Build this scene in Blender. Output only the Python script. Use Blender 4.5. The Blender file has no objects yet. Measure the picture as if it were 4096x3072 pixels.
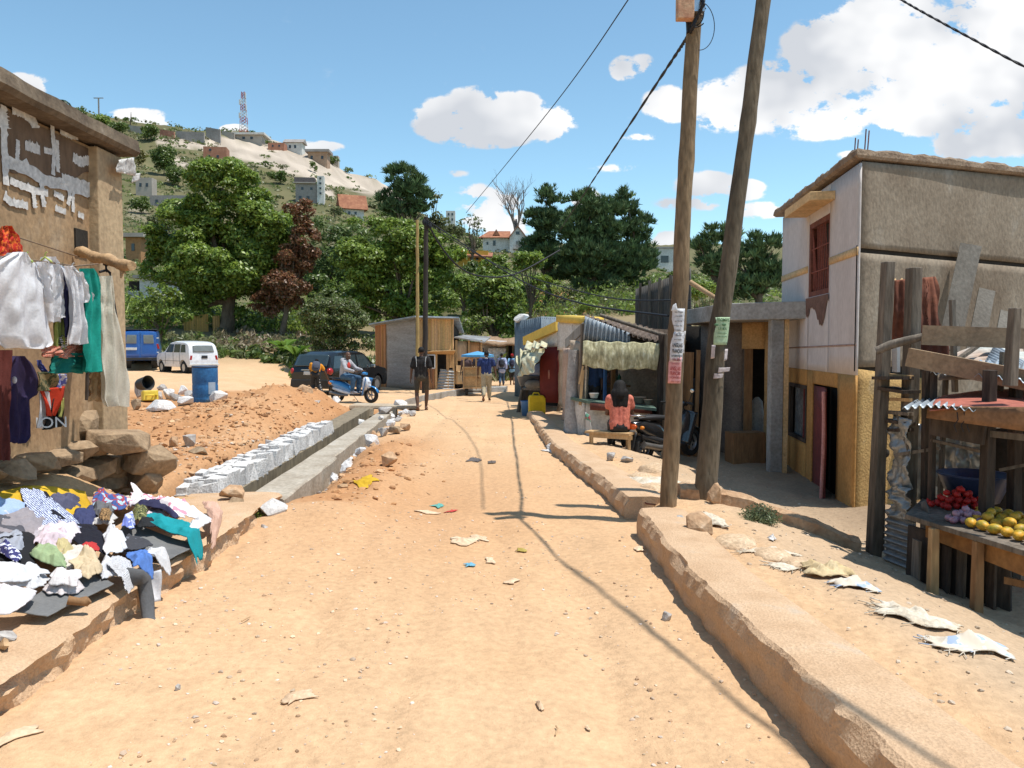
import bpy,bmesh,math,random
import numpy as np
from mathutils import Vector,Matrix,Euler
R = math.radians
random.seed(7); rng = np.random.default_rng(11)
scene = bpy.context.scene
col = scene.collection
# ------------------------------------------------------------------ camera
CAMZ = 1.75; F = 800.0; TH = math.atan(39/800)
cam = bpy.data.cameras.new("camera"); camo = bpy.data.objects.new("camera",cam); col.objects.link(camo)
camo.location = (0,0,CAMZ); camo.rotation_euler = (R(90) - TH,0,0)
cam.sensor_width = 36; cam.lens = 36*F/1024; cam.clip_end = 5000; cam.clip_start = .05
scene.camera = camo
scene.view_settings.view_transform = 'Standard'; scene.view_settings.look = 'None'
scene.view_settings.exposure = 0.30; scene.view_settings.gamma = 1
# ------------------------------------------------------------------ sun and sky
SUNV = Vector((.34,-.08,1.0)).normalized()
sun = bpy.data.lights.new("sun",'SUN'); sun.energy = 4.6; sun.angle = R(.5); sun.color = (1,.955,.88)
suno = bpy.data.objects.new("sun",sun); col.objects.link(suno)
suno.rotation_euler = SUNV.to_track_quat('Z','Y').to_euler(); suno.location = (20,-5,60)
world = bpy.data.worlds.new("World"); scene.world = world; world.use_nodes = True
wt = world.node_tree; wt.nodes.clear()
def wn(t,**k):
 n = wt.nodes.new(t)
 for a,b in k.items(): setattr(n,a,b)
 return n
def wm(op,a,b=None,c=None,clamp=False):
 n = wn('ShaderNodeMath',operation=op,use_clamp=clamp)
 for i,s in enumerate((a,b,c)):
  if s is None: continue
  if isinstance(s,(int,float)): n.inputs[i].default_value = s
  else: wt.links.new(s,n.inputs[i])
 return n.outputs[0]
SKY = wn('ShaderNodeTexSky'); SKY.sky_type = 'NISHITA'; SKY.sun_disc = False
SKY.sun_elevation = math.asin(SUNV.z); SKY.sun_rotation = math.atan2(SUNV.x,SUNV.y)
SKY.altitude = 1200; SKY.air_density = 1.0; SKY.dust_density = .6; SKY.ozone_density = 1.0
tc = wn('ShaderNodeTexCoord'); sep = wn('ShaderNodeSeparateXYZ'); wt.links.new(tc.outputs['Generated'],sep.inputs[0])
yy = wm('MAXIMUM',sep.outputs[1],.05)
uu = wm('DIVIDE',sep.outputs[0],yy); vv = wm('DIVIDE',sep.outputs[2],yy)
cmb = wn('ShaderNodeCombineXYZ'); wt.links.new(uu,cmb.inputs[0]); wt.links.new(vv,cmb.inputs[1])
# px, py, half width, half height, weight
BLOBS = [(446,123,36,24,1.25),(478,116,40,27,1.35),(512,119,42,25,1.3),(547,127,32,20,1.25),(485,138,56,15,1.1),
 (622,74,16,14,1.0),(640,70,16,12,.7),(672,108,36,20,1.0),(720,110,50,28,1.2),(770,98,55,34,1.2),(825,62,55,46,1.2),
 (880,42,62,55,1.3),(930,75,80,62,1.25),(1005,55,90,85,1.3),(810,125,80,20,.9),(900,118,110,24,1.1),(1000,138,80,24,1.1),(960,150,42,14,1.0),
 (1090,60,90,110,1.2),(705,188,36,16,1.0),(742,192,26,12,.95),(690,205,40,10,.6),(668,246,22,16,1.0),(760,212,34,10,.8),(480,195,34,12,.55),(492,214,40,22,.85),
 (455,176,26,5,.35),(640,140,26,5,.5),(28,92,34,15,1.15),(142,121,34,10,1.15),(160,125,16,9,1.0),(238,133,16,6,1.0),(318,150,30,7,1.05),(585,200,16,14,1.0),(505,232,40,14,.7),(620,170,40,6,.4),(850,158,20,6,.6)]
acc = None
for (bx,by,hw,hh,w) in BLOBS:
 v1 = wn('ShaderNodeVectorMath',operation='SUBTRACT'); wt.links.new(cmb.outputs[0],v1.inputs[0])
 v1.inputs[1].default_value = ((bx - 512)/800,(345 - by)/800,0)
 v2 = wn('ShaderNodeVectorMath',operation='MULTIPLY'); wt.links.new(v1.outputs[0],v2.inputs[0])
 v2.inputs[1].default_value = (800/(hw*1.12),800/(hh*1.12),0)
 v3 = wn('ShaderNodeVectorMath',operation='LENGTH'); wt.links.new(v2.outputs[0],v3.inputs[0])
 d = wm('MULTIPLY',wm('SUBTRACT',1.0,v3.outputs['Value'],clamp=True),w)
 acc = d if acc is None else wm('SMOOTH_MAX',acc,d,.12)
def wnoise(scale,detail,rough,off=0):
 n = wn('ShaderNodeTexNoise'); n.inputs['Scale'].default_value = scale; n.inputs['Detail'].default_value = detail; n.inputs['Roughness'].default_value = rough
 mp = wn('ShaderNodeMapping'); mp.inputs['Location'].default_value = (off,off*.7,0); mp.inputs['Scale'].default_value = (1,1.35,1)
 wt.links.new(cmb.outputs[0],mp.inputs[0]); wt.links.new(mp.outputs[0],n.inputs['Vector']); return n.outputs['Fac']
n1 = wnoise(19,7,.62)
dens = wm('ADD',acc,wm('MULTIPLY',wm('MULTIPLY',wm('SUBTRACT',n1,.49),3.4),wm('MULTIPLY',wm('SUBTRACT',acc,.05),3.2,clamp=True)))
mr = wn('ShaderNodeMapRange',interpolation_type='SMOOTHSTEP'); wt.links.new(dens,mr.inputs[0]); mr.inputs[1].default_value = .14; mr.inputs[2].default_value = .40
front = wn('ShaderNodeMapRange'); wt.links.new(sep.outputs[1],front.inputs[0]); front.inputs[1].default_value = .1; front.inputs[2].default_value = .3
cover = wm('MULTIPLY',mr.outputs[0],front.outputs[0])
cr = wn('ShaderNodeValToRGB'); cr.color_ramp.elements[0].position = .35; cr.color_ramp.elements[0].color = (.60,.63,.68,1)
cr.color_ramp.elements[1].position = .62; cr.color_ramp.elements[1].color = (1,1,1,1)
n3 = wnoise(7,3,.5,9.0)
wt.links.new(n3,cr.inputs[0])
tint = wn('ShaderNodeVectorMath',operation='MULTIPLY'); tint.inputs[1].default_value = (.98,1.16,1.06); wt.links.new(SKY.outputs[0],tint.inputs[0])
bgS = wn('ShaderNodeBackground'); wt.links.new(tint.outputs[0],bgS.inputs[0]); bgS.inputs[1].default_value = .15
bgC = wn('ShaderNodeBackground'); wt.links.new(cr.outputs[0],bgC.inputs[0]); bgC.inputs[1].default_value = .90
mx = wn('ShaderNodeMixShader'); wt.links.new(cover,mx.inputs[0]); wt.links.new(bgS.outputs[0],mx.inputs[1]); wt.links.new(bgC.outputs[0],mx.inputs[2])
wo = wn('ShaderNodeOutputWorld'); wt.links.new(mx.outputs[0],wo.inputs[0])
scene.cycles.max_bounces = 6; scene.cycles.transparent_max_bounces = 8
# ------------------------------------------------------------------ projection helpers (a pixel of the 1024 px photograph and a depth give a place)
cth,sth = math.cos(TH),math.sin(TH)
def ray(px,py):
 u,v = (px - 512)/F,(384 - py)/F
 return Vector((u,v*sth + cth,v*cth - sth))
def P(px,py,Y):
 d = ray(px,py); return Vector((0,0,CAMZ)) + d*(Y/d.y)
def G(px,py,z=0):
 d = ray(px,py); return Vector((0,0,CAMZ)) + d*((z - CAMZ)/d.z)
# ------------------------------------------------------------------ noise
def _h(ix,iy,s):
 n = (ix*374761393 + iy*668265263 + s*2147483647) & 0xffffffff
 n = ((n ^ (n >> 13))*1274126177) & 0xffffffff
 return ((n ^ (n >> 16)) & 0xffff)/65535.0
def vnoise(x,y,s=0):
 x = np.asarray(x,float); y = np.asarray(y,float)
 ix = np.floor(x).astype(np.int64); iy = np.floor(y).astype(np.int64); fx = x - ix; fy = y - iy
 fx = fx*fx*(3 - 2*fx); fy = fy*fy*(3 - 2*fy)
 a = _h(ix,iy,s); b = _h(ix + 1,iy,s); c = _h(ix,iy + 1,s); d = _h(ix + 1,iy + 1,s)
 return (a*(1 - fx) + b*fx)*(1 - fy) + (c*(1 - fx) + d*fx)*fy
def _hs(ix,iy,s):
 n = (ix*374761393 + iy*668265263 + s*2147483647) & 0xffffffff
 n = ((n ^ (n >> 13))*1274126177) & 0xffffffff
 return ((n ^ (n >> 16)) & 0xffff)/65535.0
def fbm(x,y,o=4,s=0):
 if isinstance(x,(int,float)) and isinstance(y,(int,float)):
  t = 0; a = .5; X = float(x); Y = float(y)
  for k in range(o):
   ix = math.floor(X); iy = math.floor(Y); fx = X - ix; fy = Y - iy; fx = fx*fx*(3 - 2*fx); fy = fy*fy*(3 - 2*fy)
   p = _hs(ix,iy,s + k); q = _hs(ix + 1,iy,s + k); r = _hs(ix,iy + 1,s + k); w = _hs(ix + 1,iy + 1,s + k)
   t += a*((p*(1 - fx) + q*fx)*(1 - fy) + (r*(1 - fx) + w*fx)*fy); a *= .5; X *= 2; Y *= 2
  return t/(1 - .5**o) - .5
 t = 0; a = .5
 for k in range(o): t = t + a*vnoise(np.asarray(x)*2**k,np.asarray(y)*2**k,s + k); a *= .5
 return t/(1 - .5**o) - .5
def sst(a,b,x):
 t = np.clip((np.asarray(x,float) - a)/(b - a),0,1); return t*t*(3 - 2*t)
# ------------------------------------------------------------------ terrain
KX = [2.0,3.31,5.26,7.65,9.6,13.2,19.6,21]; KV = [1.40,1.32,1.17,1.17,1.02,.64,.385,.36]
def kerbx(y): return np.interp(y,KX,KV)
PXS = np.array([-300,0,75,142,204,246,291,330,350,376,400,440,480,520,560,600,700,800,1000,1400.])
LR = np.log(np.array([42,55,80,150,380,520,900.]))
TAB = np.array([
 [-28]*11 + [-34]*9,
 [5,5,5,5,6,7,7,7,5,3,0,-8,-8,0,12,22,25,20,20,20],
 [50,50,50,48,45,45,45,45,45,45,45,42,38,36,44,54,52,46,45,45],
 [115,115,115,112,108,105,100,98,96,95,92,88,84,80,76,72,68,60,55,50],
 [280,262,233,217,214,208,199,185,171,161,146,118,106,98,90,85,75,65,60,55],
 [200,190,180,170,165,160,150,140,130,120,110,95,85,78,72,68,60,52,48,44],
 [100]*20],float)
def offpx(px,lr):
 lr = np.clip(lr,LR[0],LR[-1]); k = np.clip(np.searchsorted(LR,lr) - 1,0,len(LR) - 2)
 f = (lr - LR[k])/(LR[k + 1] - LR[k])
 cols = np.stack([np.interp(px,PXS,TAB[i]) for i in range(len(LR))],0)
 lo = np.take_along_axis(cols,k[None],0)[0]; hi = np.take_along_axis(cols,(k + 1)[None],0)[0]
 return lo*(1 - f) + hi*f
def gauss(x,y,cx,cy,h,rx,ry=None,a=0):
 ry = ry or rx; c,s = math.cos(a),math.sin(a); dx = x - cx; dy = y - cy
 u = (dx*c + dy*s)/rx; v = (-dx*s + dy*c)/ry
 return h*np.exp(-(u*u + v*v))
def H(x,y,detail=True):
 x = np.atleast_1d(np.asarray(x,float)); y = np.atleast_1d(np.asarray(y,float))
 x,y = np.broadcast_arrays(x,y)
 z = np.interp(y,[0,18,27,40,60],[0,0,-.12,-.15,-.05])
 # left side
 b = np.interp(y,[0,7.8,9,22,24,28,40],[2.55,2.55,3.6,4.3,5.0,7,9.5]); w = np.interp(y,[0,7.8,9,22,26,40],[.3,.3,.5,1.2,3,5])
 L = np.interp(y,[0,7.8,10,14,19,38,60],[.16,.16,.12,.3,.38,.46,.6])
 z = z + (L - z)*sst(0,1,(-x - b)/w)
 z = z + .42*sst(-3.3,-4.2,x)*(1 - sst(7.2,8.2,y))*(y > 0)
 n = fbm(x*1.3,y*1.3,5,3)
 cl = np.abs(fbm(x*3.5,y*3.5,4,13))*1.2
 mnd = gauss(x,y,-5.75,20.2,.26,.8,1.7,-.1)*(1 + n*1.6) + gauss(x,y,-5.6,17.4,.14,.9,1.8)*(1 + n*2) + gauss(x,y,-5.2,14.2,.14,.8,1.8,.1)
 z = z + mnd*(1 + cl) + np.clip(mnd,0,.15)*(fbm(x*7,y*7,4,17))*1.6
 z = z + gauss(x,y,-4.7,10.4,.10,.7,1.6)
 z = z + gauss(x,y,-1.9,12.0,.16,.55,1.2)*(1 + n*3) + gauss(x,y,-1.75,9.6,.15,.65,.8)*(1 + n*2) + gauss(x,y,-1.9,7.9,.16,.7,.6)
 z = z - gauss(x,y,-.9,9.2,.09,.5,1.3) - gauss(x,y,-.2,7.0,.03,.5,2.5) - gauss(x,y,.5,6,.03,.25,5)
 # drain trench
 xc = np.interp(y,[8.8,22],[-3.24,-3.72]); tr = np.clip(1 - sst(.50,.80,np.abs(x - xc)),0,1)*sst(8.3,8.8,y)*(1 - sst(22.4,23.2,y))
 z = z*(1 - tr) + (-.55)*tr
 xr = np.interp(y,[9,15],[-2.42,-2.75]); t2 = np.exp(-((x - xr)/.2)**2)*sst(8.9,9.4,y)*(1 - sst(14,16,y)); z = z - .24*t2
 # right side beyond the kerb
 kx = kerbx(y); s = sst(.3,2.2,x - kx - .45)
 low = np.interp(y,[0,5,8,10,14,17,20,26,60],[-.05,-.22,-.28,-.34,-.3,-.2,-.04,-.12,-.1])
 up = np.interp(y,[0,9,14,20,22],[.17,.16,.1,.04,.0])
 rz = up*(1 - s) + low*s
 z = np.where(y < 24,z + (rz - z)*sst(-.02,.25,x - kx - .12),z)
 # far ground
 r = np.hypot(x,y)
 yy_ = np.maximum(y,1.0); px = 512 + 800*np.where(y > 1,x/yy_,np.sign(x)*3)
 px = np.clip(px,-300,1400)
 zf = CAMZ + np.maximum(np.where(y > 0,yy_,1),r*.6)*offpx(px,np.log(np.maximum(r,1)))/800
 zf = zf + fbm(x*.06,y*.06,5,9)*np.interp(r,[50,100,380],[0.2,1.6,9])
 bl = sst(40,50,r)*sst(-5,15,y)
 z = z*(1 - bl) + zf*bl
 if detail:
  rough = np.where((x > -2.2) & (x < kx),.35,1.0)
  rough = np.maximum(rough,np.exp(-((x + 2.0)/.8)**2)*sst(8,9,y))
  on = (x > -2.2) & (x < kx - .1) & (y < 30); wob = .12*np.sin(y*.35)
  for tx,td in ((-1.35,.03),(-.15,.022),(.35,.02),(-.75,.02)): z = z - on*td*np.exp(-((x - tx - wob - .03*(y - 6)*-.9)/.09)**2)*(.6 + fbm(y*.6,tx*5.,3,91))
  z = z + fbm(x*3.1,y*3.1,4,21)*.07*rough*(1 - bl) + fbm(x*14,y*14,3,31)*.018*(rough + .2)*(1 - bl)
  z = z + fbm(x*.45,y*.45,3,41)*.10*(1 - bl)
 return z
def hz(x,y): return float(H(x,y,True)[0])
def onterr(px,py,r0=30,r1=700):
 d = ray(px,py); ys = np.exp(np.linspace(math.log(r0),math.log(r1),1500)); k = ys/d.y
 X = d.x*k; Z = CAMZ + d.z*k; h = H(X,ys,False); i = np.argmax(h >= Z)
 if not (h >= Z).any(): i = np.argmin(Z - h)
 return Vector((X[i],ys[i],h[i]))
# ------------------------------------------------------------------ materials
def M(name,c1,c2=None,scale=3.,rough=.85,bump=.25,bscale=30.,metal=0.,stretch=(1,1,1),c3=None,c3pos=.72,spec=.3,detail=6,fine=.18,trans=0.,coat=0.):
 m = bpy.data.materials.new(name); m.use_nodes = True; nt = m.node_tree; bs = nt.nodes['Principled BSDF']; lk = nt.links.new
 bs.inputs['Roughness'].default_value = rough; bs.inputs['Metallic'].default_value = metal
 bs.inputs['Specular IOR Level'].default_value = spec
 if coat: bs.inputs['Coat Weight'].default_value = coat; bs.inputs['Coat Roughness'].default_value = .06
 t = nt.nodes.new('ShaderNodeTexCoord'); mp = nt.nodes.new('ShaderNodeMapping'); mp.inputs['Scale'].default_value = stretch; lk(t.outputs['Object'],mp.inputs[0])
 n = nt.nodes.new('ShaderNodeTexNoise'); n.inputs['Scale'].default_value = scale; n.inputs['Detail'].default_value = detail; n.inputs['Roughness'].default_value = .62; lk(mp.outputs[0],n.inputs['Vector'])
 c2 = c2 or tuple(v*.7 for v in c1)
 r = nt.nodes.new('ShaderNodeValToRGB'); e = r.color_ramp.elements; e[0].position = .33; e[0].color = (*c2,1); e[1].position = .6; e[1].color = (*c1,1)
 if c3: q = e.new(c3pos); q.color = (*c3,1)
 lk(n.outputs['Fac'],r.inputs[0])
 n2 = nt.nodes.new('ShaderNodeTexNoise'); n2.inputs['Scale'].default_value = bscale; n2.inputs['Detail'].default_value = 5; lk(mp.outputs[0],n2.inputs['Vector'])
 ma = nt.nodes.new('ShaderNodeMapRange'); lk(n2.outputs['Fac'],ma.inputs[0]); ma.inputs[1].default_value = .25; ma.inputs[2].default_value = .75; ma.inputs[3].default_value = 1 - fine*1.6; ma.inputs[4].default_value = 1 + fine
 mul = nt.nodes.new('ShaderNodeVectorMath'); mul.operation = 'SCALE'; lk(r.outputs[0],mul.inputs[0]); lk(ma.outputs[0],mul.inputs['Scale'])
 lk(mul.outputs[0],bs.inputs['Base Color'])
 if bump:
  b = nt.nodes.new('ShaderNodeBump'); b.inputs['Strength'].default_value = bump; b.inputs['Distance'].default_value = .02; lk(n2.outputs['Fac'],b.inputs['Height']); lk(b.outputs[0],bs.inputs['Normal'])
 if trans:
  tr = nt.nodes.new('ShaderNodeBsdfTranslucent'); lk(mul.outputs[0],tr.inputs[0]); ms = nt.nodes.new('ShaderNodeMixShader'); ms.inputs[0].default_value = trans
  out = nt.nodes['Material Output']; lk(bs.outputs[0],ms.inputs[1]); lk(tr.outputs[0],ms.inputs[2]); lk(ms.outputs[0],out.inputs[0])
 m.diffuse_color = (*c1,1)
 return m
def flat(name,c,rough=.6,metal=0,spec=.3,coat=0,bump=0.):
 return M(name,c,tuple(v*.82 for v in c),6,rough,bump,60,metal,spec=spec,fine=.06,coat=coat)
def attrmat(name,mulc=(1,1,1),rough=.9,trans=0.,spec=.15,fine=.25,fscale=25,bump=.4,coords='Object',fscale2=None):
 """colour comes from the mesh's own colour attribute 'tint'"""
 m = bpy.data.materials.new(name); m.use_nodes = True; nt = m.node_tree; bs = nt.nodes['Principled BSDF']; lk = nt.links.new
 bs.inputs['Roughness'].default_value = rough; bs.inputs['Specular IOR Level'].default_value = spec
 a = nt.nodes.new('ShaderNodeAttribute'); a.attribute_name = 'tint'
 t = nt.nodes.new('ShaderNodeTexCoord'); n2 = nt.nodes.new('ShaderNodeTexNoise'); n2.inputs['Scale'].default_value = fscale; n2.inputs['Detail'].default_value = 7; n2.inputs['Roughness'].default_value = .65
 lk(t.outputs[coords],n2.inputs['Vector'])
 ma = nt.nodes.new('ShaderNodeMapRange'); lk(n2.outputs['Fac'],ma.inputs[0]); ma.inputs[1].default_value = .25; ma.inputs[2].default_value = .75; ma.inputs[3].default_value = 1 - fine; ma.inputs[4].default_value = 1 + fine
 mul = nt.nodes.new('ShaderNodeVectorMath'); mul.operation = 'SCALE'; lk(a.outputs['Color'],mul.inputs[0]); lk(ma.outputs[0],mul.inputs['Scale'])
 lk(mul.outputs[0],bs.inputs['Base Color'])
 if bump:
  b = nt.nodes.new('ShaderNodeBump'); b.inputs['Strength'].default_value = bump; b.inputs['Distance'].default_value = .02; lk(n2.outputs['Fac'],b.inputs['Height']); lk(b.outputs[0],bs.inputs['Normal'])
 if trans:
  tr = nt.nodes.new('ShaderNodeBsdfTranslucent'); lk(mul.outputs[0],tr.inputs[0]); ms = nt.nodes.new('ShaderNodeMixShader'); ms.inputs[0].default_value = trans
  lk(bs.outputs[0],ms.inputs[1]); lk(tr.outputs[0],ms.inputs[2]); lk(ms.outputs[0],nt.nodes['Material Output'].inputs[0])
 return m
# ------------------------------------------------------------------ mesh builder
def V(*a): return Vector(a)
class MB:
 def __init__(s): s.v = []; s.f = []; s.sm = []; s.t = []; s.cur = None
 def _add(s,vs,fs,smooth=False):
  b = len(s.v); s.v += [tuple(v) for v in vs]; s.f += [tuple(b + i for i in f) for f in fs]; s.sm += [smooth]*len(fs)
  s.t += [s.cur]*len(vs)
  return s
 def box(s,c,size,rot=None,taper=1.0,jit=0):
  hx,hy,hz_ = [v/2 for v in size]; m = Euler(rot).to_matrix() if rot is not None and not isinstance(rot,Matrix) else (rot or Matrix.Identity(3))
  vs = []
  for z in (-1,1):
   k = 1 if z < 0 else taper
   for x,y in ((-1,-1),(1,-1),(1,1),(-1,1)):
    p = Vector((x*hx*k,y*hy*k,z*hz_))
    if jit: p += Vector((random.uniform(-jit,jit),random.uniform(-jit,jit),random.uniform(-jit,jit)))
    vs.append(m @ p + Vector(c))
  return s._add(vs,[(3,2,1,0),(4,5,6,7),(0,1,5,4),(1,2,6,5),(2,3,7,6),(3,0,4,7)])
 def beam(s,a,b,w,h=None,roll=0,taper=1.0):
  a = Vector(a); b = Vector(b); d = b - a; L = d.length; q = d.to_track_quat('Z','Y').to_matrix() @ Matrix.Rotation(roll,3,'Z')
  return s.box((a + b)/2,(w,h or w,L),q,taper)
 def tube(s,pts,rad,seg=10,cap=True,smooth=True,flat=1.0,up=None):
  pts = [Vector(p) for p in pts]; n = len(pts)
  if not hasattr(rad,'__len__'): rad = [rad]*n
  vs = []; fs = []; prev = None
  for i,p in enumerate(pts):
   d = (pts[min(i + 1,n - 1)] - pts[max(i - 1,0)]).normalized()
   if prev is None:
    a = Vector(up) if up else (Vector((0,0,1)) if abs(d.z) < .9 else Vector((1,0,0)))
    x = (a - d*a.dot(d)).normalized()
   else: x = (prev - d*prev.dot(d)).normalized()
   prev = x; y = d.cross(x)
   for k in range(seg):
    t = 2*math.pi*k/seg; vs.append(p + x*math.cos(t)*rad[i] + y*math.sin(t)*rad[i]*flat)
  for i in range(n - 1):
   for k in range(seg): fs.append((i*seg + k,i*seg + (k + 1) % seg,(i + 1)*seg + (k + 1) % seg,(i + 1)*seg + k))
  s._add(vs,fs,smooth)
  if cap:
   s._add([vs[k] for k in range(seg)],[tuple(range(seg - 1,-1,-1))]); s._add([vs[(n - 1)*seg + k] for k in range(seg)],[tuple(range(seg))])
  return s
 def ell(s,c,r,rot=None,seg=14,rings=9,fn=None):
  m = Euler(rot).to_matrix() if rot is not None and not isinstance(rot,Matrix) else (rot or Matrix.Identity(3)); c = Vector(c); vs = []; fs = []
  if not hasattr(r,'__len__'): r = (r,r,r)
  for i in range(rings + 1):
   a = math.pi*i/rings
   for k in range(seg):
    t = 2*math.pi*k/seg; p = Vector((math.sin(a)*math.cos(t),math.sin(a)*math.sin(t),-math.cos(a)))
    if fn: p = fn(p)
    vs.append(m @ Vector((p.x*r[0],p.y*r[1],p.z*r[2])) + c)
  for i in range(rings):
   for k in range(seg): fs.append((i*seg + k,i*seg + (k + 1) % seg,(i + 1)*seg + (k + 1) % seg,(i + 1)*seg + k))
  return s._add(vs,fs,True)
 def cap(s,a,ra,b,rb,seg=12):
  a = Vector(a); b = Vector(b); d = (b - a); L = d.length
  if L < 1e-6: return s.ell(a,ra)
  d /= L; pts = []; rad = []
  for k in range(4): t = math.pi/2*(k + .15)/4.15; pts.append(a - d*ra*math.cos(t)); rad.append(ra*math.sin(t))
  for k in range(3): f = k/2; pts.append(a.lerp(b,f)); rad.append(ra*(1 - f) + rb*f)
  for k in range(3,-1,-1): t = math.pi/2*(k + .15)/4.15; pts.append(b + d*rb*math.cos(t)); rad.append(rb*math.sin(t))
  return s.tube(pts,rad,seg)
 def lathe(s,c,prof,seg=24,rot=None,smooth=True,cap=True):
  m = Euler(rot).to_matrix() if rot is not None and not isinstance(rot,Matrix) else (rot or Matrix.Identity(3)); c = Vector(c); vs = []; fs = []; n = len(prof)
  for (r,z) in prof:
   for k in range(seg): t = 2*math.pi*k/seg; vs.append(m @ Vector((r*math.cos(t),r*math.sin(t),z)) + c)
  for i in range(n - 1):
   for k in range(seg): fs.append((i*seg + k,i*seg + (k + 1) % seg,(i + 1)*seg + (k + 1) % seg,(i + 1)*seg + k))
  s._add(vs,fs,smooth)
  if cap:
   s._add(vs[:seg],[tuple(range(seg - 1,-1,-1))]); s._add(vs[-seg:],[tuple(range(seg))])
  return s
 def patch(s,a,b,c,d,nu,nv,fn=None,thick=0.,smooth=True,trim=None):
  """a-b along u at the bottom, d-c along u at the top; fn(u,v) pushes along the normal"""
  a,b,c,d = [Vector(q) for q in (a,b,c,d)]; nrm = ((b - a).cross(d - a)).normalized(); vs = []; fs = []
  for j in range(nv + 1):
   for i in range(nu + 1):
    u,v = i/nu,j/nv
    if trim: u,v = trim(u,v)
    p = a*(1 - u)*(1 - v) + b*u*(1 - v) + c*u*v + d*(1 - u)*v
    o = fn(u,v) if fn else 0
    vs.append(p + (o if isinstance(o,Vector) else nrm*o))
  W = nu + 1
  for j in range(nv):
   for i in range(nu): fs.append((j*W + i,j*W + i + 1,(j + 1)*W + i + 1,(j + 1)*W + i))
  if thick:
   N = len(vs); vs += [q - nrm*thick for q in vs]; fs += [tuple(N + k for k in reversed(f)) for f in list(fs)]
   bd = [i for i in range(W)] + [j*W + nu for j in range(1,nv + 1)] + [nv*W + i for i in range(nu - 1,-1,-1)] + [j*W for j in range(nv - 1,0,-1)]
   for k in range(len(bd)): p,q = bd[k],bd[(k + 1) % len(bd)]; fs.append((q,p,p + N,q + N))
  return s._add(vs,fs,smooth)
 def prism(s,poly,axis,lo,hi,smooth=False):
  """poly in the two other axes; extruded lo..hi along axis"""
  n = len(poly); vs = []
  for h in (lo,hi):
   for (p,q) in poly: vs.append({'x': (h,p,q),'y': (p,h,q),'z': (p,q,h)}[axis])
  fs = [tuple(range(n - 1,-1,-1)),tuple(range(n,2*n))] + [(i,(i + 1) % n,n + (i + 1) % n,n + i) for i in range(n)]
  return s._add(vs,fs,smooth)
 def hull(s,pts):
  bm = bmesh.new(); [bm.verts.new(p) for p in pts]; r = bmesh.ops.convex_hull(bm,input=bm.verts)
  bmesh.ops.delete(bm,geom=[g for g in r['geom_interior'] if isinstance(g,bmesh.types.BMVert)],context='VERTS')
  bm.verts.index_update(); s._add([v.co.copy() for v in bm.verts],[[v.index for v in f.verts] for f in bm.faces]); bm.free(); return s
 def rock(s,c,size,n=16,rot=None,sd=None):
  rr = random.Random(sd if sd is not None else random.random()); m = Euler(rot or (rr.uniform(-.3,.3),rr.uniform(-.3,.3),rr.uniform(0,6))).to_matrix(); pts = []
  for k in range(n):
   p = Vector((rr.gauss(0,1),rr.gauss(0,1),rr.gauss(0,1))).normalized(); mx_ = max(abs(p.x),abs(p.y),abs(p.z)); p = p/(mx_**.75)
   p *= rr.uniform(.82,1); pts.append(m @ Vector((p.x*size[0]/2,p.y*size[1]/2,p.z*size[2]/2)) + Vector(c))
  return s.hull(pts)
 def build(s,name,m,parent=None,bevel=0,solid=0,sub=0,fix=True):
  me = bpy.data.meshes.new(name); me.from_pydata(s.v,[],s.f); me.polygons.foreach_set('use_smooth',s.sm)
  if any(t is not None for t in s.t):
   ca = me.color_attributes.new('tint','FLOAT_COLOR','POINT'); arr = np.ones((len(s.v),4),np.float32)
   arr[:,:3] = [t if t is not None else (1,1,1) for t in s.t]; ca.data.foreach_set('color',arr.ravel())
  if fix:
   bm = bmesh.new(); bm.from_mesh(me); bmesh.ops.recalc_face_normals(bm,faces=bm.faces); bm.to_mesh(me); bm.free()
  me.materials.append(m); me.update(); o = bpy.data.objects.new(name,me); col.objects.link(o)
  if parent:
   o.parent = parent; o.location = -parent.location if parent.get('_abs') else (0,0,0)
  if bevel: b = o.modifiers.new('b','BEVEL'); b.width = bevel; b.segments = 2; b.limit_method = 'ANGLE'
  if solid: b = o.modifiers.new('s','SOLIDIFY'); b.thickness = solid
  if sub: b = o.modifiers.new('ss','SUBSURF'); b.levels = sub; b.render_levels = sub
  return o
ABS = []
def tag(o,label,cat,group=None):
 o['label'] = label; o['category'] = cat
 if group: o['group'] = group
 return o
def thing(name,label,cat,loc=(0,0,0),rz=0,group=None,absolute=False,rot=None):
 """absolute=True: parts are written in world coordinates"""
 o = bpy.data.objects.new(name,None); col.objects.link(o); o.location = loc; o.rotation_euler = rot or (0,0,rz); o.empty_display_size = .1
 if absolute: o['_abs'] = 1; ABS.append(o)
 return tag(o,label,cat,group)
def struct(o): o['kind'] = 'structure'; return o
def stuff(o): o['kind'] = 'stuff'; return o
def dup(root,loc,rz,label=None,group=None,scale=None):
 def cp(o,par):
  c = o.copy(); col.objects.link(c)
  if par: c.parent = par
  for ch in [q for q in bpy.data.objects if q.parent == o]: cp(ch,c)
  return c
 r = cp(root,None); r.location = loc; r.rotation_euler = (r.rotation_euler[0],r.rotation_euler[1],rz)
 if label: r['label'] = label
 if group: r['group'] = group
 if scale: r.scale = scale
 return r
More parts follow.
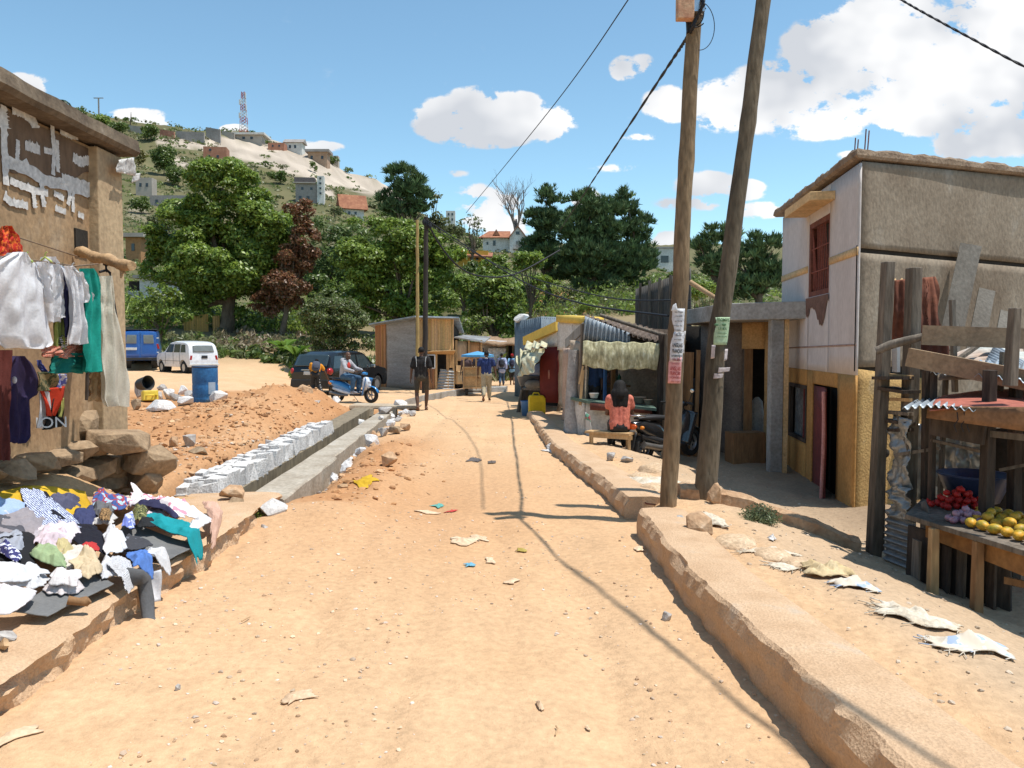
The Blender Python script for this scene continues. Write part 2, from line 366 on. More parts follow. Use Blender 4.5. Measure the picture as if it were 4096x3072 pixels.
def fast_mesh(name,verts,quads,tint,mat,parent=None,smooth=False,nv=4):
 """verts (N,3), quads (M,nv) numpy"""
 me = bpy.data.meshes.new(name); me.vertices.add(len(verts)); me.vertices.foreach_set('co',verts.astype(np.float32).ravel())
 me.loops.add(quads.size); me.loops.foreach_set('vertex_index',quads.astype(np.int32).ravel())
 me.polygons.add(len(quads)); me.polygons.foreach_set('loop_start',np.arange(0,quads.size,nv,dtype=np.int32))
 me.polygons.foreach_set('use_smooth',np.full(len(quads),smooth)); me.update(calc_edges=True)
 if tint is not None:
  ca = me.color_attributes.new('tint','FLOAT_COLOR','POINT'); arr = np.ones((len(verts),4),np.float32); arr[:,:3] = tint; ca.data.foreach_set('color',arr.ravel())
 me.materials.append(mat); o = bpy.data.objects.new(name,me); col.objects.link(o)
 if parent: o.parent = parent; o.location = -parent.location if parent.get('_abs') else (0,0,0)
 return o
# ------------------------------------------------------------------ the ground: one sheet from under the camera to beyond the hill
def build_ground():
 az = np.concatenate([np.linspace(-180,-45,28)[:-1],np.linspace(-45,45,430),np.linspace(45,180,28)[1:]])
 rr = np.concatenate([[.02,.8,1.5],np.exp(np.linspace(math.log(2.0),math.log(48),420)),np.exp(np.linspace(math.log(49),math.log(1500),150))])
 A,RR = np.meshgrid(np.radians(az),rr); X = RR*np.sin(A); Y = RR*np.cos(A); Z = H(X.ravel(),Y.ravel()).reshape(X.shape)
 Z = np.where(RR > 900,Z - (RR - 900)*.15,Z)
 verts = np.stack([X,Y,Z],-1).reshape(-1,3); nr,na = X.shape
 i = np.arange(nr - 1)[:,None]*na + np.arange(na - 1)[None]; q = np.stack([i,i + 1,i + na + 1,i + na],-1).reshape(-1,4)[:,::-1]
 x = verts[:,0]; y = verts[:,1]; r = np.hypot(x,y); px = 512 + 800*x/np.maximum(y,1); kx = kerbx(y)
 def C(*c): return np.array(c)[None,:]
 n = (fbm(x*.8,y*.8,5,51) + .5)[:,None]; n2 = (fbm(x*4,y*4,4,61) + .5)[:,None]
 road = C(.60,.405,.245)*(1 - n) + C(.53,.335,.185)*n
 stq = (fbm(x*4.5 + .1*y,y*.22,4,57) + .5)[:,None]; road = road*(.84 + .2*n2 + .14*stq)
 red = C(.48,.26,.13)*(1 - n2) + C(.40,.195,.085)*n2
 c = road
 wred = np.clip(np.maximum.reduce([sst(-3.2,-4.2,x)*sst(8,9,y)*(1 - sst(22,25,y))*(.35 + 1.3*(fbm(x*.7,y*.7,4,71) + .5)),
     np.exp(-((x + 2.0)/.75)**2)*sst(7,9,y)*(1 - sst(13,17,y)),.6*np.exp(-((x + 1.2)/1.6)**2 - ((y - 9)/3)**2)]),0,1)[:,None]
 c = c*(1 - wred) + red*wred
 wr = (sst(.5,1.2,x - kx)*(1 - sst(20,26,y)))[:,None]; c = c*(1 - wr) + (C(.46,.33,.215)*(.85 + .3*n))*wr
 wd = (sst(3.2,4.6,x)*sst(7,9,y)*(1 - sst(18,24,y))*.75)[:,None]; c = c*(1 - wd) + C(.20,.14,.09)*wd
 wl = (sst(-2.9,-3.4,x)*(1 - sst(8,10,y))*.6)[:,None]; c = c*(1 - wl) + C(.42,.26,.13)*wl
 # far: grass, scrub, earth and pale rock
 g = (fbm(x*.05,y*.05,6,81) + .5)[:,None]; g2 = (fbm(x*.22,y*.22,4,91) + .5)[:,None]
 hill = C(.07,.085,.035)*(1 - g2) + C(.18,.145,.08)*g2
 hill = hill*(.7 + .6*g)
 off = (verts[:,2] - CAMZ)/np.maximum(y,1)*800
 py = 345 - off
 def band(x0,y0,x1,y1,w):
  t = np.clip(((px - x0)*(x1 - x0) + (py - y0)*(y1 - y0))/((x1 - x0)**2 + (y1 - y0)**2),0,1)
  return np.hypot(px - x0 - t*(x1 - x0),(py - y0 - t*(y1 - y0)))/w
 dn = fbm(x*.035,y*.08,5,101)*1.5
 rk = np.minimum.reduce([band(222,148,285,156,13),band(285,156,330,178,14),band(330,178,400,196,9),band(262,160,300,172,9),band(165,145,230,150,5),band(300,165,330,192,7),band(140,215,150,240,9),band(175,165,200,168,4)]) + dn
 wk = ((1 - sst(.7,1.15,rk))*sst(150,220,r))[:,None]
 st = np.clip(.5 + 1.6*fbm(x*.16 + y*.10,y*.05,6,111),0,1)[:,None]
 rock = C(.52,.44,.36)*st + C(.30,.25,.20)*(1 - st)
 hill = hill*(1 - wk) + rock*wk
 er = ((1 - sst(.6,1.2,np.minimum(band(535,308,590,318,9),band(545,292,570,300,5)) + dn*.7))*sst(45,60,r))[:,None]
 hill = hill*(1 - er) + C(.46,.21,.10)*er
 wf = (sst(43,54,r)*(y > 0))[:,None]
 mid = C(.33,.24,.14)*(1 - g2) + C(.17,.15,.08)*g2
 wm_ = (np.clip(sst(44,48,y)*(1 - sst(56,70,r)),0,1))[:,None]
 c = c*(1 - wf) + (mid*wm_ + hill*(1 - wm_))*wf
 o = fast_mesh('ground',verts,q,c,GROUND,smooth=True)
 struct(o); return o
GROUND = attrmat('earth',rough=.95,spec=.08,fine=.2,fscale=20,bump=.0)
nt = GROUND.node_tree; lk = nt.links.new; bs = nt.nodes['Principled BSDF']
tcg = nt.nodes.new('ShaderNodeTexCoord'); hs = []
for sc,wgt in ((11,1.0),(60,.45),(220,.16)):
 nn = nt.nodes.new('ShaderNodeTexNoise'); nn.inputs['Scale'].default_value = sc; nn.inputs['Detail'].default_value = 6; nn.inputs['Roughness'].default_value = .65; lk(tcg.outputs['Object'],nn.inputs['Vector'])
 mm = nt.nodes.new('ShaderNodeMath'); mm.operation = 'MULTIPLY'; mm.inputs[1].default_value = wgt; lk(nn.outputs['Fac'],mm.inputs[0]); hs.append(mm.outputs[0])
a1 = nt.nodes.new('ShaderNodeMath'); a1.operation = 'ADD'; lk(hs[0],a1.inputs[0]); lk(hs[1],a1.inputs[1])
a2 = nt.nodes.new('ShaderNodeMath'); a2.operation = 'ADD'; lk(a1.outputs[0],a2.inputs[0]); lk(hs[2],a2.inputs[1])
bp = nt.nodes.new('ShaderNodeBump'); bp.inputs['Strength'].default_value = .55; bp.inputs['Distance'].default_value = .035; lk(a2.outputs[0],bp.inputs['Height']); lk(bp.outputs[0],bs.inputs['Normal'])
build_ground()
# ------------------------------------------------------------------ materials
EARTHY = M('earthy_concrete',(.57,.39,.245),(.49,.32,.19),3.5,.95,.6,70,c3=(.50,.40,.30),c3pos=.75,fine=.13)
CONC = M('concrete',(.42,.37,.30),(.30,.25,.19),2,.9,.4,20,c3=(.46,.43,.38))
CONCG = M('grey_concrete',(.36,.35,.33),(.26,.24,.21),2,.9,.4,20)
RENDER_L = M('ochre_render',(.36,.235,.13),(.25,.155,.085),1.3,.95,.5,22,c3=(.38,.29,.20),c3pos=.74,stretch=(1,1,.6))
RENDER_DK = M('shaded_stained_render',(.17,.11,.07),(.11,.07,.045),2.0,.95,.3,14,stretch=(1,1,.5))
CORNICE = M('mossy_cornice',(.17,.13,.09),(.09,.065,.045),3,.95,.5,20,c3=(.26,.21,.16))
PAPER = M('torn_paper',(.62,.60,.58),(.48,.46,.44),9,.8,.2,30,c3=(.66,.60,.50),c3pos=.8)
GREYREND = M('grey_render',(.27,.22,.165),(.18,.135,.095),.9,.95,.4,22,c3=(.32,.28,.23),c3pos=.68,stretch=(1,1,.7))
WHITEWASH = M('whitewash',(.61,.55,.52),(.54,.48,.45),2.5,.9,.2,25,stretch=(1,1,.4),fine=.08)
ORANGE = M('orange_paint',(.50,.265,.085),(.40,.20,.06),2,.9,.35,25,fine=.15)
ORANGE2 = M('pale_orange_paint_bounce',(.70,.47,.24),(.60,.38,.18),3,.9,.2,25)
YELLOWREND = M('yellow_render',(.46,.29,.11),(.36,.21,.08),1.5,.95,.6,35,c3=(.42,.31,.18))
RUSTIRON = M('rusty_iron',(.20,.07,.045),(.12,.04,.03),6,.8,.2,30)
REDDOOR = M('maroon_metal',(.20,.045,.045),(.13,.03,.03),3,.5,.1,30)
PINKEDGE = M('pink_primer',(.55,.27,.25),(.42,.18,.16),4,.7)
GLASS = M('dusty_glass',(.30,.31,.31),(.14,.14,.14),2.5,.25,.05,20,c3=(.5,.52,.52),spec=.5)
DARKGLASS = M('dark_glass',(.03,.035,.04),(.015,.018,.02),2,.12,0,20,spec=.6)
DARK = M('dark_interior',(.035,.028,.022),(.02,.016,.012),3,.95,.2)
POLEW = M('weathered_pole',(.24,.165,.095),(.13,.09,.055),2.2,.9,.8,30,stretch=(1,1,.22),c3=(.30,.23,.15),c3pos=.75,fine=.3)
POLED = M('grey_pole',(.16,.125,.085),(.08,.065,.045),2.2,.9,.8,30,stretch=(1,1,.22),c3=(.22,.19,.14),c3pos=.75,fine=.3)
WOODG = M('grey_wood',(.20,.165,.13),(.10,.08,.06),3,.9,.6,30,stretch=(1,1,.15),fine=.3)
WOODB = M('brown_wood',(.30,.165,.075),(.19,.10,.045),3,.8,.5,30,stretch=(1,1,.2))
WOODL = M('pale_wood',(.55,.36,.18),(.40,.25,.12),3,.8,.4,30,stretch=(1,1,.2))
WOODD = M('dark_wood',(.075,.055,.042),(.04,.03,.024),3,.9,.5,30,stretch=(1,1,.2),fine=.3)
BRANCH = M('peeled_branch',(.47,.31,.17),(.32,.20,.11),4,.8,.4,30)
BAMBOO = attrmat('bamboo',rough=.75,fine=.22,fscale=14,bump=.3)
TIN = M('weathered_tin',(.36,.37,.37),(.20,.18,.16),1.6,.55,.2,20,metal=.35,c3=(.30,.20,.13),c3pos=.70,stretch=(1,1,.4))
TINB = M('bluish_tin',(.38,.43,.47),(.26,.29,.32),2,.5,.15,20,metal=.4)
TINDK = M('dark_tin',(.11,.10,.09),(.05,.045,.04),1.5,.75,.3,20,metal=.1,c3=(.17,.14,.11),stretch=(1,1,.25))
TINRUST = M('rusty_tin',(.22,.075,.04),(.12,.04,.025),1.8,.85,.2,20,c3=(.30,.13,.07))
FOIL = M('creased_foil',(.40,.41,.40),(.24,.24,.23),2.5,.42,.9,9,metal=.55,fine=.3)
REDTIN = M('faded_red_tin',(.42,.13,.09),(.30,.09,.06),2,.7,.2,20,c3=(.50,.25,.18))
STONEW = M('white_stone',(.68,.66,.64),(.50,.48,.47),5,.9,.6,26,c3=(.74,.73,.72),fine=.22)
STONEB = M('brown_stone',(.34,.24,.15),(.22,.15,.09),4,.95,.7,22,c3=(.40,.30,.20))
STONEG = M('grey_stone',(.44,.41,.38),(.30,.27,.25),4,.9,.6,24)
STONEO = M('orange_stone',(.50,.33,.20),(.38,.22,.12),4,.95,.6,24,c3=(.50,.40,.30))
MASON = M('fresh_masonry',(.66,.64,.62),(.50,.48,.46),9,.9,.6,40,fine=.25)
MORTAR = M('wet_mortar',(.26,.21,.14),(.15,.12,.08),6,.7,.7,24,stretch=(1,1,.3))
MAT_W = M('woven_mat',(.62,.58,.36),(.26,.23,.12),16,.8,.4,30,c3=(.72,.70,.50),c3pos=.62,stretch=(1,1,.35))
PLASTER = M('dirty_plaster',(.52,.43,.33),(.36,.27,.19),1.8,.95,.4,22,c3=(.60,.54,.46))
WHITEP = M('white_plaster',(.66,.63,.58),(.52,.48,.42),2,.9,.3,22)
YELLOWP = flat('yellow_paint',(.72,.50,.10),.7)
REDP = flat('red_paint',(.15,.02,.016),.7)
GREYP = M('grey_boards',(.36,.33,.30),(.28,.25,.22),2.5,.9,.2,20,stretch=(.3,.3,3))
BLACKRUB = flat('black_rubber',(.025,.025,.025),.8)
BLACKP = flat('black_plastic',(.03,.03,.032),.5)
WIRE = flat('black_cable',(.015,.015,.02),.6)
CHROME = flat('bright_steel',(.55,.55,.56),.25,.9)
def stripes(name,c1,c2,scale,axis='X',rough=.85,dist=0,thr=.5):
 m = M(name,c1,c1,5,rough,.1); nt = m.node_tree; lk = nt.links.new; bs = nt.nodes['Principled BSDF']
 t = nt.nodes.new('ShaderNodeTexCoord'); w = nt.nodes.new('ShaderNodeTexWave'); w.bands_direction = axis; w.inputs['Scale'].default_value = scale; w.inputs['Distortion'].default_value = dist
 w.inputs['Detail Scale'].default_value = 3
 lk(t.outputs['UV'] if False else t.outputs['Object'],w.inputs['Vector']); r = nt.nodes.new('ShaderNodeValToRGB'); r.color_ramp.interpolation = 'CONSTANT'
 r.color_ramp.elements[0].color = (*c1,1); r.color_ramp.elements[1].position = thr; r.color_ramp.elements[1].color = (*c2,1); lk(w.outputs['Fac'],r.inputs[0]); lk(r.outputs[0],bs.inputs['Base Color']); return m
def spots(name,c1,c2,scale,thr=.5,rough=.85,c3=None):
 m = M(name,c1,c1,5,rough,.1); nt = m.node_tree; lk = nt.links.new; bs = nt.nodes['Principled BSDF']
 t = nt.nodes.new('ShaderNodeTexCoord'); w = nt.nodes.new('ShaderNodeTexNoise'); w.inputs['Scale'].default_value = scale; w.inputs['Detail'].default_value = 2
 lk(t.outputs['Object'],w.inputs['Vector']); r = nt.nodes.new('ShaderNodeValToRGB'); r.color_ramp.interpolation = 'CONSTANT'
 r.color_ramp.elements[0].color = (*c1,1); r.color_ramp.elements[1].position = thr; r.color_ramp.elements[1].color = (*c2,1)
 if c3: q = r.color_ramp.elements.new(thr + .08); q.color = (*c3,1)
 lk(w.outputs['Fac'],r.inputs[0]); lk(r.outputs[0],bs.inputs['Base Color']); return m
def text_obj(name,body,size,loc,rot,mat,parent=None,extr=.002,bold=0,align='CENTER',sx=1.0):
 c = bpy.data.curves.new(name,'FONT'); c.body = body; c.size = size; c.extrude = extr; c.align_x = align; c.align_y = 'CENTER'; c.offset = bold; c.resolution_u = 3
 o = bpy.data.objects.new(name,c); col.objects.link(o); o.location = loc; o.rotation_euler = rot; o.scale = (sx,1,1); c.materials.append(mat)
 if parent: o.parent = parent
 return o
# ------------------------------------------------------------------ left pavement slab with broken face
def ragged(y,s=0,a=.05): return fbm(y*2.2,y*0 + s,4,5 + s)*a
ys = np.concatenate([np.linspace(1.2,8.6,300)])
def slab():
 vs = []; fs = []; t = []; n = len(ys); prof = 13
 for y in ys:
  e = -2.36 + float(ragged(y,1,.10)) - .12*float(sst(6.8,8.6,y)); top = .235 + float(fbm(y*1.3,3.,3,2))*.03 - .07*float(sst(7.3,8.6,y))
  lip = float(fbm(y*5,7.,3,12)); z0 = hz(e + .2,y) - .06
  P_ = [(e - 1.0,top - .015),(e - .6,top + .0),(e - .3,top + .008),(e - .12,top + .004),(e - .05 + lip*.02,top - .004),(e - .01 + lip*.05,top - .03)]
  for k in range(5): q = k/4; P_.append((e + .02*q + float(fbm(y*6,q*3 + 9,4,14))*.17 - .05,top - .05 - q*(top - .05 - z0)))
  P_ += [(e + .03,z0 - .1),(e - 1.0,z0 - .1)]
  vs += [(x,y,z) for (x,z) in P_]
 for i in range(n - 1):
  for k in range(prof): fs.append((i*prof + k,i*prof + (k + 1) % prof,(i + 1)*prof + (k + 1) % prof,(i + 1)*prof + k))
 m = MB(); m._add(vs,fs,False); m._add([vs[k] for k in range(prof)],[tuple(range(prof))]); m._add([vs[(n - 1)*prof + k] for k in range(prof)],[tuple(range(prof - 1,-1,-1))])
 o = m.build('pavement',EARTHY); struct(o)
slab()
# ------------------------------------------------------------------ right kerb wall in two lengths
def kerb(y0,y1,name,n,hfun,endstone=False):
 vs = []; fs = []; pr = 12; yy_ = np.linspace(y0,y1,n)
 for y in yy_:
  x = float(kerbx(y)); w = .44 if y < 9 else np.interp(y,[9,20],[.44,.36]); top = hfun(y); z0 = hz(x - .15,y) - .08; lip = float(fbm(y*6,1.,5,22)); b = float(fbm(y*1.3,5.,3,25))*.03
  Q = [(x + w,top - .10),(x + w - .02,top + .0),(x + w*.6,top + .02),(x + .12,top + .016),(x + .035 + lip*.04,top + .01),(x + .012 + lip*.09 + b,top - .012)]
  for k in range(4): q = (k + .5)/4; Q.append((x + float(fbm(y*5,q*3,3,24))*.06 + b - .01,top - .05 - q*(top - .05 - z0)))
  Q += [(x,z0 - .06),(x + w,z0 - .06)]
  vs += [(px_,y,z) for px_,z in Q]
 for i in range(n - 1):
  for k in range(pr): fs.append((i*pr + k,(i + 1)*pr + k,(i + 1)*pr + (k + 1) % pr,i*pr + (k + 1) % pr))
 m = MB(); m._add(vs,fs); m._add(vs[:pr],[tuple(range(pr - 1,-1,-1))]); m._add(vs[-pr:],[tuple(range(pr))])
 return m.build(name,EARTHY)
k1 = kerb(1.0,7.35,'kerb',260,lambda y: .24 + np.interp(y,[1,3.3,6],[.05,.03,-.01])); struct(k1)
k2 = kerb(8.0,19.9,'kerb_far',300,lambda y: np.interp(y,[8,10,14,20],[.21,.19,.14,.15]) + float(H(kerbx(y) - .3,y,False)[0])); struct(k2)
# rusty loop of reinforcing bar sticking out of the kerb end
t = MB(); p0 = Vector((1.36,7.97,.10)); t.tube([p0 + Vector((0,.1,0)),p0 + Vector((0,-.02,0)),p0 + Vector((.06,-.05,-.01)),p0 + Vector((.07,-.05,.06)),p0 + Vector((-.01,-.04,.065)),p0 + Vector((-.02,.08,.06))],.008,6)
tag(t.build('rebar_loop',RUSTIRON),'small rusty bar loop sticking out of the broken kerb end','rebar')
# ------------------------------------------------------------------ drain: stone side wall, concrete side wall, culvert slab
def drain():
 d = thing('stone_drain','open roadside drain with a white stone course and a smooth concrete wall','drain',(0,0,0),absolute=True)
 def lx(y): return np.interp(y,[9,16,22.3],[-3.36,-3.66,-3.95])
 # wet lower wall on the left
 vs = []; fs = []
 Y = np.linspace(8.95,22.3,90)
 for y in Y:
  x = float(lx(y)); j = float(fbm(y*4,2.,3,33))*.05; top = .0 if y > 16 else -.05
  vs += [(x + j,y,-.7),(x + .01 + j,y,top),(x - .42,y,top + .01),(x - .42,y,-.7)]
 for i in range(len(Y) - 1):
  for k in range(4): fs.append((i*4 + k,i*4 + (k + 1) % 4,i*4 + 4 + (k + 1) % 4,i*4 + 4 + k))
 m = MB(); m._add(vs,fs); m._add(vs[:4],[(0,1,2,3)]); m._add(vs[-4:],[(3,2,1,0)]); m.build('lower_wall',MORTAR,d)
 # white stones, dressed faces to the drain
 m = MB(); rr = random.Random(4)
 for row,(dx,w) in enumerate(((-.10,.21),(-.28,.17),(-.43,.15))):
  y = 8.98 + row*.06
  while y < 16.2:
   L = rr.uniform(.17,.34); x = float(lx(y + L/2)) + dx; hgt = rr.uniform(.22,.27) - row*.015
   a = .012; m.box((x + rr.uniform(-a,a),y + L/2,-.06 + hgt/2),(w - .022,L - .026,hgt + rr.uniform(-.02,.02)),(rr.uniform(-.09,.09),rr.uniform(-.07,.07),rr.uniform(-.13,.13) - .04),.84,jit=.022)
   y += L
 m.build('stone_course',MASON,d,bevel=.008)
 m = MB(); m.patch((-3.86,9.06,.04),(-3.4,9.06,.04),(-3.7,16.1,.04),(-4.12,16.1,.04),4,30,lambda u,v: float(fbm(v*20,u*3,3,44))*.02,.02); m.build('mortar_bed',MASON,d)
 # right wall, smooth top
 vs = []; fs = []; Y = np.linspace(9.25,21.6,80)
 for y in Y:
  xi = np.interp(y,[9.25,21.6],[-3.12,-3.58]); xo = np.interp(y,[9.25,12.7,12.75,21.6],[-2.66,-2.78,-2.86,-3.22]); top = -.04 + .02*float(fbm(y,1.,3,3)); j = float(fbm(y*3,8.,3,35))*.04
  vs += [(xo + j,y,-.6),(xo + j,y,top - .02),(xo - .02,y,top),(xi,y,top),(xi,y,-.6)]
 for i in range(len(Y) - 1):
  for k in range(5): fs.append((i*5 + k,i*5 + 5 + k,i*5 + 5 + (k + 1) % 5,i*5 + (k + 1) % 5))
 m = MB(); m._add(vs,fs); m._add(vs[:5],[(4,3,2,1,0)]); m._add(vs[-5:],[(0,1,2,3,4)]); m.build('concrete_wall',CONC,d)
 m = MB(); m.patch((-3.9,8.8,-.5),(-2.9,8.8,-.5),(-3.2,22.6,-.45),(-4.3,22.6,-.45),2,10); m.build('drain_bed',MORTAR,d)
 s = MB(); s.box((-3.55,22.5,.03),(1.9,.75,.10),(0,0,-.05),jit=.02); s.box((-4.1,22.15,-.12),(.5,.2,.2),(0,0,.1),jit=.02); s.box((-3.35,22.2,-.12),(.3,.2,.2),jit=.02)
 tag(s.build('culvert_slab',M('slab_concrete',(.46,.38,.28),(.36,.27,.18),2),bevel=.01),'thin concrete slab bridging the far end of the drain','slab')
drain()
# ------------------------------------------------------------------ left building
def left_building():
 b = thing('rendered_building','ochre rendered building with torn white posters and a dark cornice behind the hung clothes','building',(-4.2,6,0),absolute=True)
 X = -4.2; zt = 3.72; z0 = .78; yf = 8.5
 m = MB(); m.patch((X,-2,z0),(X,yf,z0),(X,yf,zt),(X,-2,zt),90,40,lambda u,v: float(fbm(u*22,v*8,4,7))*.015,0)
 m.box((X - 2.02,3.37,(z0 + zt)/2),(4,10.74,zt - z0 - .01)); m.build('wall',RENDER_L,b)
 m = MB(); m.box((X + .0,yf - .24,(z0 + zt)/2 - .01),(.20,.5,zt - z0),jit=.004); m.build('pilaster',M('pale_pilaster',(.45,.33,.20),(.36,.25,.15),1.2,.95,.3,18),b,bevel=.012)
 # cornice shadow and staining painted on as a dark sheet with ragged lower edge
 m = MB(); m.patch((X + .012,-1,2.55),(X + .012,8.05,2.95),(X + .012,8.05,zt - .03),(X + .012,-1,zt - .03),120,4,None,0,True,
  lambda u,v: (u,1 - (1 - v)*(.62 + 1.1*float(fbm(u*9,3.,4,15))))); m.build('cornice_shade_stain',RENDER_DK,b)
 m = MB()
 vs = []; n = 70
 for i in range(n + 1):
  y = -2 + (yf + .12 + 2)*i/n; j = float(fbm(y*2.5,1.,4,61))*.05; zz = zt + np.interp(y,[-2,8.9],[.0,.02])
  vs += [(X - .3,y,zz),(X + .20 + j*.5,y,zz + .01),(X + .24 + j,y,zz + .05),(X + .22 + j,y,zz + .17 + j*.4),(X + .1,y,zz + .20 + j*.6),(X - .3,y,zz + .19)]
 fs = [(i*6 + k,i*6 + (k + 1) % 6,i*6 + 6 + (k + 1) % 6,i*6 + 6 + k) for i in range(n) for k in range(6)]
 m._add(vs,fs); m._add(vs[:6],[(0,1,2,3,4,5)]); m._add(vs[-6:],[(5,4,3,2,1,0)]); m.box((X - 2.3,3.4,zt + .1),(4.0,10.9,.17)); m.build('cornice',CORNICE,b)
 m = MB(); m.box((X - 1.95,3.42,.40),(3.9,10.7,.80)); m.build('footing',STONEB,b)
 # rough stone plinth under the wall
 rr = random.Random(9); m = MB(); y = -1.6
 while y < 8.7:
  L = rr.uniform(.22,.42); m.rock((X + .02 + rr.uniform(-.05,.03),y + L/2,.72 + rr.uniform(-.02,.03)),(.5,L*1.12,.2),sd=rr.random(),n=18,rot=(0,0,0)); y += L
 y = -1.6
 for zz in (.52,.33):
  y = 7.3
  while y < 8.75:
   L = rr.uniform(.25,.5); m.rock((X + .02 + rr.uniform(-.06,.05),y + L/2,zz),(.46,L*1.15,.24),sd=rr.random(),n=18,rot=(0,0,0)); y += L
 m.build('plinth',STONEB,b,bevel=.01)
 # torn posters: strips of paper left round the edges of old sheets; (pixel corners on the wall)
 def W(px,py,off=.016):
  d = ray(px,py); k = (X + off)/d.x; return Vector((X + off,d.y*k,CAMZ + d.z*k))
 def strip(pts,w,sd,flare=0):
  m = MB(); rr = random.Random(sd); n = 26; pp = [W(*p) for p in pts]; seg = [(pp[i + 1] - pp[i]).length for i in range(len(pp) - 1)]; T = sum(seg)
  vs = []
  for i in range(n + 1):
   s = T*i/n; k = 0
   while k < len(seg) - 1 and s > seg[k]: s -= seg[k]; k += 1
   p = pp[k].lerp(pp[k + 1],min(1,s/seg[k])); dd = (pp[k + 1] - pp[k]).normalized(); nn = Vector((0,-dd.z,dd.y))
   a = w*rr.uniform(.42,.62)*(1.5 if rr.random() < .10 else 1); c = w*rr.uniform(.42,.62)
   o = Vector((rr.uniform(0,.005),0,0)); vs += [p + nn*a + o,p - nn*c,p + nn*a*.3 + Vector((.001,0,0))]
  fs = []
  for i in range(n): a = i*3; fs += [(a,a + 2,a + 5,a + 3),(a + 2,a + 1,a + 4,a + 5)]
  m._add(vs,fs); return m
 # in photo px/4 units
 strips = [([(3,105),(4,145),(6,185)],.07),([(2,160),(25,168),(45,180),(60,184),(90,192)],.10),([(52,125),(54,150),(53,175)],.055),([(57,140),(58,172)],.05),([(95,142),(97,160),(97,180)],.055),
  ([(18,140),(17,163)],.05),([(25,145),(40,150)],.08),([(44,150),(52,152)],.05),([(73,157),(80,162),(90,160)],.09),([(12,108),(24,112),(34,122),(35,128)],.10),([(60,130),(70,135),(78,137)],.07),([(10,180),(22,186),(34,190),(48,193)],.06),
  ([(4,196),(10,202),(28,206)],.06),([(41,175),(42,190),(44,207)],.06),([(33,190),(35,208)],.05),([(67,182),(70,196),(68,205)],.05),([(73,186),(73,212)],.045),([(54,193),(64,199)],.05),([(55,208),(66,212)],.05),([(78,214),(84,217)],.05),([(62,178),(75,182),(90,187)],.08),([(93,193),(96,198)],.05),([(2,112),(4,128)],.12),([(60,186),(68,186)],.05)]
 for i,(p,w) in enumerate(strips):
  o = strip(p,w,i + 3).build('torn_poster',PAPER,b)
 o = MB()
 a,bq,c,dd = W(116,172,.19),W(134,176,.19),W(132,157,.20),W(117,160,.19); a.x = bq.x = X + .18; c.x = X + .2; dd.x = X + .18
 o.patch(a,bq,c,dd,8,6,lambda u,v: float(fbm(u*4,v*4,3,5))*.05 + .02,.004); o.build('torn_poster',PAPER,b)
 o = MB(); a,bq,c,dd = [Vector((X + .18,q.y,q.z)) for q in (W(116,183),W(124,180),W(125,173),W(116,174))]; o.patch(a,bq,c,dd,5,5,lambda u,v: float(fbm(u*4,v*4,3,8))*.03 + .01,.003); o.build('torn_poster',PAPER,b)
 # putlog hole
 h = MB(); hp = W(80,242,.0); h.box((X - .02,hp.y,hp.z),(.08,.22,.24)); h.build('putlog_hole',DARK,b)
left_building()
# big stones stepping out of the wall foot
for i,(px,py,z,sz,lab) in enumerate([(47,450,.28,(.5,.55,.42),'square brown footing stone below the hanging blue shirt'),(79,425,.50,(.40,.42,.36),'tall brown stone jutting out below the teal dress'),(118,440,.38,(.62,.6,.32),'wide flat brown stone, topmost of the corner pile'),
  (105,468,.16,(.42,.5,.36),'brown stone under the wide flat one at the wall corner'),(148,462,.22,(.55,.5,.36),'large angular brown stone at the right of the corner pile'),(148,480,-.0,(.38,.4,.3),'reddish stone wedged under the large angular one'),(22,458,.26,(.4,.4,.4),'brown footing stone in the shade below the dark shirts')]):
 p = P(px,py,7.9 + (.35 if i in (3,4,5) else 0)); m = MB(); m.rock((0,0,0),sz,22,(0,0,.2*i),sd=i + 50)
 o = m.build('foundation_stone',STONEB,bevel=.015); o.location = p; tag(o,lab,'stone','loose foundation stones at the wall corner')
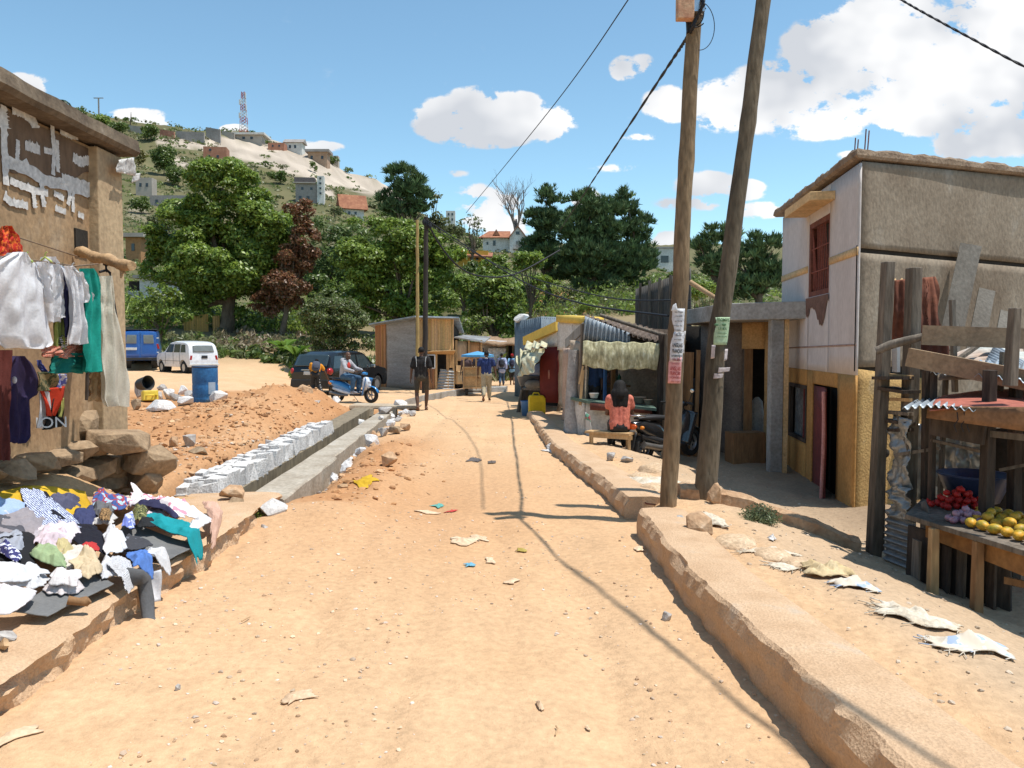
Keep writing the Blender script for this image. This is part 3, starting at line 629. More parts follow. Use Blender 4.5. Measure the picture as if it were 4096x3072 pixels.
# ------------------------------------------------------------------ right building: white above orange, grey side
def right_building():
 A = Vector((4.30,10.0,0)); B = Vector((4.80,14.3,0)); C = Vector((9.0,12.75,0)); b = thing('unfinished_house','two storey house with whitewashed and orange front and a grey rendered side','house',(4.3,10,0),absolute=True)
 dAB = (B - A).normalized(); nF = Vector((-dAB.y,dAB.x,0))*1.0; nF = Vector((-abs(dAB.y),dAB.x,0)).normalized(); dAC = (C - A).normalized(); nS = Vector((dAC.y,-dAC.x,0)).normalized(); L = (B - A).length
 zb = -.75; zt = 4.12
 def Fp(t,z,off=0): q = A + dAB*t + nF*off; return Vector((q.x,q.y,z))
 def Sp(t,z,off=0): q = A + dAC*t + nS*off; return Vector((q.x,q.y,z))
 m = MB(); core = [A - nF*.02 - nS*.02,B - nF*.02,B + Vector((5,.5,0)),C - nS*.02]
 # floors: core box
 vs = [Vector((q.x,q.y,z)) for z in (zb,zt - .02) for q in (A - nF*.15 - nS*.15,Vector((9,12.9,0)),Vector((9.5,15,0)),B - nF*.15)]
 m._add(vs,[(3,2,1,0),(4,5,6,7),(0,1,5,4),(1,2,6,5),(2,3,7,6),(3,0,4,7)]); m.build('core',DARK,b)
 z1 = 1.58; zw = 1.37; zband = 2.92
 # white front (with window opening) built from panels
 wy0,wy1,wz0,wz1 = 1.3,2.45,2.48,3.6
 def wall(mm,t0,t1,za,zb_,nn=10): mm.patch(Fp(t1,za),Fp(t0,za),Fp(t0,zb_),Fp(t1,zb_),nn,nn,None,.03)
 m = MB(); wall(m,.02,wy0,zw,zt - .12); wall(m,wy1,L,zw,zt - .12); wall(m,wy0,wy1,zw,wz0); wall(m,wy0,wy1,wz1,zt - .12)
 m.build('upper_front',WHITEWASH,b)
 m = MB(); dy0,dy1,dz1 = .78,2.1,1.17; gy0,gy1,gz0,gz1 = 2.42,3.6,.22,1.12
 m2 = MB()
 for (t0,t1,za,zc) in ((.02,dy0,zb,zw),(dy0,dy1,dz1,zw),(dy1,gy0,zb,zw),(gy0,gy1,zb,gz0),(gy0,gy1,gz1,zw),(gy1,L,zb,zw)): m2.patch(Fp(t1,za),Fp(t0,za),Fp(t0,zc),Fp(t1,zc),6,8,None,.03)
 m2.build('lower_front',ORANGE,b)
 # yellow strip on the corner of the side wall, grey above it
 m = MB(); m.patch(Sp(.05,zb),Sp(1.45,zb),Sp(1.45,1.30),Sp(.05,1.45),12,14,lambda u,v: float(fbm(u*5,v*9,4,14))*.03,.04); m.build('yellow_side',YELLOWREND,b)
 m = MB(); m.patch(Sp(1.45,zb),Sp(6.3,zb),Sp(6.3,1.45),Sp(1.45,1.45),12,14,lambda u,v: float(fbm(u*5,v*9,4,14))*.03,.14); m.patch(Sp(.05,1.47),Sp(6.3,1.47),Sp(6.3,2.90),Sp(.05,2.90),40,14,lambda u,v: float(fbm(u*8,v*4,4,24))*.014 - .004,.04)
 m.patch(Sp(.05,2.96),Sp(6.3,2.96),Sp(6.3,4.35),Sp(.05,4.02),40,14,lambda u,v: float(fbm(u*8,v*4,4,34))*.014,.04); m.build('grey_side',GREYREND,b)
 m = MB(); m.patch(Sp(-.0,1.42,-.03),Sp(6.3,1.42,-.03),Sp(6.3,2.99,-.03),Sp(0,2.99,-.03),2,2); m.build('joint',DARK,b)
 # narrow orange band round the front
 for (t0,t1) in ((0,wy0 - .02),(wy1 + .02,L)):
  m = MB(); m.patch(Fp(t1,zband - .05,.012),Fp(t0,zband - .05,.012),Fp(t0,zband + .05,.012),Fp(t1,zband + .05,.012),2,2,None,.01); m.build('painted_band',ORANGE2,b)
 m = MB(); m.patch(Fp(L,z1 + .10,.006),Fp(0,z1 + .16,.006),Fp(0,z1 + .185,.006),Fp(L,z1 + .125,.006),2,2,None,.004); m.build('thin_line',M('rust_line',(.45,.30,.24)),b)
 # streaks of rust below the window
 m = MB(); m.patch(Fp(wy1 + .06,2.05,.012),Fp(wy0 - .02,1.95,.012),Fp(wy0 - .04,2.47,.012),Fp(wy1 + .1,2.47,.012),30,3,None,0,True,lambda u,v: (u,1 - (1 - v)*(.55 + .9*float(fbm(u*5,1.,3,6)) + .25*math.sin(u*12)))); m.build('rust_stain',M('rust_stain',(.20,.11,.08),(.13,.07,.05),4),b)
 # ragged roof slab
 m = MB(); n = 60; vs = []
 path = [Fp(L + .25,0,.12),Fp(0,0,.14) + nS*.12,Sp(6.5,0,.12)]
 zs = [4.16,4.16,4.46]
 pts = []
 for k in range(2):
  for i in range(n): f = i/n; q = path[k].lerp(path[k + 1],f); pts.append(Vector((q.x,q.y,zs[k] + (zs[k + 1] - zs[k])*f)))
 cen = Vector((8,14,0)); inner = []
 for i,q in enumerate(pts):
  j = float(fbm(i*.35,2.,4,77)); rr_ = random.uniform(-.012,.012); o = (Vector((q.x,q.y,0)) - cen).normalized()
  vs += [Vector((q.x,q.y,q.z - .11)) - o*.05,Vector((q.x,q.y,q.z - .08)),Vector((q.x,q.y,q.z - .02 + j*.04)) + o*j*.05,Vector((q.x,q.y,q.z + .01 + j*.06 + rr_)) - o*.03,Vector((q.x,q.y,q.z + .01)) - o*2.3,Vector((q.x,q.y,q.z - .10)) - o*2.3]
 fs = [(i*6 + k,i*6 + (k + 1) % 6,i*6 + 6 + (k + 1) % 6,i*6 + 6 + k) for i in range(len(pts) - 1) for k in range(6)]
 m._add(vs,fs); m._add(vs[:6],[(0,1,2,3,4,5)]); m._add(vs[-6:],[(5,4,3,2,1,0)]); m.build('roof_slab',M('roof_slab',(.30,.22,.155),(.19,.13,.09),5,.95,.8,24),b)
 # hood over the window
 m = MB(); hz0,hz1 = 3.74,3.86
 a = [Fp(wy0 - .25,0,0),Fp(wy1 + .2,0,0),Fp(wy1 + .2,0,.33),Fp(wy0 - .2,0,.33)]
 vs = [Vector((q.x,q.y,z)) for z in (hz0,hz1) for q in a]; m._add(vs,[(3,2,1,0),(4,5,6,7),(0,1,5,4),(1,2,6,5),(2,3,7,6),(3,0,4,7)]); m.build('window_hood',ORANGE2,b,bevel=.008)  # orange of the hood puts the bounced light into its colour
 # window with iron grille
 w = MB();
 for (t,s) in ((wy0,1),(wy1,-1)): w.beam(Fp(t + s*.04,wz0,-.05),Fp(t + s*.04,wz1,-.05),.08)
 for z in (wz0 + .04,wz1 - .04): w.beam(Fp(wy0 + .08,z,-.05),Fp(wy1 - .08,z,-.05),.08)
 wo_ = w.build('window',RUSTIRON,b); g = MB()
 for k in range(9):
  t = wy0 + .15 + k*.1; g.beam(Fp(wy0 + .12 + k*.1,wz0 + .08,-.03),Fp(wy0 + .35 + k*.085 if k < 6 else wy1 - .1,wz1 - .08,-.03),.014)
 for z in (2.85,3.2): g.beam(Fp(wy0 + .08,z,-.03),Fp(wy1 - .08,z,-.03),.014)
 g.build('grille',M('red_rust_iron',(.30,.09,.06)),wo_); g = MB(); g.patch(Fp(wy1,wz0,-.1),Fp(wy0,wz0,-.1),Fp(wy0,wz1,-.1),Fp(wy1,wz1,-.1),1,1); g.build('shutter',M('rust_shutter',(.13,.04,.03)),wo_)
 # small lower window
 w = MB()
 for t in (gy0 + .03,gy1 - .03): w.beam(Fp(t,gz0,-.02),Fp(t,gz1,-.02),.06)
 for z in (gz0 + .03,gz1 - .03): w.beam(Fp(gy0 + .06,z,-.02),Fp(gy1 - .06,z,-.02),.06)
 wo_ = w.build('window',WOODD,b); g = MB(); g.patch(Fp(gy1,gz0,-.09),Fp(gy0,gz0,-.09),Fp(gy0,gz1,-.09),Fp(gy1,gz1,-.09),1,1); g.build('pane',GLASS,wo_)
 g = MB(); g.beam(Fp(gy0 + .25,gz0 + .06,-.06),Fp(gy0 + .25,gz1 - .06,-.06),.1,.02); g.build('sash',REDDOOR,wo_)
 # doorway with half open metal leaf
 g = MB(); g.patch(Fp(dy1,zb,-.13),Fp(dy0,zb,-.13),Fp(dy0,dz1,-.13),Fp(dy1,dz1,-.13),1,1); dr = g.build('doorway',DARK,b)
 g = MB(); g.patch(Fp(dy1 - .02,zb + .02,-.02),Fp(1.45,zb + .02,-.02),Fp(1.45,dz1 - .03,-.02),Fp(dy1 - .02,dz1 - .03,-.02),3,6,None,.03); g.build('fixed_leaf',REDDOOR,b)
 hp = Fp(1.42,0,.0); ang = Vector((-.37,-.93,0))*.66; e = hp + ang
 g = MB(); g.patch(Vector((hp.x,hp.y,zb + .05)),Vector((e.x,e.y,zb + .03)),Vector((e.x,e.y,dz1 - .05)),Vector((hp.x,hp.y,dz1 - .03)),4,10,lambda u,v: float(fbm(u*3,v*3,3,5))*.03,.035); leaf = g.build('door_leaf',REDDOOR,b)
 g = MB(); g.tube([Vector((e.x + .01*math.sin(z*3),e.y,z)) - Vector((.01,.01,0)) for z in np.linspace(zb + .03,dz1 - .05,14)],.026,6); g.build('leaf_edge',PINKEDGE,leaf)
 # rebars on the roof
 for (t0,zz) in ((.12,4.15),(.55,4.15),(3.4,4.1),(3.9,4.1)):
  for k in range(2):
   g = MB(); q = Fp(t0 + k*.12,zz,-.12); h = .27 if t0 < 1 else .2; g.beam(q,q + Vector((.02,.01,h + .05*k)),.011); g.build('rebar',RUSTIRON,b)
 # meter box and hole
 g = MB(); g.box(Fp(L - .35,1.35,.02),(.06,.12,.22)); g.build('meter',BLACKP,b); g = MB(); g.ell(Sp(.62,.35,.0),(.06,.03,.06)); g.build('wall_hole',DARK,b)
right_building()
# low kerb beam in front of the door, boulder, bush added later
m = MB(); vs = []; n = 40
a = P(678,507,8.35); bq = P(856,536,7.55)
for i in range(n + 1):
 f = i/n; q = a.lerp(bq,f); j = float(fbm(f*12,1.,4,9)); zt_ = hz(q.x,q.y - .1) + .12 + j*.04; w = .15 + .03*j
 vs += [(q.x - .03,q.y - w - .02*j,zt_ - .30),(q.x,q.y - w*.9,zt_ - .02),(q.x,q.y - w*.4,zt_ + .02),(q.x,q.y + w,zt_),(q.x,q.y + w,zt_ - .35)]
fs = [(i*5 + k,i*5 + (k + 1) % 5,i*5 + 5 + (k + 1) % 5,i*5 + 5 + k) for i in range(n) for k in range(5)]
m._add(vs,fs); m._add(vs[:5],[(0,1,2,3,4)]); m._add(vs[-5:],[(4,3,2,1,0)]); tag(m.build('mud_wall',STONEO),'low earthen wall running from the poles past the orange house door','wall')
def bx(m,pts,h0,h1):
 """vertical prism over plan points"""
 n = len(pts); vs = [(p[0],p[1],h0) for p in pts] + [(p[0],p[1],h1) for p in pts]
 return m._add(vs,[tuple(range(n - 1,-1,-1)),tuple(range(n,2*n))] + [(i,(i + 1) % n,n + (i + 1) % n,n + i) for i in range(n)])
def corr(k,a): return lambda u,v: a*math.sin(u*k*2*math.pi)
def V3(p,z): return Vector((p[0],p[1],z))
# ------------------------------------------------------------------ corner shop with a concrete canopy
def shop():
 b = thing('corner_shop','dark open corner shop under a flat grey concrete canopy','shop',(4,13,0),absolute=True)
 zt = 2.42
 Lp = P(683,330,16.0); Cp = P(722,330,13.4); Rp = P(786,330,12.6)
 m = MB(); bx(m,[(Lp.x,Lp.y),(Cp.x,Cp.y),(Rp.x + .3,Rp.y - .05),(6.5,16.5),(4.6,18.2)],2.16,2.44); m.build('canopy',CONCG,b,bevel=.012)
 wq = [P(700,400,15.2),P(741,400,14.6),P(764,400,14.3),P(776,400,14.1)]
 def wall(m,p,q,z0,z1): m.patch(V3(p,z0),V3(q,z0),V3(q,z1),V3(p,z1),4,6,lambda u,v: float(fbm(u*4,v*6,3,2))*.01,.1)
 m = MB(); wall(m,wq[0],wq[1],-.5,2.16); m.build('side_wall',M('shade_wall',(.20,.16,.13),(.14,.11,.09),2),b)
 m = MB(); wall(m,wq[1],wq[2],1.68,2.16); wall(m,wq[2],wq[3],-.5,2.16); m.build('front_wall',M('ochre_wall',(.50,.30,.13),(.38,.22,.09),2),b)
 m = MB(); m.beam(V3(wq[1] + Vector((.12,-.02,0)),-.45),V3(wq[1] + Vector((.12,-.02,0)),1.68),.14,.06); m.build('door_frame',WOODB,b)
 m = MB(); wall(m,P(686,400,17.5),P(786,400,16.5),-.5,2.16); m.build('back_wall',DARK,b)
 m = MB(); m.beam(P(775,400,13.0).xy.to_3d() + Vector((0,0,-.45)),P(775,400,13.0).xy.to_3d() + Vector((0,0,2.16)),.2,.2); m.build('pillar',CONCG,b,bevel=.01)
 m = MB(); m.beam(P(781,400,12.95).xy.to_3d() + Vector((.06,0,-.45)),P(781,400,12.95).xy.to_3d() + Vector((.06,0,2.16)),.07,.12); m.build('pillar_edge',ORANGE2,b)
 m = MB(); p = P(686,400,14.6); m.beam(V3(p,-.4),V3(p + Vector((.05,0,0)),1.62),.26,.05,.3); m.beam(V3(p + Vector((.16,-.06,0)),-.4),V3(p + Vector((.2,-.06,0)),1.66),.07,.07); m.build('plank_door',WOODB,b)
 m = MB(); p = P(745,445,14.0); m.box((p.x,p.y,-.08),(.6,.35,.62),(0,0,.15)); tag(m.build('counter_crate',WOODB,bevel=.01),'brown wooden crate standing in the corner shop doorway','crate')
 m = MB(); p = P(757,400,14.9); m.lathe((p.x,p.y,.2),[(.13,-.55),(.15,-.2),(.14,.2),(.10,.5),(.03,.58)],14); tag(m.build('white_sack',M('sackcloth',(.45,.45,.42))),'pale sack standing in the dark shop doorway','sack')
shop()
# branch leaning across behind the poles
m = MB(); m.tube([P(690,282,15.8),P(706,292,15.6),P(716,298,15.4),P(728,303,15.2)],[.05,.045,.04,.03],8); tag(m.build('roof_branch',BRANCH),'bare crooked branch lying on the canopy edge behind the poles','branch')
# ------------------------------------------------------------------ tall dark corrugated fence
b = thing('sheet_fence','tall dark corrugated iron fence behind the food stall roof','fence',(0,0,0),absolute=True)
a,c = P(637,400,21.5),P(690,400,17.5)
m = MB(); m.patch(V3(a,-.2),V3(c,-.2),V3(c,P(690,268,17.5).z),V3(a,P(637,289,21.5).z),220,10,lambda u,v: .03*math.sin(u*26*6.283) + .05*math.sin(u*5 + v*2),.004); m.build('sheet',TINDK,b)
m = MB()
for k in range(5): q = a.lerp(c,(k + .5)/5); m.beam(V3(q,-.2) + Vector((-.06,-.04,0)),V3(q,P(660,278,19.5).z) + Vector((-.06,-.04,0)),.06)
m.build('batten',WOODG,b)
# ------------------------------------------------------------------ food stall with woven mat
def food_stall():
 b = thing('food_stall','plank food stall with a woven mat hung below its tin roof','stall',(1.5,14,0),absolute=True)
 D = 15.0
 def Q(px,py,d=D): return P(px,py,d)
 m = MB(); m.patch(Q(584,345,15.3),Q(584,345,15.3) + Vector((0,0,0)),Q(584,322,15.3),Q(584,322,15.3),1,1)
 # roof: rusty sheets on poles, sloping down to the right
 m = MB(); e0,e1 = Q(583,318,15.1),Q(668,344,14.6); r0,r1 = Q(590,316,18.5),Q(690,338,18.0)
 m.patch(e0,e1,r1,r0,90,6,lambda u,v: .03*math.sin(u*16*6.283) + .04*math.sin(v*5 + u*7),.01); m.build('roof',M('brown_tin',(.15,.11,.085),(.08,.06,.05),2,.8,.3,20,c3=(.26,.22,.18)),b)
 m = MB(); m.tube([Q(584,322,15.2),Q(625,333,15.0),Q(670,347,14.6)],.04,8); m.build('rafter',WOODD,b)
 m = MB(); m.tube([Q(600,315,15.4),Q(640,328,15.2),Q(672,338,14.9)],.035,8); m.build('roof_pole',WOODG,b)
 # corrugated valance
 m = MB(); m.patch(Q(583,340,14.95),Q(630,349,14.85),Q(630,333,14.85),Q(585,316,14.95),110,3,corr(11,.035),.004); m.build('tin_valance',TINB,b)
 m = MB(); m.patch(Q(628,352,15.1),Q(668,360,14.9),Q(668,345,14.9),Q(628,333,15.1),4,2,None,.02); m.build('gable_board',TINDK,b)
 # woven mat, sagging, wavy lower edge
 m = MB(); m.patch(Q(582,365,14.9),Q(657,372,14.6),Q(660,343,14.6),Q(583,341,14.9),60,24,lambda u,v: Vector((0,-.05*math.sin(v*3.1) - .03*math.sin(u*23)*(1 - v),-.04*math.sin(u*5)*(1 - v) + .012*math.sin(u*31))),.012); m.build('woven_mat',MAT_W,b)
 # posts
 for nm,px,d,mt,w in (('post',581,15.0,WOODG,.09),('post',660,14.6,WOODD,.13),('post',665,14.5,WOODG,.10),('post',604,15.8,flat('blue_post',(.06,.16,.38)),.07),('post',612,15.9,WOODB,.09)):
  m = MB(); q = Q(px,400,d); m.beam(V3(q,-.35),V3(q + Vector((.03,0,0)),2.15 if px < 600 else 1.95),w,w*.8,.2); m.build(nm,mt,b,bevel=.008)
 # outer left wall, bark pillar
 m = MB(); m.patch(Q(569,441,15.3),Q(582,445,15.0),Q(584,344,15.0),Q(570,340,15.4),8,16,lambda u,v: float(fbm(u*3,v*8,4,4))*.05,.12); m.build('left_wall',PLASTER,b)
 m = MB(); m.tube([Q(573,445,15.1),Q(572,425,15.1),Q(571,410,15.15),Q(574,350,15.2)],[.19,.16,.12,.1],10); m.build('stump_pillar',STONEG,b)
 # counter: front panel white, left return, green counter top
 m = MB(); m.patch(Q(585,436,14.75),Q(650,443,14.4),Q(650,407,14.4),Q(586,403,14.75),6,6,lambda u,v: float(fbm(u*4,v*4,3,4))*.02,.05); m.build('counter_front',WHITEP,b)
 m = MB(); m.patch(Q(570,440,15.2),Q(584,437,14.75),Q(584,402,14.75),Q(571,399,15.2),6,6,None,.05); m.build('counter_side',WHITEP,b)
 m = MB(); cc = [Q(567,396,15.2),Q(590,401,14.6),Q(656,408,14.2)];
 vs = []
 for q in cc: vs += [q + Vector((0,-.06,-.05)),q + Vector((0,-.06,.0)),q + Vector((.05,.55,.0)),q + Vector((.05,.55,-.05))]
 fs = [(i*4 + k,i*4 + (k + 1) % 4,i*4 + 4 + (k + 1) % 4,i*4 + 4 + k) for i in range(2) for k in range(4)]; m._add(vs,fs); m._add(vs[:4],[(0,1,2,3)]); m._add(vs[-4:],[(3,2,1,0)])
 m.build('counter_top',M('green_counter',(.12,.19,.15),(.07,.10,.08),3),b)
 m = MB(); m.patch(Q(590,410,14.5),Q(652,414,14.2),Q(652,408,14.2),Q(590,403,14.5),2,1,None,.02); m.build('counter_rail',M('red_brown_rail',(.16,.05,.035)),b)
 # inside back: pale sheet on the right, dark elsewhere, shelf
 m = MB(); m.patch(Q(618,405,17.2),Q(662,410,17.0),Q(662,362,17.0),Q(618,358,17.2),8,8,lambda u,v: float(fbm(u*5,v*5,3,4))*.04,.03); m.build('back_sheet',PLASTER,b)
 m = MB(); m.patch(Q(572,440,17.9),Q(680,445,17.4),Q(680,330,17.4),Q(572,325,17.9),2,2,None,.05); m.patch(Q(668,445,14.7),Q(682,440,17.4),Q(682,340,17.4),Q(668,345,14.7),2,2,None,.05); m.build('back_wall',WOODD,b)
 m = MB(); m.box(Q(606,386,16.9),(1.0,.3,.04)); m.build('shelf',WOODB,b)
 rr = random.Random(3)
 for k in range(8):
  m = MB(); q = Q(594 + k*3.6,383,16.8); m.lathe(q,[(.035,0),(.04,.1),(.035,.14),(.015,.17),(.015,.2)],8); tag(m.build('bottle',flat('bottle_%d' % k,(rr.uniform(.05,.4),rr.uniform(.05,.3),rr.uniform(.03,.2)),.3)),'small dark bottle in the row on the stall shelf','bottle','bottles on the stall shelf')
 m = MB(); m.beam(Q(580,405,14.85),Q(583,370,14.85),.05); m.beam(Q(579,384,14.85),Q(583,366,14.85),.07,.03); m.build('window_frame',WOODL,b)
 m = MB(); m.patch(Q(586,440,14.5),Q(593,441,14.3),Q(590,416,14.4),Q(585,412,14.5),3,4,lambda u,v: .03*math.sin(u*9),.01); tag(m.build('leaning_strip',spots('poster_board',(.5,.5,.48),(.12,.30,.2),6,.55,c3=(.45,.1,.1))),'narrow painted board leaning on the stall counter','board')
 for i,(px,py,d,s,c) in enumerate(((594,398,14.7,.09,(.5,.5,.5)),(640,403,14.5,.11,(.10,.09,.08)),(648,404,14.4,.08,(.14,.12,.1)))):
  m = MB(); q = Q(px,py,d); m.lathe(q,[(s*.7,0),(s,s*.9),(s*1.04,s)],14); tag(m.build('cooking_pot',flat('pot%d' % i,c,.4,.3)),['small pale pot at the left end of the stall counter','wide black pot on the right of the stall counter','small dark pot at the right end of the stall counter'][i],'pot')
food_stall()
# bench
def bench():
 b = thing('wooden_bench','raw plank bench in front of the food stall counter','bench',(0,0,0),absolute=True)
 z = .30; A = P(588,418,13.4); B = P(632,421,13.0)
 A.z = B.z = z
 m = MB(); m.beam(A,B,.26,.035,0); m.v = [v for v in m.v]; m.build('seat',WOODL,b)
 for q in (A.lerp(B,.08),A.lerp(B,.92)):
  for s in (-.1,.1):
   m = MB(); m.beam((q.x,q.y + s,z - .02),(q.x,q.y + s,hz(q.x,q.y) - .02),.045,.05); m.build('leg',WOODL,b)
 m = MB(); m.beam(A.lerp(B,.08) + Vector((0,0,-.3)),A.lerp(B,.92) + Vector((0,0,-.3)),.04,.05); m.build('stretcher',WOODL,b)
 m = MB(); m.beam(A.lerp(B,.02) + Vector((0,-.12,-.05)),A.lerp(B,.98) + Vector((0,-.12,-.05)),.02,.07); m.build('apron',WOODL,b)
bench()
# ------------------------------------------------------------------ white and yellow building beyond with red front
def red_shop():
 b = thing('red_fronted_shop','small white building with yellow eaves and a dark red shop front','shop',(0,0,0),absolute=True)
 m = MB(); m.patch(P(558,404,19.2),P(571,412,17.6),P(572,349,17.6),P(559,346,19.2),6,12,lambda u,v: float(fbm(u*4,v*6,3,4))*.04,.2); m.build('side_wall',PLASTER,b)
 m = MB(); m.patch(P(562,420,16.8),P(573,428,16.0),P(574,350,16.0),P(563,348,16.8),6,12,lambda u,v: float(fbm(u*4,v*6,3,14))*.05,.15); m.build('pink_wall',M('pinkish_plaster',(.50,.36,.28),(.38,.26,.19),2),b)
 m = MB(); m.patch(P(557,350,19.0),P(584,352,17.0),P(586,323,17.0),P(558,321,19.0),6,6,lambda u,v: float(fbm(u*4,v*6,3,4))*.03,.3); m.build('parapet',WHITEP,b)
 m = MB(); m.patch(P(556,322,18.9),P(586,324,16.9),P(586,317,16.9),P(556,315,18.9),2,2,None,.4); m.build('yellow_cap',YELLOWP,b)
 m = MB(); m.patch(P(540,402,19.6),P(558,403,19.3),P(558,347,19.3),P(540,347,19.6),4,4,None,.05); m.build('red_front',REDP,b)
 m = MB(); m.patch(P(548,379,19.45),P(555,379,19.4),P(555,370,19.4),P(548,370,19.45),3,3,None,.01); m.build('notice',M('faded_notice',(.42,.22,.17),(.30,.10,.08),14),b)
 m = MB(); m.patch(P(528,350,21.5),P(558,346,19.2),P(558,330,19.2),P(528,340,21.5),3,3,None,.1); m.build('fascia',WHITEP,b)
 m = MB(); m.beam(P(525,341,21.4),P(558,326,19.1),.12,.22); m.build('yellow_beam',YELLOWP,b)
 m = MB(); bx(m,[P(527,400,21.8).xy,P(557,400,19.6).xy,(3.2,22.5),(1.4,24)],1.85,1.95); m.build('roof',TINDK,b)
 m = MB(); bx(m,[P(528,400,23.5).xy,P(560,400,22.2).xy,(3.2,22.8),(1.4,24)],-.1,1.85); m.build('back_room',DARK,b)
 for px,d in ((541,19.7),(527,21.4)):
  m = MB(); q = P(px,400,d); m.beam(V3(q,-.1),V3(q,1.85),.07); m.build('post',WOODD,b)
 m = MB(); m.beam(P(566,344,17.8),P(584,327,16.6),.04,.2); m.build('tin_flap',TIN,b)
red_shop()
# crumpled cream tarpaulin of the awning
m = MB(); a,c,e,g = P(518,377,20.0),P(532,373,19.0),P(545,348,19.2),P(523,350,20.8)
m.patch(a,c,e,g,40,30,lambda u,v: .14*math.sin(v*3.1)*math.sin(u*3.1) + .10*float(fbm(u*3 + v*2,v*3,4,6)) + .015*math.sin((u + v)*16),.01,True)
m.patch(P(516,362,20.2),P(521,372,19.8),P(524,349,20.2),P(519,352,20.5),10,14,lambda u,v: .08*math.sin(v*5 + u*7),.01); m.patch(P(524,350,20.1),P(545,347,18.9),P(546,342,19.1),P(527,342,20.5),20,6,lambda u,v: .05*math.sin(u*17),.01)
tag(m.build('awning_tarpaulin',M('tarp',(.60,.58,.42),(.42,.38,.22),5,.7,.3,12,c3=(.62,.45,.20),c3pos=.66)),'crumpled cream and yellow tarpaulin hanging from the red shop eaves','tarpaulin')
# ------------------------------------------------------------------ grey-blue metal shed behind
def shed():
 b = thing('metal_shed','blue-grey sheet metal shed standing behind the awning','shed',(0,0,0),absolute=True)
 A,B,C = P(515,350,29),P(541,350,26),P(568,350,27)
 for nm,p,q,z0,z1 in (('left_side',A,B,P(515,322,29).z,P(541,317,26).z),('right_side',B,C,P(541,317,26).z,P(565,318,27).z)):
  m = MB(); m.patch(V3(p,-.1),V3(q,-.1),V3(q,z1),V3(p,z0),100,2,corr(14,.03),.005); m.build(nm,M('steel_blue',(.17,.22,.26),(.12,.15,.18),2,.6),b)
 m = MB(); m._add([V3(A,P(515,322,29).z + .02),V3(B,P(541,317,26).z + .02),V3(C,P(565,318,27).z + .02),Vector((C.x + 1,31,2.6)),Vector((A.x + .5,32,2.5))],[(0,1,2,3,4)]); m.build('roof',TINB,b,solid=.04)
 m = MB(); m.patch(P(545,340,26.1),P(551,341,26.2),P(551,327,26.2),P(545,327,26.1),1,1,None,.03); m.build('window',DARKGLASS,b)
 m = MB(); m.rock(P(520,321,28.5) + Vector((0,0,.1)),(.7,.5,.3),sd=3); tag(m.build('roof_bundle',PAPER),'white bundle lying on the edge of the blue-grey shed roof','bundle')
shed()
# ------------------------------------------------------------------ bamboo kiosk on the far left of the road
def strips_wall(m,a,b,c,d,n,rr,w=.9,base=(.42,.26,.12)):
 """upright split canes from the edge a-b up to d-c"""
 a,b,c,d = map(Vector,(a,b,c,d)); nrm = (b - a).cross(d - a).normalized()
 for i in range(n):
  f = (i + .5)/n; p = a.lerp(b,f); q = d.lerp(c,f); k = rr.uniform(.65,1.25); m.cur = (base[0]*k,base[1]*k*rr.uniform(.92,1.04),base[2]*k*rr.uniform(.85,1.1))
  o = nrm*rr.uniform(-.012,.012); sh = rr.uniform(-.03,.03)
  m.tube([p + o + Vector((0,0,rr.uniform(-.03,.02))),p.lerp(q,.5) + o + nrm*rr.uniform(-.01,.01) + (b - a).normalized()*sh*.3,q + o + Vector((0,0,rr.uniform(-.02,.04)))],(b - a).length/n*.52*w,6,True,True)
 m.cur = None
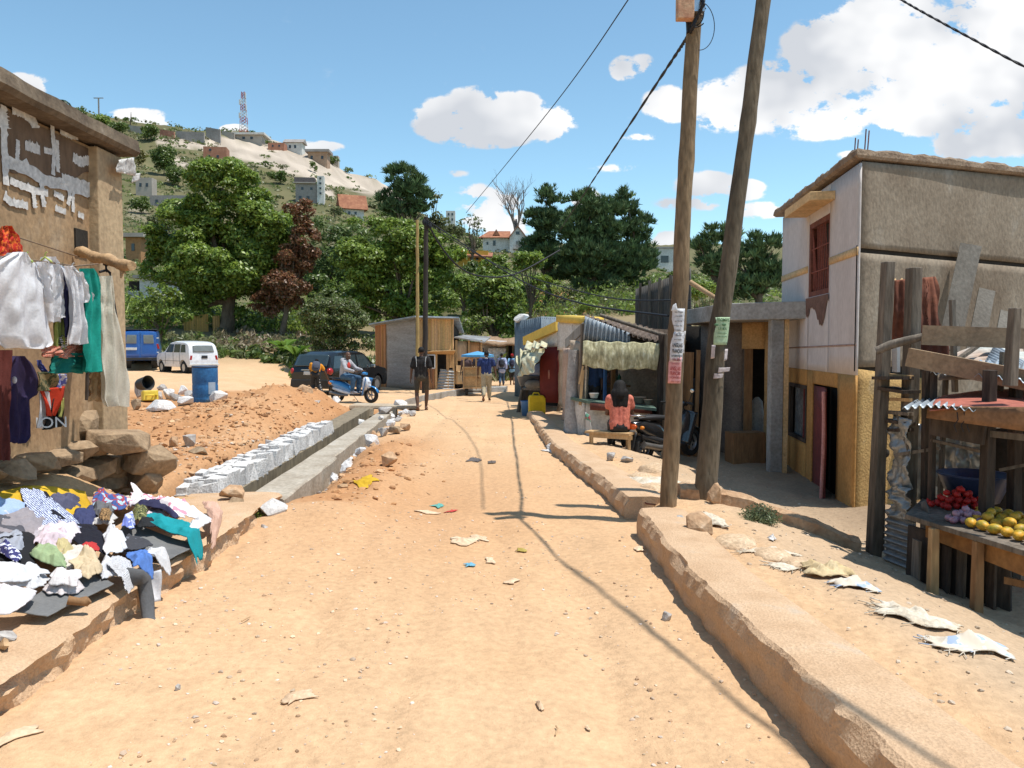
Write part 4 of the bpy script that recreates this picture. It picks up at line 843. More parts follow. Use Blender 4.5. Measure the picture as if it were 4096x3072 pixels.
def bamboo_kiosk():
 b = thing('bamboo_kiosk','tall kiosk with a grey side, cane front and raised cane flap','kiosk',(0,0,0),absolute=True); rr = random.Random(5)
 A = P(376,379,36.5); B = P(418,383,33.5); C = P(454,383,34.2); z0 = -.15
 zA,zB,zC = P(376,325,36.5).z,P(418,318,33.5).z,P(454,319,34.2).z
 K = A.lerp(B,.27)
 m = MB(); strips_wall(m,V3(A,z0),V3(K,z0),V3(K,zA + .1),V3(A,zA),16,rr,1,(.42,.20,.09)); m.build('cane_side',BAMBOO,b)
 m = MB(); m.patch(V3(K,z0),V3(B,z0),V3(B,zB),V3(K,zA + .1),12,12,lambda u,v: .03*math.sin(v*15)*.3,.04); m.build('grey_side',GREYP,b)
 m = MB(); m.beam(V3(B,z0) + Vector((-.03,-.05,0)),V3(B,zB) + Vector((-.03,-.05,0)),.1); m.build('corner_post',WOODG,b)
 m = MB(); m._add([V3(A,zA + .08) + Vector((-.3,-.1,-.02)),V3(B,zB + .08) + Vector((-.05,-.5,0)),V3(C,zC + .08) + Vector((.25,-.4,0)),Vector((C.x + .2,38,zC - .5)),Vector((A.x - .1,39,zA - .3))],[(0,1,2,3,4)]); m.build('roof',TINB,b,solid=.06)
 zf = P(430,350,33.6).z
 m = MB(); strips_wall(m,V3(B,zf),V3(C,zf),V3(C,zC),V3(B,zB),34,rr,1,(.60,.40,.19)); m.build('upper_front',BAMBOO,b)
 fl = [V3(B,zf) + Vector((.05,-.5,-.05)),V3(C,zf) + Vector((.1,-.5,.0)),V3(C,zf - .18),V3(B,zf - .12)]
 m = MB(); m.patch(fl[0],fl[1],fl[2],fl[3],30,4,corr(15,.015),.03); m.build('flap',WOODL,b)
 zc = P(430,368,33.6).z
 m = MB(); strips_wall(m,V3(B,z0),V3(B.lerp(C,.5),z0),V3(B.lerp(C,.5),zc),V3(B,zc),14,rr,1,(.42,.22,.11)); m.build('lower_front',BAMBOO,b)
 m = MB(); m.patch(V3(B.lerp(C,.5),z0) + Vector((0,-.05,0)),V3(C,z0) + Vector((0,-.05,0)),V3(C,zc - .1) + Vector((0,-.05,0)),V3(B.lerp(C,.62),zc - .05) + Vector((0,-.05,0)),4,80,lambda u,v: .025*math.sin(v*7*6.283),.005); m.build('tin_patch',TIN,b)
 for f in (.02,.5,.82,.99):
  m = MB(); q = B.lerp(C,f); m.beam(V3(q,z0),V3(q,zf),.1 if f < .9 else .07); m.build('post',WOODL,b)
 m = MB(); strips_wall(m,V3(B.lerp(C,.84),zc),V3(C,zc),V3(C,zf),V3(B.lerp(C,.84),zf),6,rr,1,(.55,.36,.17)); m.build('narrow_panel',BAMBOO,b)
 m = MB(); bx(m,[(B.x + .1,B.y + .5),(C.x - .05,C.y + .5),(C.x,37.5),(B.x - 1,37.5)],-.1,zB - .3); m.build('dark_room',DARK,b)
 m = MB(); q = V3(B.lerp(C,.12),zc) + Vector((0,-.25,0))
 for dx in (0,.55): m.beam(q + Vector((dx,0,.0)),q + Vector((dx,0,.55)),.04)
 m.beam(q + Vector((0,0,.55)),q + Vector((.55,0,.55)),.04); m.beam(q,q + Vector((.55,0,0)),.04); m.build('display_frame',flat('white_frame',(.6,.6,.6)),b)
bamboo_kiosk()
def board_kiosk():
 b = thing('board_kiosk','low kiosk of mismatched boards with an open serving hatch','kiosk',(0,0,0),absolute=True)
 A,B = P(456,384,34.5),P(482,383,35.5); z0 = -.15; D = Vector((0,0,0))
 def q(f,py): r = A.lerp(B,f); return Vector((r.x,r.y,P(468,py,r.y).z))
 for i,(f0,f1,y0,y1,c) in enumerate(((0,.45,361,341,(.50,.35,.22)),(.46,1,362,342,(.46,.24,.11)),(.0,.55,384,369,(.52,.40,.24)),(.56,1,384,366,(.42,.26,.14)))):
  m = MB(); m.patch(q(f0,y0),q(f1,y0),q(f1,y1),q(f0,y1),3,3,lambda u,v: float(fbm(u*4,v*4,2,i))*.03,.03); m.build('board',M('board%d' % i,c,None,3,.85,.3,20,stretch=(1,1,.2)),b)
 for f in (.02,.5,.98): m = MB(); m.beam(q(f,384) + Vector((0,-.06,0)),q(f,340) + Vector((0,-.06,0)),.09); m.build('post',WOODL,b)
 m = MB(); m.beam(q(0,368) + Vector((0,-.15,0)),q(.55,368.5) + Vector((0,-.15,0)),.06,.25); m.build('hatch_sill',WOODL,b)
 m = MB(); bx(m,[(A.x,A.y + .3),(B.x,B.y + .3),(B.x,38.5),(A.x,38.5)],-.1,1.6); m.build('dark_room',DARK,b)
 m = MB(); m._add([q(-.05,338) + Vector((0,-.3,0)),q(1.1,343) + Vector((0,-.3,0)),Vector((B.x + .3,39,2.1)),Vector((A.x,39,2.2))],[(0,1,2,3)]); m.build('roof',TIN,b,solid=.05)
board_kiosk()
def plastic_kiosk():
 b = thing('plastic_sheeted_kiosk','grey kiosk with a white plastic sheet and sagging thatched roof edge','kiosk',(0,0,0),absolute=True)
 A,B,C = P(480,380,43),P(507,380,43.5),P(519,380,42.5)
 m = MB(); m.patch(V3(A,-.2),V3(B,-.2),V3(B,P(507,341,43.5).z),V3(A,P(480,339,43).z),6,6,None,.06); m.build('wall',M('pale_boards',(.50,.47,.45),(.36,.33,.31),3),b)
 m = MB(); m.patch(P(489,372,42.8),P(506,373,43.1),P(506,348,43.1),P(488,348,42.8),24,24,lambda u,v: .05*float(fbm(u*6,v*6,4,8))*2 + .02*math.sin((u - v)*25),.005); m.build('plastic_sheet',M('plastic',(.66,.66,.70),(.50,.50,.54),6,.35,.3,10),b)
 m = MB(); bx(m,[(B.x + .1,B.y + .1),(C.x,C.y + .3),(C.x + .5,46),(B.x,46)],-.2,1.75); m.build('dark_room',DARK,b)
 for px,d in ((508,43.4),(513,43),(520,42.4)): m = MB(); q = P(px,380,d); m.beam(V3(q,-.2),V3(q,1.85),.07); m.build('post',WOODG,b)
 m = MB(); m.patch(P(478,343,42.2),P(520,344,41.6),P(522,338,46),P(484,336,46),60,4,lambda u,v: .10*float(fbm(u*14,v*3,3,3)) + .05*math.sin(u*9),.12); m.build('thatch_roof',M('thatch',(.34,.22,.13),(.20,.13,.08),6,.95,.8,30),b)
plastic_kiosk()
# wheeled food cart with a blue parasol
def cart():
 b = thing('food_cart','wooden food cart on small wheels under a blue parasol','cart',(P(475,390,30).x,30,-.1),0)
 m = MB(); m.box((0,0,.62),(.84,.7,.78)); m.build('cabinet',M('plywood',(.56,.36,.17),(.45,.28,.13),3,.7,.2),b,bevel=.01)
 for x in (-.40,.06,.40):
  m = MB(); m.beam((x,-.38,.2),(x,-.38,1.38),.045); m.build('upright',WOODL,b)
 for z in (.26,.70,1.02,1.38): m = MB(); m.beam((-.44,-.39,z),(.44,-.39,z),.04,.05); m.build('rail',WOODL,b)
 for x in (-.3,.3):
  m = MB(); m.lathe((x,-.25,.13),[(.05,-.05),(.13,-.05),(.15,-.02),(.15,.02),(.13,.05),(.05,.05)],16,(0,R(90),0)); m.build('wheel',BLACKRUB,b)
 m = MB(); m.beam((-.4,-.25,.13),(.4,-.25,.13),.04); m.build('axle',WOODD,b)
 m = MB(); m.beam((.05,.05,1.0),(.05,.05,1.6),.03); m.build('parasol_pole',CHROME,b)
 m = MB(); n = 8; r = .62; z = 1.48; vs = [(.1,.05,z + .14)] + [(.1 + r*math.cos(6.283*k/n + .2),.05 + r*math.sin(6.283*k/n + .2),z) for k in range(n)]; m._add(vs,[(0,1 + k,1 + (k + 1) % n) for k in range(n)])
 vs = []
 for k in range(n): t = 6.283*k/n + .2; vs += [(.1 + r*math.cos(t),.05 + r*math.sin(t),z),(.1 + r*math.cos(t),.05 + r*math.sin(t),z - .08)]
 m._add(vs,[(2*k,2*k + 1,(2*k + 3) % (2*n),(2*k + 2) % (2*n)) for k in range(n)]); m.build('parasol',flat('parasol_blue',(.10,.33,.58)),b,solid=.01,fix=False)
cart()
# raised concrete edge in front of the kiosks
m = MB(); path = [G(405,404,-.02),G(425,399,-.05),G(452,394,-.05),G(482,391,-.05),G(505,390,-.05)]
vs = []
for i,q in enumerate(path): vs += [(q.x,q.y,-.2),(q.x,q.y,q.z + .12 + .02*(i % 2)),(q.x + .1,q.y + .5,q.z + .14),(q.x + .1,q.y + .6,-.2)]
fs = [(i*4 + k,i*4 + 4 + k,i*4 + 4 + (k + 1) % 4,i*4 + (k + 1) % 4) for i in range(len(path) - 1) for k in range(4)]; m._add(vs,fs); m._add(vs[:4],[(0,1,2,3)]); m._add(vs[-4:],[(3,2,1,0)])
o = m.build('kiosk_kerb',CONCG,bevel=.02); struct(o)
# ------------------------------------------------------------------ table with basins
def basin_table():
 z = .60; b = thing('vendor_table','rough wooden vendor table crowded with basins at the end of the kerb','table',(0,0,0),absolute=True)
 A,B,C,D = G(522,388,z),G(562,390,z),G(566,385.5,z),G(530,383.5,z)
 m = MB(); bx(m,[A.xy,B.xy,C.xy,D.xy],z - .05,z); m.build('tabletop',WOODG,b)
 for q,k in ((A,Vector((-.1,-.05,0))),(B,Vector((-.1,0,0))),(C,Vector((0,0,0))),(D,Vector((0,0,0)))):
  m = MB(); m.tube([V3(q,z - .05),V3(q + k,hz(q.x,q.y) - .02)],[.045,.055],8); m.build('leg',WOODG,b)
 m = MB(); m.beam(V3(A,.2),V3(B,.15),.07,.03); m.build('lower_shelf',WOODG,b)
 def basin(px,py,d,r,h,c,lab,nm='basin',cat='basin',prof=None):
  q = P(px,py,d); q.z = max(q.z,z + .005) if nm != 'bucket' else q.z; m = MB(); m.lathe(q,prof or [(r*.7,0),(r*.95,h*.9),(r*1.05,h),(r*.93,h),(r*.66,.03)],18,cap=False); m.lathe(q,[(.001,.03),(r*.66,.03)],18,cap=False)
  o = m.build(nm,flat('c_' + nm + str(px),c,.4),solid=.006); tag(o,lab,cat)
 basin(529,386,20.6,.33,.28,(.10,.12,.15),'grey covered basin at the left end of the vendor table')
 basin(552,387,20.4,.30,.20,(.55,.06,.20),'pink basin on the front of the vendor table')
 basin(548,383,21.4,.20,.22,(.04,.28,.16),'green bowl behind the pink basin')
 basin(560,384,21.2,.26,.42,(.40,.28,.03),'mustard tub behind the pink basin on the vendor table')
 basin(568,389,19.8,.15,.16,(.55,.50,.40),'cream saucepan at the right end of the vendor table','saucepan','pan')
 for i,(px,py,d,s,mt,lab) in enumerate(((541,384,20.7,(.7,.4,.22),YELLOWP,'crumpled yellow plastic bag on the vendor table'),(542,377,21.6,(.75,.5,.42),M('lilac_bundle',(.42,.40,.44)),'grey cloth bundle piled at the back of the vendor table'),(561,376,21.3,(.55,.4,.4),M('dim_bundle',(.46,.43,.42)),'pale plastic bundle stacked on the mustard tub'),(533,388,20.3,(.45,.3,.25),M('grey_bag',(.25,.24,.22)),'grey bag slumped at the left of the yellow bag'))):
  m = MB(); q = P(px,py,d); m.ell(q + Vector((0,0,s[2]*.35)),(s[0]/2,s[1]/2,s[2]/2),None,18,12,lambda p: p*(1 + .35*float(fbm(p.x*2.2 + i*3,p.y*2.2 + p.z*3,4,i)))); tag(m.build('cloth_bundle',mt),lab,'bundle')
 m = MB(); q = P(530,407,20.2); m.lathe((q.x,q.y,hz(q.x,q.y)),[(.2,0),(.24,.36),(.25,.38),(.22,.38),(.18,.02)],18,cap=False); tag(m.build('bucket',flat('bucket_blue',(.08,.20,.42),.4),solid=.01),'blue plastic bucket under the vendor table','bucket')
 # yellow jerrycan
 def jerry(loc,rz,rot,label,sc=1,c=(.75,.52,.02)):
  t = thing('jerrycan',label,'jerrycan',loc,rot=rot); m = MB()
  pr = [(-.17,0),(.17,0),(.18,.03),(.18,.38),(.13,.45),(-.15,.45),(-.18,.40),(-.18,.03)]
  m.prism([(x*sc,z*sc) for x,z in pr],'y',-.12*sc,.12*sc); m.build('can',flat('jerry%0.2f' % loc[0],c,.45),t,bevel=.02)
  m = MB(); m.tube([(-.10*sc,0,.44*sc),(-.07*sc,0,.50*sc),(.03*sc,0,.50*sc),(.07*sc,0,.44*sc)],.016*sc,8); m.build('handle',flat('jerryh',c,.45),t); m = MB(); m.lathe((.12*sc,0,.42*sc),[(.03*sc,0),(.03*sc,.07*sc),(.001,.07*sc)],10); m.build('cap',flat('jcap',(.5,.35,.02)),t)
  m = MB(); m.box((0,-.122*sc,.2*sc),(.2*sc,.006,.22*sc)); m.build('embossed_panel',flat('jerryp',tuple(v*.9 for v in c),.45),t,bevel=.004)
 q = P(536,413,19.6); jerry((q.x + .02,q.y,hz(q.x,q.y)),0,(0,0,.1),'yellow jerrycan standing under the vendor table edge',1.12)
 q = P(149,392,19.5); jerry((q.x,q.y,hz(q.x,q.y) + .12),0,(R(85),0,.5),'yellow jerrycan lying among the stones by the barrel',1.0,(.80,.60,.08))
basin_table()
m = MB(); p = P(527,395,24); m.beam(V3(p,-.1),V3(p + Vector((0,0,0)),.85),.35,.05); m.beam(V3(p + Vector((.35,.2,0)),-.1),V3(p + Vector((.35,.2,0)),.85),.05,.3); m.box((p.x + .15,p.y + .1,.87),(.6,.5,.05))
tag(m.build('black_stand',WOODD),'small black stand in front of the red shop','stand')
# ------------------------------------------------------------------ poles and wires
def pole(nm,pts,rad,mt,lab,nodes=None,seg=20):
 b = thing(nm,lab,'pole',pts[0],absolute=True); m = MB(); pts = [Vector(p) for p in pts]; P2 = []; R2 = []
 N = 40
 for i in range(N + 1):
  f = i/N*(len(pts) - 1); k = min(int(f),len(pts) - 2); q = pts[k].lerp(pts[k + 1],f - k); r = rad[0] + (rad[1] - rad[0])*i/N
  rr_ = rad if len(rad) == 2 else None; r = r if rr_ else float(np.interp(i/N,np.linspace(0,1,len(rad)),rad)); kn = .012*(1 if (i*7) % 11 == 0 else 0); q = q + Vector((float(fbm(i*.35,1.,3,3))*.03,0,0)); P2.append(q); R2.append(r*(1 + .05*float(fbm(i*.9,3.,3,5))) + kn*.6)
 m.tube(P2,R2,seg); m.build('shaft',mt,b); return b
z1 = hz(1.52,7.85) - .2
b1 = pole('utility_pole',[P(667,509,7.85) + Vector((0,0,-.3)),P(677,345,7.85),P(684,200,7.85),P(695,0,7.85),P(699,-90,7.85)],(.082,.084,.075,.07,.066),POLEW,'light brown wooden pole with white and pink notices, the nearer of the close pair')
b2 = pole('utility_pole',[P(703.5,502,8.2) + Vector((0,0,-.3)),P(717,345,8.2),P(744,153,8.2),P(763,0,8.2),P(774,-90,8.2)],(.118,.095,.078,.072,.068),POLED,'dark leaning wooden pole with a green notice, right of the lighter one')
# junction box, clamp and looped cable on pole 1
m = MB(); q = P(685,5,7.7); m.box(q,(.16,.1,.28)); m.build('junction_box',M('box_tan',(.55,.38,.24),(.50,.22,.14),3),b1,bevel=.01)
m = MB(); q = P(693,5,7.72); m.box(q + Vector((.03,-.03,.02)),(.14,.06,.2)); m.build('meter_plate',CHROME,b1)
m = MB(); q = P(694,15,7.85); m.lathe(q,[(.088,-.02),(.092,-.02),(.092,.02),(.088,.02)],20,(0,.05,0)); m.build('clamp',CHROME,b1)
def loop(c,r,d,parent,ph=0,n=26,sq=1.2,arc=6.28,w=.006):
 m = MB(); m.tube([c + Vector((r*math.cos(ph + arc*k/n),-.1 + .03*math.sin(3*k/n),r*sq*math.sin(ph + arc*k/n))) for k in range(n + 1)],w,5); m.build('looped_cable',WIRE,parent)
loop(P(692,18,7.85),.09,0,b1); loop(P(694,19,7.85),.10,0,b1,.5,26,1.1,5); loop(P(697,30,7.85),.15,0,b1,-1.6,20,1.5,3.0,.004)
m = MB(); q = P(688,24,7.8); m.beam(q + Vector((0,0,.1)),q + Vector((.01,0,-.08)),.05,.04); m.build('cable_anchor',WIRE,b1)
# notices
def notice(pc,pr,d,px0,px1,py0,py1,mat,nm,lines,parent,tcol,lean=0):
 """sheet wrapped round the pole: pc(py) = pole centre in px at height py, pr = radius"""
 a,c,e,g = P(px0 - lean,py1,d),P(px1 - lean,py1,d),P(px1,py0,d),P(px0,py0,d); wdt = (c - a).length
 def off(u,v):
  q = a*(1 - u)*(1 - v) + c*u*(1 - v) + e*u*v + g*(1 - u)*v
  cx = P(pc(py1)*(1 - v) + pc(py0)*v,345,d).x; dx = q.x - cx; return math.sqrt(max(pr*pr - dx*dx,0)) + .012
 m = MB(); m.patch(a,c,e,g,12,8,lambda u,v: Vector((0,-off(u,v),0)),.002); o = m.build(nm,mat,parent)
 up = (g - a).normalized()
 for (tx,f,size,bold) in lines:
  c_ = a.lerp(g,1 - f).lerp(c.lerp(e,1 - f),.5); ang = math.atan2(up.x,up.z); n = len(tx); w = min(size*.62,wdt*.93/n)
  mid = n/2
  for part,(i0,i1) in enumerate(((0,n),)):
   if i1 <= i0: continue
   um = .5 + ((i0 + i1)/2 - mid)*w/wdt; q = a*(1 - um)*f + c*um*f + e*um*(1 - f) + g*(1 - um)*(1 - f)
   sl = 0
   t = text_obj('lettering',tx[i0:i1],size,(0,0,0),(0,0,0),tcol,None,.0008,bold)
   t.parent = o; t.location = Vector((q.x,q.y - off(um,1 - f) - .004,q.z)); t.rotation_euler = (Matrix.Rotation(-math.atan(sl),3,'Z') @ Matrix.Rotation(ang,3,'Y') @ Matrix.Rotation(R(90),3,'X')).to_euler(); t.scale = (w/(size*.62),1,1)
INK = flat('ink',(.03,.03,.03)); INKR = flat('ink_red',(.35,.05,.05)); INKG = flat('ink_green',(.10,.20,.10))
PWH = M('notice_white',(.66,.66,.68),(.56,.56,.60),10); PPK = M('notice_pink',(.72,.36,.35),(.62,.28,.28),8); PGR = M('notice_green',(.45,.58,.38),(.36,.48,.30),8)
notice(lambda y: np.interp(y,[200,345,509],[684,677,667]),.083,7.85,671.5,683,309,334,PWH,'white_notice',[('La Tour',.14,.03,0),('cours tel 034',.30,.02,0),('soir 17h-19h',.5,.02,0),('bureau 201',.68,.018,0),('inscription',.85,.02,0)],b1,INK,1.5)
notice(lambda y: np.interp(y,[200,345,509],[684,677,667]),.083,7.85,670,682,332,362,PWH,'white_notice',[('Y.E.L.E.B',.10,.035,.0006),('cours du soir',.25,.02,0),('ANGLAIS',.45,.055,.001),('FRANÇAIS',.64,.05,.001),('INFORMATIQUE',.80,.03,0),('034 17 25',.93,.02,0)],b1,INK,1.5)
notice(lambda y: np.interp(y,[200,345,509],[684,677,667]),.083,7.85,668,680,357,383,PPK,'pink_notice',[('Y.E.L.E.B',.10,.035,.0006),('cours du soir',.25,.02,0),('ANGLAIS',.44,.055,.001),('FRANÇAIS',.62,.05,.001),('INFORMATIQUE',.78,.03,0),('034 17 25',.93,.02,0)],b1,INKR,1.2)
m = MB(); m.patch(P(671,311,7.74),P(678,311,7.74),P(676,303,7.74),P(673,305,7.74),4,4,None,.002); m.build('torn_corner',PWH,b1)
m = MB(); m.patch(P(681,354,7.765),P(684,353,7.79),P(685,331,7.79),P(682,331,7.765),4,6,lambda u,v: .01*math.sin(u*9 + v*5),.002); m.build('torn_corner',PWH,b1)
notice(lambda y: np.interp(y,[153,345,502],[744,717,703.5]),.095,8.2,713,728,317.5,345,PGR,'green_notice',[('PROMIPE',.1,.045,.001),('E. P. M. A.',.42,.035,.001),('ouverture des inscriptions',.58,.018,0),('et des cours 2020',.70,.02,0)],b2,INKG,1.8)
for (x0,y0) in ((.25,.26),(.72,.26)):
 m = MB(); q = P(713 + 16*x0 - .5,317.5 + 27.5*y0,8.03); m.ell(q,(.022,.004,.014)); m.build('bird_print',INKG,b2)
for (x,y,w,h) in ((712,352,3,14),(725,355,4,12),(718,370,14,5),(714,376,9,5)):
 m = MB(); m.patch(P(x - 2,y + h/2,8.1),P(x - 2 + w,y + h/2 - 1,8.1),P(x - 1 + w,y - h/2,8.1),P(x - 1,y - h/2,8.1),6,6,lambda u,v: .055*math.sin((x - 711 + u*w)/16*math.pi) + .02,.002); m.build('torn_paper',M('torn%d' % x,(.60,.52,.52),(.45,.38,.36),12),b2)
# far poles
p1 = P(417.5,375,31.5); pole('utility_pole',[(p1.x,p1.y,-.3),(p1.x + .03,p1.y,P(417,220,31.5).z)],(.075,.055),M('yellow_pole',(.42,.30,.12),(.30,.21,.09),2,stretch=(1,1,.2)),'slim yellowish pole in front of the bamboo kiosk')
p2 = P(424.5,375,31.2); bF = pole('utility_pole',[(p2.x,p2.y,-.3),(p2.x + .1,p2.y,P(426,217,31.2).z)],(.11,.085),M('black_pole',(.05,.04,.035),(.03,.025,.02),2),'black pole beside the slim yellowish one at the kiosk')
for k in range(3): m = MB(); q = P(426 + k*3 - 2,222 + k*2,31); m.lathe(q,[(.05,-.1),(.08,0),(.05,.1)],8); m.build('insulator',WIRE,bF)
def wire(pts,r,lab,twist=False,seg=6,n=40):
 m = MB(); pts = [Vector(p) for p in pts]; out = []
 for i in range(n + 1):
  f = i/n*(len(pts) - 1); k = min(int(f),len(pts) - 2); t = f - k; p0 = pts[max(k - 1,0)]; p1_ = pts[k]; p2_ = pts[k + 1]; p3 = pts[min(k + 2,len(pts) - 1)]
  out.append(.5*((2*p1_) + (p2_ - p0)*t + (2*p0 - 5*p1_ + 4*p2_ - p3)*t*t + (-p0 + 3*p1_ - 3*p2_ + p3)*t**3))
 if twist:
  for s in (0,1):
   m.tube([q + Vector((r*.45*math.cos(i*.7 + s*math.pi),0,r*.45*math.sin(i*.7 + s*math.pi))) for i,q in enumerate(out)],r*.7,seg)
 else: m.tube(out,r,seg)
 return tag(m.build('overhead_cable',WIRE),lab,'cable')
wire([Vector((5.2,-3.5,7.0)),Vector((2.15,6.9,5.6)),P(702,8,7.6),P(688,36,7.9),P(655,86.2,10.2),P(588,188,20),P(560,230,33)],.017,'thick twisted black cable running from the near pole down to the pines',True,6,220)  # unseen run past the pole bent aside so its shadow lands on the kerb
wire([P(700,-120,8.0),P(628,0,13),P(550,110,19),P(466,213,33)],.010,'thin wire crossing the sky left of the poles')
wire([P(886,-10,9),P(912,6,8.6),P(965,35,8.0),P(1040,74,7.4),P(1150,120,6.8)],.012,'black cable crossing the top right corner of the sky',True,6,120)
wire([P(427,222,31),P(440,245,32),P(458,266,33),P(480,276,34),P(515,274,36),P(560,250,38)],.035,'slack cable looping from the black pole towards the pines')
wire([P(427,220,31),P(445,232,30),P(520,280,26),P(580,303,22),P(668,316,16)],.022,'dark cable sagging from the black pole to the iron fence')
wire([P(427,224,31),P(500,266,28),P(600,296,22),P(690,300,15)],.016,'lowest sagging cable from the black pole past the pines')
# ------------------------------------------------------------------ fruit stall on the right
def S(px,py,d): return P(px,py,d)
def fruit_stall():
 b = thing('fruit_stall','ramshackle fruit stall of grey posts, creased tin and faded red roofing','stall',(0,0,0),absolute=True)
 def post(nm,p0,p1,w,mt,h=None): m = MB(); m.beam(p0,p1,w,h or w*.8,.1,.85); return m.build(nm,mt,b,bevel=.006)
 g = lambda q: Vector((q.x,q.y,hz(q.x,q.y) - .1))
 post('post',g(S(873,560,7.5)),S(888,262,7.5),.125,WOODG)
 post('post',g(S(880,560,7.7)),S(884,345,7.7),.07,WOODD)
 post('post',g(S(905,565,7.3)),S(914,268,7.3),.14,WOODG)
 post('post',g(S(925,560,7.1)),S(926,370,7.1),.07,WOODD)
 post('post',g(S(930,560,6.9)),S(934,372,6.9),.06,WOODD)
 post('post',g(S(984,590,6.2)),S(990,370,6.2),.10,WOODD)
 post('post',S(1010,386,6.0),S(1015,308,6.0),.085,WOODG)
 post('post',g(S(1012,600,6.6)),S(1016,380,6.6),.10,WOODD)
 # dark boards standing in for shadows of leaning posts on the house wall
 for (x0,y0,x1,y1,w) in ((948,350,971,245,.26),(974,355,987,290,.2),(1000,345,1006,312,.14)):
  m = MB(); m.beam(S(x0,y0,10.2),S(x1,y1,10.9),w,.03,.4); m.build('leaning_strip',M('post_shadow',(.15,.135,.115),(.10,.085,.07),2,.9,.3,30,stretch=(1,1,.2)),b)
 # rusty sheet between the posts
 m = MB(); m.patch(S(891,341,7.75),S(946,362,7.6),S(940,276,7.7),S(893,281,7.75),30,30,lambda u,v: .10*math.sin(v*2.2 + u) + .012*math.sin(u*40) + .03*float(fbm(u*5,v*5,3,3)),.004,True,lambda u,v: (u*(1 + .06*math.sin(v*9)) - .12*v*(u > .7),v))
 m.build('rusty_sheet',TINRUST,b)
 m = MB(); m.patch(S(892,284,7.7),S(912,286,7.7),S(914,279,7.9),S(893,280,7.9),10,3,corr(3,.02),.01); m.build('sheet_lip',WOODL,b)
 # crooked branch rail and roof rails
 m = MB(); m.tube([S(876,351,7.3),S(890,345,7.25),S(905,341,7.2),S(922,337,7.1),S(938,334,7.1),S(960,336,7.0)],[.035,.04,.038,.034,.03,.025],8); m.build('branch_rail',WOODG,b)
 m = MB(); m.beam(S(922,335,7.0),S(1060,340,6.6),.05,.17); m.build('roof_rail',M('weathered_rail',(.34,.25,.16),(.24,.17,.11),3),b)
 m = MB(); m.beam(S(908,357,7.0),S(1045,384,6.2),.05,.16); m.build('roof_rail',M('weathered_rail2',(.33,.23,.14),(.22,.15,.09),3),b)
 # upper corrugated sheets
 m = MB(); m.patch(S(930,373,6.9),S(1060,389,6.0),S(1060,368,6.9),S(945,362,7.6),120,8,lambda u,v: .016*math.sin(u*13*6.283) + .03*math.sin(u*3),.004); m.build('tin_sheet',TINB,b)
 m = MB(); m.patch(S(938,380,7.2),S(1060,388,7.0),S(1015,338,8.4),S(948,356,8.2),10,110,lambda u,v: .02*math.sin(v*9*6.283) + .03*math.sin(u*4),.004); m.build('tin_sheet',M('tin_orange',(.50,.50,.46),(.40,.20,.10),1.4,.6,.2,12,c3=(.55,.56,.52)),b)
 m = MB(); m.patch(S(985,362,7.4),S(1060,395,6.4),S(1050,376,7.4),S(995,344,8.0),10,90,lambda u,v: .02*math.sin(v*8*6.283),.004); m.build('tin_sheet',TINB,b)
 # front awning: pale tin then faded red sheet
 m = MB(); m.patch(S(902,409,6.3),S(975,408,5.9),S(985,398,6.9),S(915,401,7.2),90,6,lambda u,v: .014*math.sin(u*9*6.283) + .02*math.sin(u*4),.004); m.build('awning_tin',TINB,b)
 m = MB(); m.patch(S(929,410,6.15),S(1260,424,5.2),S(1260,384,6.6),S(942,393,7.2),90,14,lambda u,v: .03*math.sin(u*8) + .02*math.sin(v*5 + u*3) + .02*float(fbm(u*8,v*4,3,4)),.006); m.build('red_awning',REDTIN,b)  # right end drawn on out of view to shade the stall beneath
 m = MB(); m.patch(S(926,418,6.25),S(1030,432,5.6),S(1030,407,5.6),S(928,406,6.25),8,3,lambda u,v: float(fbm(u*4,v*4,3,4))*.01,.02); m.build('fascia_board',M('fascia',(.26,.14,.07),(.16,.09,.05),3,.9),b)
 m = MB(); m.beam(S(932,424,6.4),S(985,434,6.1),.05,.17); m.build('beam',WOODD,b)
 m = MB(); m.beam(S(985,433,6.2),S(1050,440,5.9),.05,.05); m.build('beam',WOODG,b)
 for x in (957,964,970): m = MB(); q = S(x,412,6.0); m.tube([q,q + Vector((.01,0,-.06)),q + Vector((-.02,0,-.1)),q + Vector((.0,0,-.15))],.004,5); m.build('hook',WIRE,b)
 # creased foil sheets of the left side and the back
 cr_ = lambda u,v: .05*float(fbm(u*5,v*9,4,6))*2 + .02*math.sin(v*12 + u*5)
 m = MB(); m.patch(S(889,485,7.45),S(908,490,7.15),S(910,420,7.15),S(891,412,7.45),18,44,cr_,.004); m.build('foil_sheet',FOIL,b)
 m = MB(); m.patch(S(887,515,7.4),S(909,522,7.0),S(909,488,7.0),S(890,484,7.4),18,24,cr_,.004); m.build('foil_sheet',FOIL,b)
 m = MB(); m.patch(S(884,560,7.3),S(915,572,6.8),S(912,522,7.0),S(886,515,7.4),6,80,lambda u,v: .035*math.sin(v*7*6.283)*(.5 + u*.5),.005); m.build('slatted_tin',TIN,b)
 m = MB(); m.patch(S(930,485,7.9),S(982,496,7.4),S(982,425,7.4),S(930,414,7.9),40,40,lambda u,v: .06*float(fbm(u*6,v*7,4,16))*2 + .02*math.sin(u*24),.004); m.build('foil_sheet',FOIL,b)
 m = MB(); m.patch(S(908,500,8.0),S(932,500,7.9),S(932,424,7.9),S(908,424,8.0),10,10,lambda u,v: .03*float(fbm(u*6,v*7,4,26))*2,.004); m.build('foil_sheet',FOIL,b)
